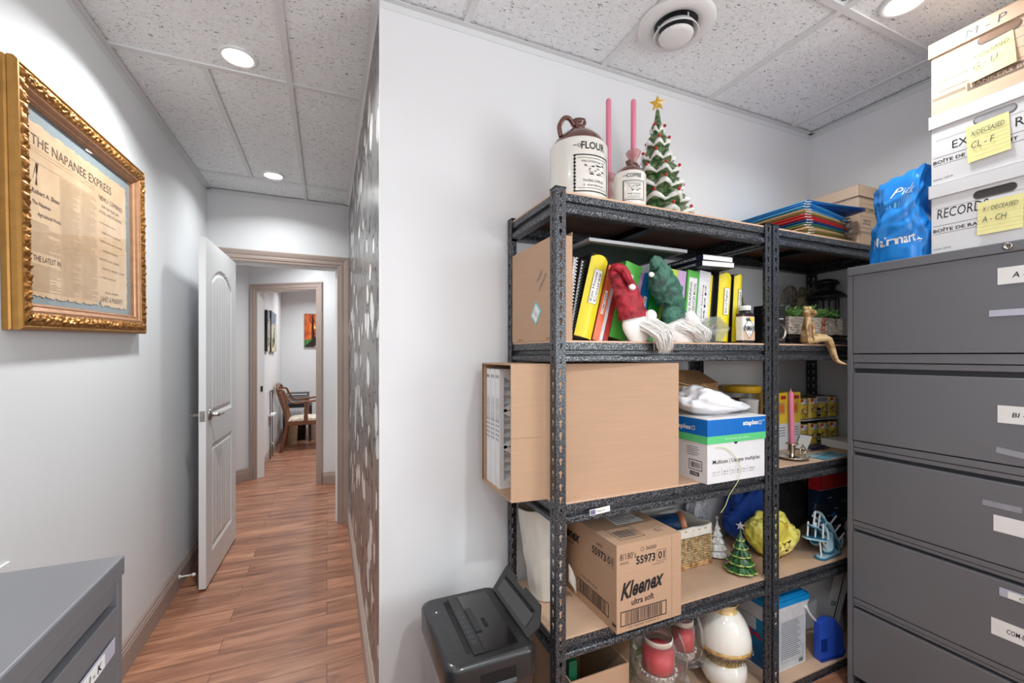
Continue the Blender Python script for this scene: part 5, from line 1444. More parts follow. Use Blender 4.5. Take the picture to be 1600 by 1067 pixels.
# lantern
t = thing('lantern', 'black metal candle lantern with a domed two-tier lid behind the planter', 'lantern', (2.222, 1.308, Z2T))
b = MB(); b.lathe([(0, 0), (.060, 0), (.060, .012), (.050, .016), (0, .016)], BLACKM, 36)
for k in range(6):
    a = 2 * PI * k / 6 + .3; b.box((.050 * math.cos(a) - .003, .050 * math.sin(a) - .003, .014), (.050 * math.cos(a) + .003, .050 * math.sin(a) + .003, .228), BLACKM)
b.build('lantern_base', t)
g = MB(); g.lathe([(.045, .016), (.045, .226)], GLASS, 36); g.build('glass_chimney', t)
b = MB(); b.lathe([(.0, .232), (.082, .226), (.086, .230), (.081, .238), (.062, .256), (.042, .266), (.036, .268)], BLACKM, 40)
b.lathe([(.036, .268), (.040, .288), (.052, .296), (.054, .301), (.044, .314), (.018, .322), (0, .323)], BLACKM, 40); b.build('lantern_lid', t)
# cart-wheel figure behind
t = thing('wheel_ornament', 'antique metal figure between two spoked wheels at the back of the shelf', 'ornament', (2.110, 1.428, Z2T))
BR2 = blotch('old_bronze', (84, 76, 62), (140, 128, 104), 30, .5, 0)
for dx, nm in ((.03, 'wheel'), (.20, 'wheel')):
    w_ = MB(); cz = .215
    w_.tube([(dx + .062 * math.cos(a), 0, cz + .085 * math.sin(a)) for a in [2 * PI * i / 36 for i in range(37)]], .006, BR2, 8, True, False)
    for k in range(8):
        a = PI * k / 8; w_.tube([(dx + .06 * math.cos(a), 0, cz + .083 * math.sin(a)), (dx - .06 * math.cos(a), 0, cz - .083 * math.sin(a))], .0022, BR2, 6)
    w_.tube([(dx, 0, cz - .085), (dx, 0, .012)], .005, BR2, 8); w_.build(nm, t)
f = MB(); f.lathe([(0, .006), (.03, .006), (.03, .012), (.012, .02), (.012, .14), (.026, .17), (.034, .20), (.030, .232), (.016, .256), (.008, .262), (.013, .272), (.015, .286), (.010, .300), (0, .303)], BR2, 24, (.115, -.002)); f.build('figure', t)
f = MB(); f.box((-.03, -.014, 0), (.25, .014, .012), BR2); f.build('ornament_base', t, bevel=.002)
# yellow price tag hooked in front is not shown; beige curved lamp arm between the binders and posts
# ------------------------------------------------------------------ third shelf
Z3T, Z3U = .8952, .9052
def printed(mb, W, H, items): pass
# filter box: a carton open at its left end, pleated filters inside
t = thing('filter_carton', 'large brown carton of furnace filters, open-ended, sticking out left of the shelf', 'cardboard carton', (.508, 1.186, Z3T))
CW, CD, CH, q = .600, .263, .418, .0045; SK = -.060
b = MB()
for z0, z1 in ((0, q), (CH - q, CH)): b.prism([(0, 0), (CW, SK), (CW, CD), (0, CD)], z0, z1, CARD)
b.prism([(0, 0), (CW, SK), (CW, SK + q), (0, q)], q, CH - q, CARD); b.box((0, CD - q, q), (CW, CD, CH - q), CARD); b.box((CW - q, SK + q, q), (CW, CD - q, CH - q), CARD)
b.prism([(0, -.0006), (.10, -.0106), (.10, -.0100), (0, 0)], CH * .46, CH * .463, CARD_D)
b.build('carton_body', t, bevel=.0012)
f = MB(); f.X = Matrix.Translation((.004, CD - q, .0)); f.box((-.003, 0, q), (0, .003, CH - q), CARD_D); f.build('carton_edge', t)
WCARD = plain('white_filter_card', (226, 226, 226), .7, var=.02); PLEAT = plain('pleated_filter_media', (196, 198, 200), .9, var=.06, stretch=(1, 1, 8)); MESH_ = plain('filter_shadow_mesh', (110, 112, 116), .9)
for k in range(6):
    ft = MB(); y0 = .124 + .0216 * k; y1 = y0 + .0205; x0, x1 = .012 + .002 * (k % 2), .52; z0, z1 = q + .0005, .398
    if k == 0:
        # card frame with diagonal struts and pleats between them
        fw = .016
        ft.box((x0, y0, z0), (x0 + fw, y0 + .0015, z1), WCARD); ft.box((x1 - fw, y0, z0), (x1, y0 + .0015, z1), WCARD)
        ft.box((x0 + fw, y0, z0), (x1 - fw, y0 + .0015, z0 + fw), WCARD); ft.box((x0 + fw, y0, z1 - fw), (x1 - fw, y0 + .0015, z1), WCARD)
        n = 13
        for j in range(n):
            a = lerp(z0 + fw, z1 - fw, j / n); c = lerp(z0 + fw, z1 - fw, (j + 1) / n); m_ = (a + c) / 2
            ft.add([(x0 + fw, y0 + .012, a), (x1 - fw, y0 + .012, a), (x1 - fw, y0 + .003, m_), (x0 + fw, y0 + .003, m_), (x1 - fw, y0 + .012, c), (x0 + fw, y0 + .012, c)], [(0, 1, 2, 3), (3, 2, 4, 5)], PLEAT)
        def strut(p, r_):
            p, r_ = Vector((p[0], 0, p[1])), Vector((r_[0], 0, r_[1])); d = (r_ - p).normalized(); nn = Vector((-d.z, 0, d.x)) * .008
            vs = [p - nn, r_ - nn, r_ + nn, p + nn]; vs = [Vector((v.x, y0 - .0002, v.z)) for v in vs] + [Vector((v.x, y0 + .0013, v.z)) for v in vs]
            ft.add(vs, [(0, 1, 2, 3), (7, 6, 5, 4), (0, 4, 5, 1), (2, 6, 7, 3)], WCARD)
        dz = (z1 - z0 - 2 * fw) / 3
        for i in range(3):
            zz = z0 + fw + dz * i
            for c in range(4):
                xx = x0 + fw * .9 + c * dz * .95
                strut((xx, zz), (xx + dz * .95, zz + dz / 2)); strut((xx, zz + dz), (xx + dz * .95, zz + dz / 2))
        ft.box((x0, y0 + .0015, z0), (x0 + .0015, y1, z1), WCARD)
        ft.box((x0, y1 - .001, z0), (x1, y1, z1), WCARD)
    else:
        ft.box((x0, y0, z0), (x1, y1, z1), WCARD)
    U = -EY
    ft.text('NORTH STAR', (x0, y1 - .006, .30), -EZ, -EY, .008, GREY_INK, w=.075, bold=.01)
    for j in range(5): ft.quad((x0 - .0005, y1 - .006, .22 - .015 * j), -EY * .007, EZ * .007, GREY_INK)
    ft.quad((x0 - .0005, y1 - .004, z1 - .03), -EY * .008, EZ * .010, GREY_INK)
    ft.build('pleated_filter', t)
# staples paper carton
t = thing('paper_carton', 'white copy-paper carton with blue and green banded lid', 'paper carton', (1.196, 1.085, Z3T), 0)
LBLU = plain('carton_blue', (0, 104, 190), .45, var=.02); LGRN = plain('carton_green', (92, 200, 126), .45, var=.02)
W3, D3, H3 = .292, .375, .224
b = MB(); b.box((.003, .003, 0), (W3 - .003, D3 - .003, H3 - .004), WBOX)
b.text('Multiuse | Usages multiples', (.028, .003, .062), EX, EZ, .019, INK, w=.235, bold=.012)
for k, (tx, w_) in enumerate((('8.5" x 11"', .035), ('500 x10', .025), ('20 lb', .014), ('92', .012), ('FSC', .02), ('5000', .03))):
    x = (.028, .078, .118, .145, .172, .205)[k]
    b.text(tx, (x, .003, .034), EX, EZ, .006, GREY_INK, w=w_); b.text(tx, (x, .003, .026), EX, EZ, .004, GREY_INK, w=w_ * .9)
    if k: b.quad((x - .008, .0026, .022), EX * .0008, EZ * .028, GREY_INK)
hm = [(.140 + .010 * math.cos(a), .0026, .1395 + .010 * math.sin(a)) for a in [PI + PI * i / 10 for i in range(11)]]
b.add(hm, [tuple(range(11))], INK)
U = -EY
b.rect((.003, .085, .038), U * .060, EZ * .036, .0025, INK); b.bars((.003, .078, .046), U * .046, EZ * .02, 18, INK)
b.quad((.0024, .080, .018), U * .042, EZ * .014, INK); b.text('123986', (.0026, .077, .021), U, EZ, .008, PAPER, w=.034)
for k in range(5): b.quad((.0024, .095, .090 + .007 * k), U * (.05 + .008 * (k % 2)), EZ * .0018, GREY_INK)
def disc(mb, c, r, mat, x=.0024, n=20): mb.add([(x, c[0] - r * math.cos(2 * PI * i / n), c[1] + r * math.sin(2 * PI * i / n)) for i in range(n)], [tuple(range(n))], mat)
disc(b, (.148, .052), .014, plain('seal_red', (190, 84, 66), .6)); disc(b, (.148, .052), .009, PAPER, .0020); disc(b, (.148, .052), .005, plain('seal_red', (190, 84, 66), .6), .0016)
b.rect((.003, .165, .075), U * .028, EZ * .03, .0012, GREY_INK)
for rr_ in (.016,): 
    b.tube([(.0028, .152 - rr_ * math.cos(a), .125 + rr_ * math.sin(a)) for a in [2 * PI * i / 20 for i in range(21)]], .0007, GREY_INK, 4)
b.build('carton_body', t, bevel=.0012)
l = MB(); z0, z1, zm = H3 - .086, H3, H3 - .060
for (a, c) in (((0, 0), (W3, .003)), ((0, D3 - .003), (W3, D3)), ((0, .003), (.003, D3 - .003)), ((W3 - .003, .003), (W3, D3 - .003))):
    l.box((a[0], a[1], z0), (c[0], c[1], zm), LGRN); l.box((a[0], a[1], zm), (c[0], c[1], z1 - .003), LBLU)
l.box((0, 0, z1 - .003), (W3, D3, z1), WBOX)
l.text('staples', (.172, 0, H3 - .036), EX, EZ, .022, PAPER, w=.078, bold=.03); l.rect((.254, 0, H3 - .032), EX * .014, EZ * .014, .0022, PAPER); l.text('™', (.272, 0, H3 - .020), EX, EZ, .004, PAPER, w=.012)
l.text('staples', (0, .155, H3 - .050), U, EZ, .022, PAPER, w=.082, bold=.03); l.rect((0, .068, H3 - .044), U * .014, EZ * .014, .0022, PAPER)
l.text('FSC Certified Paper | Papier certifié FSC', (.085, 0, z0 + .009), EX, EZ, .007, PAPER, w=.12)
l.text('Multiuse paper', (.07, .03, z1), EX, EY, .02, plain('orange_print', (206, 110, 84), .6), w=.13)
l.build('carton_lid', t, bevel=.0008)
# crumpled white shopping bag on the carton
def lump(name, loc, size, mat, label, cat, seed=1, amp=.18, fr=3.0, ridge=.2, flat_bottom=True, nu=80, nv=40, rz=0, e=.8, peak=None):
    b = MB()
    def f(u, v):
        a = 2 * PI * u; p = PI * v; c = Vector((math.sin(p) * math.cos(a), math.sin(p) * math.sin(a), -math.cos(p)))
        n1 = noise.noise(c * fr * .5 + Vector((seed, 0, 0))); n2 = noise.noise(c * fr * 1.6 + Vector((0, seed, 0))); r3 = abs(noise.noise(c * fr + Vector((0, 0, seed))))
        k = 1 + amp * n1 * 1.6 + amp * .5 * n2 - ridge * r3
        q = Vector((math.copysign(abs(c.x) ** e, c.x) * size[0], math.copysign(abs(c.y) ** e, c.y) * size[1], (c.z * .5 + .5) * size[2] * 1.0)) * k
        if peak: q.z *= 1 + peak[0] * (q.x / size[0]) ; q.y += peak[1] * q.z
        if flat_bottom and q.z < size[2] * .06: q.z = 0
        return q
    b.grid(f, nu, nv, mat, True, True); o = b.build(name); tag(o, label, cat); place(o, loc, rz); return o
POLY = plain('white_polythene', (232, 233, 236), .35, var=.03, bmp=.25, bscale=40, coat=.3)
lump('plastic_bag', (1.325, 1.195, Z3T + .2245), (.150, .085, .086), POLY, 'crumpled white plastic bag lying on the copy-paper carton', 'plastic bag', 9, .14, 2.2, .16, peak=(-.50, 0))
# kraft gift bag lying open behind it
t = thing('paper_bag', 'brown kraft paper bag with twisted handles lying on its side behind the white plastic bag', 'paper bag', (1.295, 1.345, Z3T + .2245), math.radians(6))
b = MB(); w_, h_, d_ = .262, .150, .10
b.add([(0, 0, 0), (w_, -.01, 0), (w_ + .01, -.01, .10), (.0, 0, .095), (0, d_, 0), (w_, d_, .0), (w_ + .015, d_ - .01, h_), (0, d_, h_ + .01)], [(0, 1, 2, 3), (5, 4, 7, 6), (0, 4, 5, 1), (0, 3, 7, 4), (3, 2, 6, 7)], KRAFT); b.build('bag_body', t, solid=.0012)
STR_ = plain('paper_twine', (222, 188, 142), .7)
h = MB(); h.tube(spline([(.02, -.004, .11), (.12, -.03, .085), (.25, -.035, .060), (.262, -.03, .062), (.20, -.012, .085), (.16, .0, .095)], 8), .0022, STR_, 6); h.build('bag_handle', t)
h = MB(); h.tube(spline([(w_, .05, .09), (w_ - .07, -.0, .10), (w_ - .11, -.012, .092)], 8), .0022, STR_, 6); h.build('bag_handle', t)
# pale cord looping over the carton front and hanging below the shelf
c = MB(); CORD = plain('pale_lime_cord', (214, 216, 160), .5)
c.tube(spline([(1.235, 1.080, 1.020), (1.27, 1.0805, 1.018), (1.31, 1.080, .995), (1.342, 1.080, .955), (1.346, 1.079, .915), (1.335, 1.083, .885), (1.322, 1.100, .845), (1.31, 1.110, .80), (1.297, 1.118, .775)], 6), .0014, CORD, 6)
c.tube([(1.2352, 1.080, 1.020), (1.2352, 1.0845, 1.0195)], .0016, CORD, 6)
o = c.build('dangling_string'); tag(o, 'thin pale lime cord hanging down over the copy-paper carton front', 'string')
# jar and cup behind
t = thing('storage_jar', 'big glass jar of brown nuts with a yellow lid, in the shelf gap', 'jar', (1.742, 1.388, Z3U))
b = MB(); NUT = blotch('brown_nuts', (70, 40, 26), (140, 92, 58), 60, .6, .1); b.lathe([(0, .004), (.074, .004), (.076, .01), (.076, .235), (0, .238)], NUT, 32); b.build('nuts', t)
b = MB(); b.lathe([(0, 0), (.078, 0), (.080, .006), (.080, .26), (.070, .272)], GLASS, 36); b.build('glass_body', t)
b = MB(); b.lathe([(0, .297), (.075, .297), (.078, .292), (.078, .268), (.071, .266)], plain('yellow_lid', (226, 178, 40), .4), 36); b.build('jar_lid', t)
b = MB(); b.lathe([(0, 0), (.026, 0), (.036, .24), (.038, .243), (.036, .246), (.034, .24), (0, .235)], PAPER, 28)
o = b.build('paper_cup'); tag(o, 'stack of white paper cups in front of the yellow-lidded jar', 'paper cups'); place(o, (1.664, 1.290, Z3U))
# yellow grocery cartons and soup can packs
YCAR = blotch('yellow_carton_print', (232, 186, 40), (244, 210, 70), 8, .5, .1)
for k, (x, lb, rz) in enumerate(((1.875, 'yellow and white food carton at the left, behind the pink candle', 2), (1.962, 'yellow and white food carton touching the soup can packs', -1))):
    t = thing('food_carton', lb, 'food carton', (x, 1.315, Z3U), math.radians(rz), 'yellow food cartons')
    b = MB(); b.box((0, 0, .0), (.078, .11, .12), WBOX); b.box((0, 0, .12), (.078, .11, .262), YCAR)
    b.quad((.018, -.0005, .165), EX * .040, EZ * .05, plain('serving_print', (196, 150, 96), .6, var=.2, scale=90)); b.quad((.022, -.0007, .175), EX * .03, EZ * .03, plain('amber_print', (226, 120, 40), .6))
    for j in range(4): b.quad((.016, -.0005, .10 - .012 * j), EX * .046, EZ * .003, GREY_INK)
    b.quad((.030, -.0005, .232), EX * .036, EZ * .016, REDB); b.build('carton_body', t, bevel=.001)
CANL = blotch('soup_label', (170, 150, 40), (222, 190, 70), 40, .4, .3); LID_ = plain('tin_lid', (190, 190, 194), .25, .9)
for lv in range(2):
    t = thing('soup_can_pack', ('lower' if lv == 0 else 'upper') + ' shrink-wrapped pack of yellow-labelled soup cans, ' + ('standing on the shelf' if lv == 0 else 'resting on the other pack'), 'soup cans', (2.052, 1.315, Z3U + .123 * lv), 0, 'shrink-wrapped soup can packs')
    for i in range(4):
        for j in range(2):
            if j == 1 and i not in (0, 3) : continue
            c = MB(); cx, cy = .038 + .075 * i, .038 + .075 * j
            c.lathe([(0, .003), (.034, .003), (.0345, .006), (.036, .010)], LID_, 24, (cx, cy)); c.lathe([(.0355, .010), (.0355, .106)], CANL, 24, (cx, cy)); c.lathe([(.036, .106), (.0345, .110), (.033, .108), (0, .108)], LID_, 24, (cx, cy))
            if j == 0:
                fn = lambda x, y: (cx + .0362 * math.sin(x / .0362), cy - .0362 * math.cos(x / .0362), y)
                wrap_lines(c, fn, -.026, .026, .078, .102, PAPER); fn2 = lambda x, y: (cx + .0366 * math.sin(x / .0366), cy - .0366 * math.cos(x / .0366), y)
                wrap_lines(c, fn2, -.030, -.018, .088, .102, REDB)
                wrap_text(c, 'Chicken', fn2, .008, INK, w=.034, y0=.090, x0=.003, bold=.02); wrap_text(c, '& Stars', fn2, .008, INK, w=.034, y0=.080, x0=.003, bold=.02)
                vs = [fn2(.026 * math.cos(a), .048 + .017 * math.sin(a)) for a in [2 * PI * k / 20 for k in range(20)]]; c.add(vs, [tuple(range(20))], plain('soup_bowl_print', (92, 72, 50), .5))
                fn3 = lambda x, y: (cx + .0369 * math.sin(x / .0369), cy - .0369 * math.cos(x / .0369), y)
                vs = [fn3(.022 * math.cos(a), .048 + .012 * math.sin(a)) for a in [2 * PI * k / 20 for k in range(20)]]; c.add(vs, [tuple(range(20))], blotch('soup_print', (196, 150, 80), (232, 206, 150), 160, .5, .1))
            c.build('soup_can', t)
    w_ = MB(); w_.box((0, 0, 0), (.301, .152, .0025), PAPER); w_.build('card_tray', t)
    if lv:
        w_ = MB(); w_.box((.105, -.0012, .082), (.195, .0, .112), PAPER); w_.bars((.112, -.0012, .088), EX * .075, EZ * .018, 30, INK, 4); w_.build('barcode_label', t)
    w_ = MB(); w_.box((.108, -.002, .018), (.136, -.0008, .058), INK); w_.text('12', (.110, -.002, .028), EX, EZ, .020, PAPER, w=.022, bold=.03); w_.build('count_label', t)
# pink candle in a silver chamberstick
CHS = (1.795, 1.192)
SILV = plain('polished_silver', (214, 206, 190), .12, 1.0, .04, 30)
t = thing('chamberstick', 'silver chamber candlestick with ring handle, holding the slanting pink candle', 'candle holder', (CHS[0], CHS[1], Z3U))
b = MB(); b.lathe([(0, 0), (.036, 0), (.050, .004), (.062, .010), (.064, .013), (.060, .013), (.046, .008), (.018, .006), (.010, .012), (.008, .028), (.013, .036), (.013, .058), (.024, .062), (.024, .065), (.012, .064), (.011, .040), (0, .040)], SILV, 40); b.build('drip_tray', t)
b = MB(); b.tube([(.052 + .018 + .018 * math.cos(a), .0, .026 + .018 * math.sin(a)) for a in [2 * PI * i / 24 for i in range(25)]], .0028, SILV, 8, True, False); b.tube([(.055, -.01, .044), (.075, .004, .05), (.09, .012, .046)], .003, SILV, 8); b.build('ring_handle', t)
taper_candle(CHS[0], CHS[1], Z3U + .0412, .238, .0104, 'pink candle standing in the silver chamberstick before the soup cans', lean=(0, math.radians(-1.6)))
# flyers, mat, paper
PURP = plain('purple_print', (58, 44, 78), .5); PALEB = blotch('seascape_print', (70, 120, 140), (160, 190, 200), 14, .5, .1)
c = MB()
for k, (a, z_) in enumerate(((8, .002), (-6, .0050), (14, .0080), (2, .011))):
    c.X = Matrix.Translation((.03, .03, z_)) @ Matrix.Rotation(math.radians(a), 4, 'Z') @ Matrix.Rotation(math.radians(-2), 4, 'Y')
    c.box((0, 0, 0), (.13, .05, .0012), PURP if k % 2 else PAPER)
c.X = Matrix.Translation((.02, .035, .006)) @ Matrix.Rotation(math.radians(-58), 4, 'Y'); c.box((0, 0, 0), (.075, .05, .0015), PURP); c.box((0, -.001, .0016), (.07, .05, .003), PAPER)
o = c.build('folded_flyers'); tag(o, 'crumpled purple and white flyers before the soup cans', 'flyers'); place(o, (1.965, 1.215, Z3U))
c = MB(); c.prism(rrect(.20, .085, .006), 0, .003, PALEB); c.prism(rrect(.19, .03, .004, 5, 0, -.02), .003, .0034, plain('sea_print', (90, 146, 168), .5))
o = c.build('glossy_card'); tag(o, 'glossy blue seascape card lying flat by the shelf front edge', 'card'); place(o, (1.985, 1.165, Z3U + .0002), math.radians(2))
c = MB()
for k in range(7): c.box((.002 * (k % 3), .001 * k, .005 * k), (.19, .12, .005 * k + .0046), PAPER)
o = c.build('paper_stack'); tag(o, 'stack of white paper beside the filing cabinet on the shelf', 'paper stack'); place(o, (2.17, 1.185, Z3U + .0035), math.radians(-3))

# ------------------------------------------------------------------ fourth shelf
Z4T, Z4U = .4872, .4742
t = thing('tissue_carton', 'brown tissue carton with black Kleenex lettering, overhanging the shelf edge', 'cardboard carton', (.812, 1.077, Z4T), 0)
W4, D4, H4 = .258, .378, .270
b = MB(); b.box((0, 0, 0), (W4, D4, H4), CARD)
def ln(o, u, v): b.quad(o, u, v, INK)
# front
b.text('8/180\'s', (.012, 0, .222), EX, EZ, .020, INK, w=.062); b.text('WHITE', (.012, 0, .208), EX, EZ, .007, INK, w=.032)
b.text('36000', (.112, 0, .238), EX, EZ, .012, INK, w=.042); b.text('55973', (.074, 0, .198), EX, EZ, .027, INK, w=.076, bold=.03); b.text('01', (.162, 0, .200), EX, EZ, .025, INK, w=.026, bold=.02)
b.rect((.156, 0, .194), EX * .038, EZ * .036, .001, INK); b.text('(10036000559732)', (.135, 0, .184), EX, EZ, .005, GREY_INK, w=.052)
b.tube([(.098 + .006 * math.cos(a), -.0004, .244 + .006 * math.sin(a)) for a in [2 * PI * i / 16 for i in range(17)]], .0006, INK, 4)
b.text('Kleenex', (.014, 0, .098), Vector((1, 0, .10)), EZ, .052, INK, w=.172, bold=.035, shear=.35); b.text('ultra soft', (.056, 0, .076), Vector((1, 0, .04)), EZ, .020, INK, w=.088, bold=.02)
b.rect((.014, 0, .018), EX * .182, EZ * .046, .003, INK); b.bars((.032, 0, .022), EX * .146, EZ * .038, 44, INK, 2); b.text('1 00 36000 55973 2', (.034, 0, .008), EX, EZ, .006, INK, w=.13)
ln((W4 - .040, -.0003, 0), EX * .0006, EZ * H4)
# left side, read from back to front
U = -EY
b.text('Kleenex', (0, .358, .190), U, EZ, .040, INK, w=.150, bold=.035, shear=.35); b.text('ultra soft', (0, .318, .172), U, EZ, .014, INK, w=.07)
b.text('36000', (0, .108, .232), U, EZ, .010, INK, w=.035); b.text('55973', (0, .132, .196), U, EZ, .026, INK, w=.078, bold=.03); b.text('01', (0, .046, .198), U, EZ, .024, INK, w=.026, bold=.02); b.rect((0, .050, .192), U * .036, EZ * .034, .001, INK)
b.rect((0, .225, .028), U * .185, EZ * .045, .003, INK); b.bars((0, .210, .032), U * .155, EZ * .037, 46, INK, 7); b.text('MINIMAX', (0, .20, .085), U, EZ, .008, GREY_INK, w=.10)
b.quad((-.0004, .022, .018), U * .020, EZ * .008, INK)
# top
b.rect((.035, .028, H4), EX * .10, EY * .085, .002, INK); b.bars((.045, .04, H4), EX * .08, EY * .05, 26, GREY_INK, 8); b.text('01', (.19, .035, H4), EX, EY, .022, GREY_INK, w=.026)
b.quad((.10, .13, H4 + .0005), EX * .115, EY * .14, PAPER); b.quad((.09, .27, H4 + .0006), EX * .12, EY * .09, plain('printed_label_grey', (180, 180, 178), .6, var=.2, scale=300))
for k in range(9): b.quad((.108, .142 + .013 * k, H4 + .0008), EX * (.06 + .03 * (k % 3)), EY * .004, GREY_INK)
b.quad((.128, .0, H4 + .0003), EX * .001, EY * D4, CARD_D)
b.build('carton_body', t, bevel=.0018)
# white cloth bag standing in the corner
CLOTH = plain('white_canvas', (222, 218, 208), .8, var=.04, scale=6, bmp=.2, bscale=90)
t = thing('cloth_bag', 'white cloth bag standing open at the left end, behind the tissue carton', 'cloth bag', (.722, 1.362, Z4T))
b = MB()
def bagf(u, v):
    a = 2 * PI * u; n_ = noise.noise(Vector((math.cos(a) * 1.3, math.sin(a) * 1.3, v * 2 + 3))); n2 = noise.noise(Vector((math.cos(a) * 3, math.sin(a) * 3, v * 5)))
    r = (.062 + .027 * v) * (1 + .10 * n_ + .05 * n2)
    return (r * math.cos(a) - .022 * v, r * .95 * math.sin(a) - .004 * v, (.318 * v + .004) + .008 * v * math.cos(a + 1))
b.grid(bagf, 64, 26, CLOTH, True, True); b.add([bagf(i / 64, 0) for i in range(64)], [tuple(range(63, -1, -1))], CLOTH)
b.grid(lambda u, v: Vector(bagf(u, 1 - .8 * v)) * 1 - Vector((.004 * math.cos(2 * PI * u), .004 * math.sin(2 * PI * u), -.001)), 64, 8, CLOTH, True, True); b.build('bag_body', t)
s_ = MB(); s_.grid(lambda u, v: (.050 + .028 * u, -.070 - .012 * math.sin(u * 3), .098 - .060 * u + .030 * (v - .5) * (1 - .6 * u) ** .5 * 2), 12, 5, CLOTH); s_.build('bag_strap', t, solid=.003)
# wicker basket with liner
t = thing('wicker_basket', 'wicker basket with white cloth liner beside the tissue carton', 'basket', (1.092, 1.290, Z4T), math.radians(1))
WICK = blotch('honey_wicker', (160, 116, 70), (214, 174, 122), 40, .6, .2); WICK2 = blotch('sea_grass', (132, 116, 84), (180, 164, 124), 60, .8, 0)
BW, BD, BH = .352, .175, .150
b = MB(); b.box((.004, .004, .003), (BW - .004, BD - .004, .008), WICK2)
rows = 15
for k in range(rows):
    z = .006 + BH * k / rows
    for (p0, p1) in (((0, 0), (BW, 0)), ((BW, 0), (BW, BD)), ((0, BD), (BW, BD)), ((0, 0), (0, BD))):
        n = 28 if p0[1] == p1[1] else 14; dv = (p1[0] - p0[0], p1[1] - p0[1]); pts = []
        for i in range(n + 1):
            wv = .0022 * math.sin(PI * i + PI * k) * (1 if i % 2 else -1) * (1 if k % 2 else -1)
            pts.append((p0[0] + dv[0] * i / n + (wv if dv[0] == 0 else 0), p0[1] + dv[1] * i / n + (wv if dv[1] == 0 else 0), z))
        b.tube(pts, .0052, WICK if k < 2 else WICK2, 6)
for i in range(11):
    x = BW * i / 10; 
    for y in (-.004, BD + .004): b.tube([(x, y, .0), (x, y, BH)], .0034, WICK, 6)
    for k in range(0, rows, 2): b.tube([(x - .008, -.006, .012 + BH * k / rows), (x, -.010, .015 + BH * k / rows), (x + .008, -.006, .012 + BH * k / rows)], .0026, WICK, 5)
for i in range(6):
    for x in (-.004, BW + .004): b.tube([(x, BD * i / 5, 0), (x, BD * i / 5, BH)], .0034, WICK, 6)
b.build('woven_sides', t)
l = MB()
def liner(u, v):
    # round the rim, folded over outside and falling inside
    P_ = 2 * (BW + BD); s = u * P_
    if s < BW: x, y, nx, ny = s, 0, 0, -1
    elif s < BW + BD: x, y, nx, ny = BW, s - BW, 1, 0
    elif s < 2 * BW + BD: x, y, nx, ny = BW - (s - BW - BD), BD, 0, 1
    else: x, y, nx, ny = 0, BD - (s - 2 * BW - BD), -1, 0
    w = noise.noise(Vector((s * 18, v * 3, 2))); o = lerp(.012, -.014, v) + .006 * w
    z = BH + .016 * math.sin(PI * min(1, v * 1.1)) - (.020 * (1 - v * 4) if v < .25 else 0) - (.06 * max(0, v - .6) / .4) + .007 * w
    return (x + nx * o, y + ny * o, z)
l.grid(liner, 120, 10, CLOTH, True, True); l.build('cloth_liner', t)
# things in the basket
c = thing('round_tin', 'blue round tin lying in the wicker basket', 'tin', (1.285, 1.375, Z4T + .150), 0, rot=(math.radians(80), 0, math.radians(60)))
b = MB(); b.lathe([(0, -.09), (.045, -.09), (.045, .05)], plain('deep_blue_label', (28, 66, 110), .4, var=.3, scale=20), 32); b.build('tin_body', c)
b = MB(); b.lathe([(.045, .05), (.048, .052), (.048, .07), (.045, .074), (0, .074)], plain('copper_lid', (190, 132, 98), .35, .2), 32); b.build('tin_lid', c)
lump('dark_pouch', (1.145, 1.385, Z4T + .045), (.036, .048, .125), BLKV, 'small dark pouch in the left end of the wicker basket', 'pouch', 3, .1, 2, .1)
SILB = blotch('silver_snack_foil', (120, 140, 170), (226, 230, 236), 12, .25, .3)
lump('foil_bag', (1.515, 1.432, Z4T), (.042, .036, .300), SILB, 'silver and blue foil bag standing behind the wicker basket', 'foil bag', 8, .12, 3, .2, e=.6)
# the two small ceramic trees
MULTI = [plain('orange_bulb', (214, 120, 50), .2), plain('purple_bulb', (110, 70, 150), .2), plain('blue_bulb', (60, 90, 180), .2), plain('red_bulb', (190, 50, 50), .2)]
CLRST = thin_glass('clear_star', (236, 232, 236), .35, .05)
ceramic_tree((1.497, 1.198, Z4T), .176, .056, 5, 9, blotch('deep_green_glaze', (16, 62, 36), (52, 104, 52), 60), plain('lime_glaze', (176, 194, 96), .25, coat=.5), 24, MULTI, 'small green ceramic tree with lime edges and clear star, at the shelf front', CLRST, .019, None, .14, 5, -.85, .008, None, .13)
ceramic_tree((1.521, 1.330, Z4T), .165, .044, 5, 8, SNOW, plain('ivory_glaze', (246, 246, 242), .2, coat=.5), 20, MULTI, 'small white ceramic tree with coloured bulbs behind the green one', CLRST, .012, None, .12, 6, -.85, .008, None, .13)
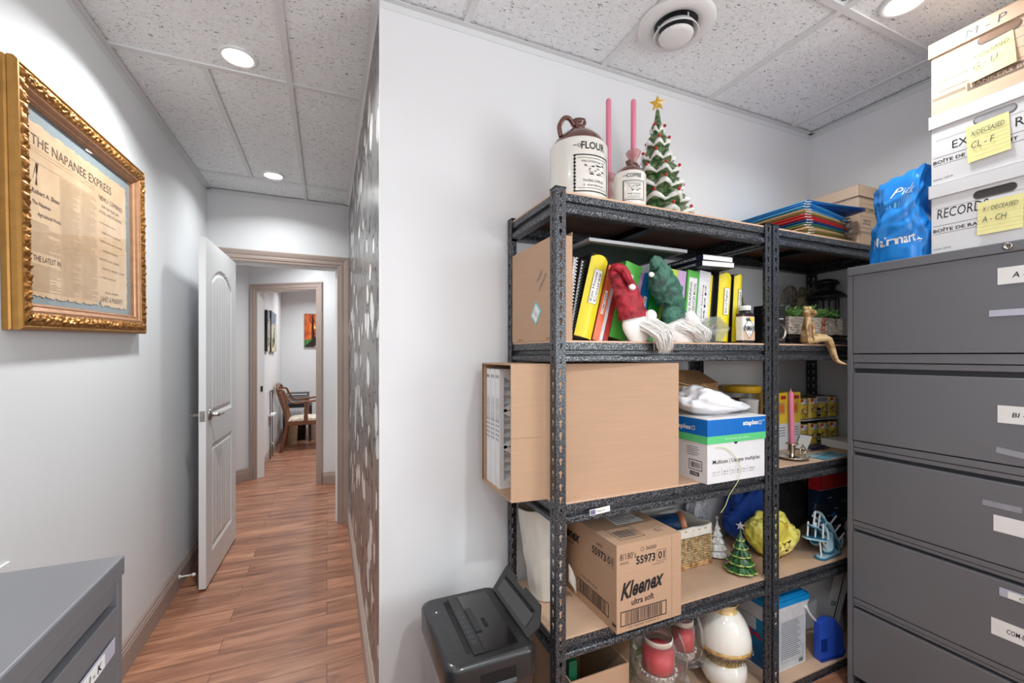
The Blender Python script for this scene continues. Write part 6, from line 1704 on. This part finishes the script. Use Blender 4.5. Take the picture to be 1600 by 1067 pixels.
# bags in the corner unit
BLUC = plain('royal_blue_cloth', (12, 74, 172), .7, var=.12, scale=6, bmp=.2, bscale=60, sheen=.3)
lump('blue_bag', (1.800, 1.405, Z4U), (.135, .060, .290), BLUC, 'royal blue cloth bag slumped at the back between the shelving units', 'cloth bag', 2, .16, 2.5, .2, e=.8, peak=(.15, 0))
BLKC = plain('black_cloth', (20, 20, 24), .8, var=.1)
lump('black_bag', (2.075, 1.405, Z4U), (.115, .055, .300), BLKC, 'black soft bag at the back of the corner unit', 'cloth bag', 6, .14, 2.5, .15, peak=(-.2, 0))
YEL = blotch('yellow_printed_polythene', (232, 220, 84), (240, 232, 130), 4, .4, .2)
def yellow_bag():
    t = thing('yellow_bag', 'crumpled yellow plastic bag with dark lettering and an orange patch', 'plastic bag', (1.765, 1.262, Z4U), math.radians(-8))
    def f(u, v, off=0):
        a = 2 * PI * u; p = PI * v; c = Vector((math.sin(p) * math.cos(a), math.sin(p) * math.sin(a), -math.cos(p)))
        n1 = noise.noise(c * 1.6 + Vector((7, 0, 0))); r3 = abs(noise.noise(c * 3.2 + Vector((0, 0, 7)))); n2 = noise.noise(c * 6)
        k = 1 + .30 * n1 + .035 * n2 - .30 * r3 + off
        z = (c.z * .5 + .5) * .185 * k
        return Vector((c.x * .112 * k + .0, c.y * .080 * k, 0 if z < .01 else z))
    b = MB(); b.grid(f, 90, 44, YEL, True, True)
    fn = lambda x, y: f((.72 + x) % 1, .5 + y, .02)
    wrap_text(b, 'SAVE', lambda x, y: fn(x / .9, y / .20), .042, BROWNG, w=.12, x0=.01, y0=-.035, bold=.03, shear=.3)
    wrap_text(b, '10', lambda x, y: fn(x / .9, y / .20), .034, BROWNG, w=.06, x0=.04, y0=-.085, bold=.04, shear=.3)
    vs = [fn(.05 + .045 * math.cos(a), .22 + .05 * math.sin(a)) for a in [2 * PI * i / 20 for i in range(20)]]
    b.add(vs, [tuple(range(20))], plain('orange_print', (206, 110, 84), .6)); b.build('bag_body', t)
yellow_bag()
# pile of teal hooks
t = thing('hook_pile', 'tangle of teal plastic pegboard holders with white pegs near the filing cabinet', 'plastic holders', (1.984, 1.172, Z4U))
TEALH = plain('teal_plastic', (44, 112, 140), .35, coat=.3); PALEH = plain('pale_blue_plastic', (172, 206, 220), .35, coat=.3); WPEG = plain('white_peg', (234, 236, 236), .35)
def holder(m, mat, w=.12):
    b = MB(); b.X = Matrix.Diagonal((1.12, .9, 1.2, 1)) @ m; b.prism(rrect(w, .05, .02), 0, .005, mat); b.prism(rrect(w * .92, .042, .018), .005, .008, PALEH if mat is TEALH else TEALH)
    for x in (-.04, 0, .04): b.tube([(x * w / .12, 0, .006), (x * w / .12, .006, .058)], .0036, WPEG, 8)
    b.tube(spline([(w * .48, -.01, .004), (w * .56, 0, .02), (w * .52, .01, .04), (w * .40, .01, .046)], 5), .005, mat, 8); b.build('peg_holder', t)
holder(Matrix.Translation((0, -.012, .002)) @ Matrix.Rotation(math.radians(6), 4, 'Z'), TEALH, .14)
holder(Matrix.Translation((-.02, .02, .085)) @ Matrix.Rotation(math.radians(24), 4, 'Y') @ Matrix.Rotation(math.radians(14), 4, 'Z'), TEALH, .15)
holder(Matrix.Translation((-.062, .0, .066)) @ Matrix.Rotation(math.radians(10), 4, 'Y') @ Matrix.Rotation(math.radians(-20), 4, 'Z'), PALEH, .10)
holder(Matrix.Translation((.07, .02, .055)) @ Matrix.Rotation(math.radians(55), 4, 'Y') @ Matrix.Rotation(math.radians(10), 4, 'X'), PALEH, .13)
holder(Matrix.Translation((.02, .045, .070)) @ Matrix.Rotation(math.radians(-60), 4, 'Y'), PALEH, .11)
holder(Matrix.Translation((.02, .00, .040)) @ Matrix.Rotation(math.radians(-38), 4, 'Y') @ Matrix.Rotation(math.radians(30), 4, 'Z'), TEALH, .10)
CRK = thin_glass('crinkled_film', (232, 234, 238), .22, .12, .5)
lump('clear_packaging', (2.172, 1.165, Z4U), (.026, .034, .150), CRK, 'crinkled clear plastic packaging beside the pegboard holders', 'packaging', 11, .2, 4, .35)
t = thing('appliance_box', 'red and dark blue printed appliance box at the back of the corner unit', 'product box', (2.092, 1.262, Z4U), 0)
REDX = plain('signal_red_print', (182, 26, 34), .45, var=.1, scale=8); NAVX = plain('night_blue_print', (18, 40, 66), .45, var=.08)
b = MB(); b.box((0, 0, 0), (.285, .05, .236), NAVX); b.box((0, 0, .236), (.285, .05, .336), REDX)
b.quad((.0, -.0005, .236), EX * .285, EZ * .002, PAPER)
BLUP = plain('cyan_print', (50, 120, 190), .5)
for (cx, cz, r_) in ((.028, .128, .014), (.11, .108, .018), (.05, .04, .018)): b.add([(cx + r_ * math.cos(a), -.0006, cz + r_ * math.sin(a)) for a in [2 * PI * i / 18 for i in range(18)]], [tuple(range(18))], BLUP)
for k in range(12): b.quad((.06 + .05 * (k % 3), -.0006, .195 - .014 * k), EX * .035, EZ * .003, GREY_INK if k % 2 else PAPER)
b.quad((.01, -.0006, .245), EX * .09, EZ * .07, plain('deep_red_print', (210, 60, 60), .5)); b.build('box_body', t, bevel=.0015)
c = MB(); c.X = Matrix.Translation((1.985, 1.245, Z4U + .030)) @ Matrix.Rotation(math.radians(16), 4, 'Y'); c.prism(rrect(.10, .012, .004, 4, .05, .0), .0, .17, BLKP)
c.text('AC', (.055, -.006, .035), EX, EZ, .028, BLUP, w=.03, bold=.03)
o = c.build('leaning_folder'); tag(o, 'black leaning plastic binder with a blue mark before the red and blue box', 'binder')

# ------------------------------------------------------------------ lowest shelf
Z5T, Z5U = .0602, .0452
t = thing('open_carton', 'open brown cardboard carton on the lowest shelf behind the shredder', 'cardboard carton', (.70, 1.16, Z5T), math.radians(0))
b = MB(); w_, d_, h_, q = .225, .30, .255, .004
for a, c_ in (((0, 0, 0), (w_, d_, q)), ((0, 0, q), (q, d_, h_)), ((w_ - q, 0, q), (w_, d_, h_)), ((q, 0, q), (w_ - q, q, h_)), ((q, d_ - q, q), (w_ - q, d_, h_))): b.box(a, c_, CARD)
b.add([(w_, .0, h_), (w_, d_, h_), (w_ + .004, d_ + .0, h_ + .075), (w_ + .004, .0, h_ + .075)], [(0, 1, 2, 3)], CARD); b.add([(q, d_, h_), (w_, d_, h_), (w_ - .01, d_ + .006, h_ + .09), (.01, d_ + .006, h_ + .09)], [(0, 1, 2, 3)], CARD)
b.build('carton_body', t)
c = MB(); c.box((0, 0, 0), (.03, .24, .29), plain('bottle_green_card', (14, 86, 56), .6, var=.08)); o = c.build('green_folder_box', bevel=.002); tag(o, 'dark green box file standing in the open carton', 'box file'); place(o, (.712, 1.19, Z5T + .0045))
def hurricane(x, y, z0, label, sc=1.0, cz=0):
    t = thing('hurricane_candle', label, 'candle in glass', (x, y, Z5T), 0, 'glass hurricane candles'); t.scale = (sc, sc, 1)
    b = MB(); b.lathe([(0, 0), (.045, 0), (.047, .004), (.030, .012), (.012, .03), (.010, z0 - .03), (.020, z0 - .012), (.060, z0 - .003), (.078, z0), (.079, z0 + .004), (.02, z0 + .002), (0, z0 + .002)], GLASS, 36); b.build('pedestal_plate', t)
    b = MB(); b.lathe([(.052, z0 + .004), (.066, z0 + .010), (.074, z0 + .035), (.075, z0 + .075), (.066, z0 + .125), (.056, z0 + .150), (.054, z0 + .156)], GLASS, 40); b.build('glass_shade', t)
    b = MB(); b.lathe([(0, z0 + .005), (.041, z0 + .005), (.043, z0 + .010), (.043, z0 + .105), (.036, z0 + .118), (.037, z0 + .135), (.034, z0 + .135), (.034, z0 + .12)], GLASS, 32); b.build('jar', t)
    b = MB(); b.lathe([(0, z0 + .006), (.0405, z0 + .006), (.0415, z0 + .09), (0, z0 + .092)], plain('red_wax', (214, 46, 56), .4, sss=.1, var=.08), 32); b.build('red_candle', t)
    b = MB(); b.lathe([(.0438, z0 + .004), (.0442, z0 + .022), (.0438, z0 + .030), (.0432, z0 + .028)], plain('silver_lace_trim', (208, 200, 192), .4, .4, var=.2, scale=200), 40, wob=lambda a, z: 1.0 + (.02 * math.sin(16 * a))); b.lathe([(.0368, z0 + .116), (.0385, z0 + .118), (.0385, z0 + .132), (.0368, z0 + .134)], plain('cream_band', (206, 190, 176), .5), 32)
    for i in range(26):
        a = 2 * PI * i / 26; b.ball((.047 * math.cos(a), .047 * math.sin(a), z0 + .024 + .004 * (i % 2)), .0042, MATS['silver_lace_trim'], 6, 4)
    b.build('lace_trim', t); return t
hurricane(1.030, 1.140, .197, 'front glass hurricane with a red candle, just below the tissue carton corner', 1.25)
hurricane(1.220, 1.222, .165, 'rear glass hurricane with a red candle, beside the milk-glass lamp shade')
lump('olive_bag', (1.02, 1.37, Z5T), (.09, .08, .26), plain('olive_cloth', (96, 98, 50), .8, var=.2, scale=8), 'olive green cloth bag standing behind the front hurricane glass', 'cloth bag', 15, .15, 2.5, .2)
MILK = plain('milk_glass', (240, 238, 230), .12, var=.01, coat=.8, sss=.15); AMBR = blotch('amber_glass_rim', (206, 168, 92), (236, 208, 150), 30, .2, .5); LACE = blotch('bronze_lace', (66, 54, 46), (156, 140, 120), 220, .5, .2)
t = thing('oil_lamp', 'milk-glass oil lamp with amber-rimmed shade and bronze lace, beside the hurricane glasses', 'oil lamp', (1.412, 1.205, Z5T))
b = MB(); b.X = Matrix.Translation((0, 0, .148)); b.lathe([(.079, .012), (.096, .018), (.0985, .036), (.096, .062), (.087, .095), (.073, .122), (.060, .140), (.050, .150)], MILK, 48); b.build('glass_shade', t)
b = MB(); b.X = Matrix.Translation((0, 0, .148)); b.lathe([(.050, .150), (.046, .156), (.044, .166), (.050, .178), (.054, .184), (.051, .185), (.043, .170)], AMBR, 40); b.lathe([(.0792, .0115), (.097, .016), (.0995, .026), (.0992, .034)], AMBR, 48); b.build('amber_rims', t)
b = MB(); b.X = Matrix.Translation((0, 0, .148)); b.lathe([(.055, -.012), (.070, -.010), (.088, .0), (.095, .012), (.090, .016), (.06, .010)], LACE, 64, wob=lambda a, z: 1 + .015 * math.sin(20 * a))
for k in range(48):
    a = 2 * PI * k / 48; b.tube([((.092 + .004 * math.cos(i)) * math.cos(a + .03 * math.sin(i)), (.092 + .004 * math.cos(i)) * math.sin(a + .03 * math.sin(i)), .010 - .0045 * i) for i in range(6)], .0016, LACE, 5)
b.build('lace_fringe', t)
b = MB(); b.lathe([(0, 0), (.045, 0), (.05, .006), (.044, .012), (.072, .035), (.084, .066), (.080, .096), (.066, .112)], MILK, 48); b.build('oil_globe', t)
b = MB(); b.lathe([(.0665, .1115), (.050, .122), (.032, .128), (0, .129)], AMBR, 40); b.build('amber_shoulder', t)
b = MB(); b.lathe([(.026, .128), (.028, .134), (.020, .139), (.018, .143), (.05, .1465), (.0, .147)], LACE, 28); b.build('burner', t)
# detergent bucket
t = thing('detergent_bucket', 'rectangular white detergent bucket with bright blue lid behind the double posts', 'detergent bucket', (1.757, 1.268, Z5U), 0)
BKT = plain('bucket_white', (228, 232, 236), .35, coat=.2); LIDB = plain('lid_blue', (20, 146, 216), .3, coat=.3); LBL = blotch('blue_label_print', (12, 90, 150), (40, 150, 206), 7, .35, .3)
def tap(mb, w0, d0, w1, d1, z0, z1, r, mat, top=True):
    a = rrect(w0, d0, r); c = rrect(w1, d1, r); n = len(a)
    mb.add([(x, y, z0) for x, y in a] + [(x, y, z1) for x, y in c], [(i, (i + 1) % n, n + (i + 1) % n, n + i) for i in range(n)], mat, True)
    if top: mb.add([(x, y, z1) for x, y in c], [tuple(range(n))], mat)
b = MB(); tap(b, .230, .180, .230, .180, 0, .210, .02, BKT); tap(b, .240, .190, .248, .198, .205, .262, .022, BKT); tap(b, .254, .204, .254, .204, .260, .268, .024, BKT)
b.add([(x, y, .205) for x, y in rrect(.240, .190, .022)], [tuple(range(23, -1, -1))], BKT); b.build('bucket_body', t)
b = MB(); tap(b, .258, .206, .252, .200, .2685, .288, .024, LIDB); tap(b, .236, .184, .214, .166, .288, .300, .02, LIDB); b.build('bucket_lid', t)
l = MB(); U = -EY
l.quad((-.1156, .072, .006), U * .144, EZ * .196, LBL); l.quad((-.098, -.0906, .006), EX * .034, EZ * .196, LBL); l.quad((-.1158, .072, .150), U * .10, EZ * .05, plain('pale_print', (210, 220, 226), .4))
l.text('OxiKAL', (-.1162, .065, .120), U, EZ, .028, plain('brand_red', (206, 40, 60), .4), w=.12, bold=.05); l.text('HD', (-.1162, .03, .03), U, EZ, .03, PAPER, w=.05, bold=.03)
l.quad((-.064, -.0904, .006), EX * .168, EZ * .196, plain('label_pale_grey', (206, 214, 222), .4))
for k in range(18): l.quad((-.050, -.0910, .190 - .0085 * k), EX * (.10 + .03 * ((k * 7) % 3) / 3), EZ * .0022, GREY_INK)
l.rect((-.050, -.0912, .030), EX * .135, EZ * .052, .0008, GREY_INK); l.bars((.06, -.0912, .010), EX * .026, EZ * .016, 12, INK, 5)
l.build('bucket_label', t)
h = MB(); h.ball((.090, -.100, .238), .008, BKT, 10, 7); h.tube(spline([(.090, -.104, .240), (.100, -.108, .215), (.125, -.112, .185), (.142, -.108, .172), (.148, -.095, .176)], 6), .0042, BKT, 8); h.build('bail_handle', t)
# dustpan and bags by it
t = MB(); BLUD = plain('cobalt_plastic', (48, 88, 196), .3, coat=.3, var=.05)
ol = [(0, 0), (.165, 0), (.190, .03), (.172, .145), (.120, .205), (.075, .215), (0, .20)]
t.X = Matrix.Rotation(PI / 2, 4, 'X'); t.prism(ol, -.018, .012, BLUD); t.prism([(.008, .05), (.05, .05), (.05, .115), (.008, .115)], .012, .016, plain('dark_cobalt', (20, 50, 130), .35)); t.prism([(-.0, -.0), (.165, 0), (.190, .03), (.185, .038), (.16, .012), (0, .012)], .012, .020, plain('dark_cobalt', (20, 50, 130), .35)); t.X = Matrix.Identity(4)
o = t.build('dustpan', bevel=.004); tag(o, 'cobalt blue plastic dustpan standing right of the detergent bucket', 'dustpan'); place(o, (1.912, 1.160, Z5U + .0005), math.radians(-6)); o.scale = (.74, .9, .80)
t = thing('garment_bag', 'clear and white plastic garment bag with black stripe leaning beside the bucket', 'plastic bag', (2.02, 1.30, Z5U + .0025), math.radians(-14))
b = MB(); b.grid(lambda u, v: (.22 * u - .0, .035 * math.sin(5 * u + 3 * v) * (1 - v * .5) * .5, .325 * v - .05 * u * v + .0), 18, 18, plain('milky_film', (206, 208, 210), .3, coat=.3, var=.06, bmp=.2, bscale=30)); b.build('bag_sheet', t, solid=.003)
b = MB(); b.X = Matrix.Translation((0, 0, .05)) @ Matrix.Rotation(math.radians(16), 4, 'Y'); b.box((.085, -.030, .02), (.165, -.027, .300), PAPER); b.quad((.130, -.0306, .03), EX * .006, EZ * .26, INK); b.quad((.145, -.0306, .03), EX * .0015, EZ * .26, INK)
b.text('OSK', (.098, -.0302, .12), EX, EZ, .022, INK, w=.030, bold=.03); b.build('paper_band', t)
t = MB(); t.box((0, 0, 0), (.16, .10, .15), plain('plum_card', (62, 40, 58), .5, var=.08)); 
for k in range(7): t.quad((.02, -.0005, .125 - .014 * k), EX * (.07 + .02 * (k % 2)), EZ * .003, GREY_INK)
t.box((.0, .0, -.235), (.16, .10, 0), BLKV); t.text('GE', (.11, -.0003, -.06), EX, EZ, .03, PAPER, w=.04)
o = t.build('dark_product_box', bevel=.002); tag(o, 'plum and black printed box at the back corner of the lowest shelf', 'product box'); place(o, (2.19, 1.352, Z5U + .2352))

# ------------------------------------------------------------------ paper shredder
t = thing('paper_shredder', 'black paper shredder with raised feed flap standing on the floor beside the shelving', 'shredder', (.402, 1.215, 0))
BLK = plain('shredder_black', (30, 31, 33), .32, var=.05, coat=.25, bmp=.03); GLB = plain('gloss_black_panel', (20, 20, 22), .10, var=.02, coat=1); SLOT = plain('slot_black', (8, 8, 9), .7); GRYP = plain('grey_print', (84, 92, 98), .5)
SW, SD, SH = .256, .345, .550
b = MB(); b.prism(rrect(SW - .012, SD - .012, .030, 8), .012, SH - .055, GLB, True)
for x in (-.09, .09):
    for y in (-.13, .13): b.lathe([(0, 0), (.018, 0), (.018, .013)], BLK, 16, (x, y))
b.build('bin_body', t)
# cutter head with a stepped top
hb = MB(); ol = rrect(SW, SD, .034, 10); n = len(ol)
prof = [(0, SH - .075), (0, SH - .012), (-.004, SH - .004), (-.012, SH)]
vs = []
for (o_, z) in prof:
    k = (SW + 2 * o_) / SW; k2 = (SD + 2 * o_) / SD; vs += [(x * k, y * k2, z) for x, y in ol]
hb.add(vs, [(i + r * n, (i + 1) % n + r * n, (i + 1) % n + (r + 1) * n, i + (r + 1) * n) for r in range(3) for i in range(n)], BLK, True)
hb.add([v for v in vs[3 * n:]], [tuple(range(n))], BLK)
hb.add(vs[:n], [tuple(range(n - 1, -1, -1))], BLK); hb.build('cutter_head', t)
d = MB(); zt = SH + .0006
d.box((-.062, -.125, zt - .001), (-.048, .130, zt + .0008), SLOT)               # paper slot
d.box((-.046, -.140, zt), (-.016, .140, zt + .004), BLK)                          # raised bar with symbols
d.box((-.014, -.140, zt), (.082, .140, zt + .0022), GLB)
d.box((.020, -.04, zt + .002), (.030, .0, zt + .0045), SLOT)
d.box((-.012, -.055, zt + .002), (.006, .060, zt + .0065), BLK)
d.build('top_panels', t, bevel=.0012)
d = MB()
for k in range(7):
    y = -.10 + .024 * k
    d.rect((-.038, y, zt + .004), EX * .012, EY * .012, .0016, GRYP)
d.rect((-.112, -.100, zt), EX * .034, EY * .110, .0006, GRYP)
d.tube([(-.094 + .010 * math.cos(a), .085 + .010 * math.sin(a), zt) for a in [2 * PI * i / 20 for i in range(21)]], .0007, GRYP, 4); d.ball((-.094, .085, zt), .003, WHITE, 8, 6)
d.build('panel_marks', t)
# flap hinged on the right edge
f = MB(); hx = .113; y0, y1 = -.150, .150
fl_ = Matrix.Translation((hx, 0, SH + .002)) @ Matrix.Rotation(math.radians(-48), 4, 'Y'); f.X = fl_
L_ = .085
out = [(0, y0 + .012), (.045, y0), (L_, y0 + .045), (L_, -.005), (L_ - .010, .000), (L_ - .010, .060), (L_, .066), (L_, y1), (.0, y1 - .012)]
f.prism(out, 0, .004, BLK); f.box((.0, y0 + .02, -.006), (.006, y1 - .02, .0), BLK); f.box((.052, -.09, .004), (.060, .11, .010), SLOT); f.prism([(.012, -.105), (.05, -.105), (.05, .115), (.012, .115)], .004, .0052, GLB); f.build('feed_flap', t, bevel=.001)
hd_ = MB(); yf = -SD / 2 - .0005
hd_.box((-.040, yf - .0005, SH - .068), (.060, yf + .004, SH - .030), SLOT); hd_.box((-.040, yf - .003, SH - .074), (.060, yf, SH - .062), GRYP); hd_.build('front_handle', t, bevel=.001)

# ------------------------------------------------------------------ waiting room
OAK = blotch('carved_oak', (84, 48, 28), (136, 84, 50), 22, .35, .4, (2, 2, 8))
t = thing('armchair', 'carved wooden armchair with pale floral seat, seen through the far doorway', 'chair', (-.30, 6.93, 0), math.radians(0))
# faces +x: seat from x -.22 to .26, width along y
FAB = blotch('floral_upholstery', (176, 160, 140), (226, 216, 202), 30, .9, 0)
s_ = MB(); s_.grid(lambda u, v: (lerp(-.20, .27, u), lerp(-.25, .25, v), .425 + .045 * (math.sin(PI * u) * math.sin(PI * v)) ** .4), 16, 16, FAB); s_.build('seat', t)
fr = MB(); fr.box((-.22, -.27, .365), (.28, -.235, .425), OAK); fr.box((-.22, .235, .365), (.28, .27, .425), OAK); fr.box((.25, -.235, .365), (.28, .235, .425), OAK); fr.box((-.22, -.235, .365), (-.19, .235, .425), OAK); fr.build('seat_frame', t, bevel=.006)
for sy in (-1, 1):
    l = MB(); l.tube(spline([(-.205, sy * .25, .42), (-.225, sy * .25, .28), (-.25, sy * .255, .14), (-.285, sy * .26, .0)], 6), .021, OAK, 10); l.build('leg', t)
    l = MB(); l.tube([(.255, sy * .25, .40), (.25, sy * .25, .25), (.262, sy * .25, .0)], [.026, .022, .017], OAK, 10); l.build('leg', t)
    l = MB(); l.tube(spline([(-.205, sy * .25, .40), (-.235, sy * .25, .55), (-.285, sy * .25, .72), (-.325, sy * .24, .86), (-.32, sy * .20, .90)], 6), .020, OAK, 10); l.build('back_post', t)
    l = MB(); l.tube(spline([(-.325, sy * .25, .86), (-.255, sy * .26, .85), (-.21, sy * .27, .76), (-.14, sy * .28, .685), (.0, sy * .285, .685), (.14, sy * .285, .70), (.255, sy * .28, .715), (.29, sy * .275, .70)], 6), .022, OAK, 10, flat=.7); l.build('arm', t)
    l = MB(); l.lathe([(.022, .42), (.030, .47), (.022, .52), (.028, .56), (.018, .60), (.024, .66), (.022, .69)], OAK, 16, (.03, sy * .265)); l.build('arm_support', t)
    l = MB(); l.lathe([(.024, .42), (.030, .50), (.022, .56), (.026, .62), (.022, .70)], OAK, 16, (.24, sy * .265)); l.build('arm_support', t)
bk = MB(); bk.tube(spline([(-.32, -.22, .89), (-.335, -.10, .925), (-.335, .10, .925), (-.32, .22, .89)], 6), .026, OAK, 10, flat=.8)
for y in (-.12, -.04, .04, .12): bk.tube(spline([(-.20, y, .42), (-.25, y, .6), (-.30, y, .78), (-.33, y, .915)], 5), .014, OAK, 8, flat=.6)
bk.build('backrest', t)
def bin_(name, x, y, r, h, mat, label):
    b = MB(); b.lathe([(0, 0), (r * .85, 0), (r, h), (r * 1.04, h + .004), (r * .97, h + .004), (r * .94, h - .01), (r * .82, .01), (0, .01)], mat, 32); o = b.build(name); tag(o, label, 'waste bin'); place(o, (x, y, 0))
bin_('waste_bin', -.49, 7.32, .085, .30, plain('cream_plastic', (214, 204, 176), .5), 'cream waste bin standing in front of the black side table')
bin_('waste_bin', -.40, 7.60, .10, .32, BLKV, 'black waste bin between the cream and white ones')
bin_('waste_bin', -.172, 7.60, .11, .26, PAPER, 'white waste bin showing below the armchair seat')
t = thing('side_table', 'black side table behind the armchair carrying a grey printer', 'table', (-.42, 7.60, 0))
b = MB(); b.box((-.2, -.22, .53), (.2, .22, .56), BLKV); b.build('table_top', t, bevel=.004)
for x in (-.18, .18):
    for y in (-.20, .20): b = MB(); b.box((x - .015, y - .015, 0), (x + .015, y + .015, .53), BLKV); b.build('leg', t)
t = thing('printer', 'grey and black printer on the side table behind the armchair', 'printer', (-.42, 7.60, .5602))
b = MB(); b.box((-.17, -.17, 0), (.17, .17, .03), BLKV); b.prism([(-.17, -.17), (.17, -.17), (.15, .17), (-.15, .17)], .03, .16, plain('printer_grey', (120, 124, 130), .4)); b.box((-.16, -.16, .16), (.16, .16, .185), BLKV); b.build('printer_body', t, bevel=.006)
b = MB(); b.box((-.14, -.176, .165), (.14, -.17, .178), PAPER); b.build('paper_tray', t)
# wall-side wire rack with white shelf
t = MB(); t.tube([(-.67, 6.30, .0), (-.67, 6.30, .88)], .006, DARKM, 6); t.tube([(-.67, 6.52, .0), (-.67, 6.52, .88)], .006, DARKM, 6); t.tube([(-.67, 6.30, .875), (-.67, 6.52, .875)], .006, DARKM, 6); t.box((-.685, 6.28, .555), (-.62, 6.56, .575), WHITE)
t.tube([(-.66 + .03 * math.cos(a), 6.41, .10 + .09 * math.sin(a)) for a in [2 * PI * i / 20 for i in range(21)]], .006, SILV, 6)
o = t.build('wall_rack'); tag(o, 'narrow dark wire rack with a white ledge on the far left wall', 'rack')
# paintings
def canvas(loc, rz, w, h, label, painter, name='canvas_painting', d=.03):
    t = thing(name, label, 'painting', loc, rz, 'unframed canvas paintings'); b = MB(); b.box((0, .0, 0), (w, d, h), plain('dark_canvas_edge', (40, 34, 32), .7)); b.build('canvas', t)
    p = MB(); painter(p, w, h); p.build('painted_face', t); return t
FIRE = blotch('sunset_reds', (150, 26, 18), (236, 120, 36), 7, .5, .1, (1, 1, 1), (.35, .65)); SUN = plain('pale_yellow_paint', (250, 226, 150), .5); BARK = plain('dark_brown_paint', (40, 22, 16), .6); GRS = blotch('grass_paint', (20, 60, 24), (70, 140, 60), 9, .5, .1); ROAD = plain('crimson_paint', (140, 20, 30), .5)
def sunset(p, w, h):
    y = -.0006
    p.quad((0, y, 0), EX * w, EZ * h, FIRE)
    for (cx, cz, r) in ((.14, .33, .03), (.20, .47, .038), (.31, .42, .03)): p.add([(cx + r * math.cos(a), y - .0004, cz + r * .8 * math.sin(a)) for a in [2 * PI * i / 16 for i in range(16)]], [tuple(range(16))], SUN)
    p.add([(0, y - .0006, 0), (.36, y - .0006, 0), (.36, y - .0006, .17), (.20, y - .0006, .17), (.10, y - .0006, .14), (0, y - .0006, .11)], [tuple(range(6))], GRS)
    p.add([(.0, y - .0008, .0), (.15, y - .0008, 0), (.34, y - .0008, .17), (.16, y - .0008, .17)], [(0, 1, 2, 3)], BARK)
    p.add([(.15, y - .0010, 0), (w, y - .0010, 0), (w, y - .0010, .18), (.34, y - .0010, .17)], [(0, 1, 2, 3)], ROAD)
    p.tube([(.15, y - .001, 0), (.34, y - .001, .17)], .005, PAPER, 4)
    def limb(x0, z0, x1, z1, w0, w1): p.add([(x0 - w0, y - .0014, z0), (x0 + w0, y - .0014, z0), (x1 + w1, y - .0014, z1), (x1 - w1, y - .0014, z1)], [(0, 1, 2, 3)], BARK)
    limb(.135, .13, .125, .36, .026, .016); limb(.125, .36, .13, h, .016, .007)
    for q in ((.125, .38, .06, .50), (.128, .42, .20, .53), (.128, .45, .09, .545), (.13, .40, .235, .46)): limb(*q, .008, .003)
canvas((-.345, 8.018, 1.478), 0, .42, .56, 'red and orange canvas painting of a tree on the far waiting-room wall', sunset)
SCN = blotch('pale_ochre_paint', (150, 140, 110), (226, 216, 190), 10, .5, .1); SKYP = blotch('dusk_blue_paint', (70, 90, 120), (150, 160, 176), 8, .5, .1)
def scene1(p, w, h):
    p.quad((0, -.0006, 0), EX * w, EZ * h, SCN); p.quad((0, -.0010, h * .66), EX * w, EZ * h * .34, SKYP)
    rr = random.Random(2)
    for k in range(18): x = rr.uniform(.02, w - .02); p.tube([(x, -.001, rr.uniform(.05, .2)), (x + .01, -.001, rr.uniform(.22, .42))], .008, rr.choice((BARK, GRS, SCN, PAPER)), 5, flat=.2)
canvas((-.658, 6.32, 1.385), PI / 2, .58, .53, 'pale canvas painting with dusky sky, nearer the far corner of the waiting room', scene1)
canvas((-.658, 5.92, 1.385), PI / 2, .22, .50, 'narrow canvas painting seen edge-on beside the pale one, nearer the doorway', scene1)
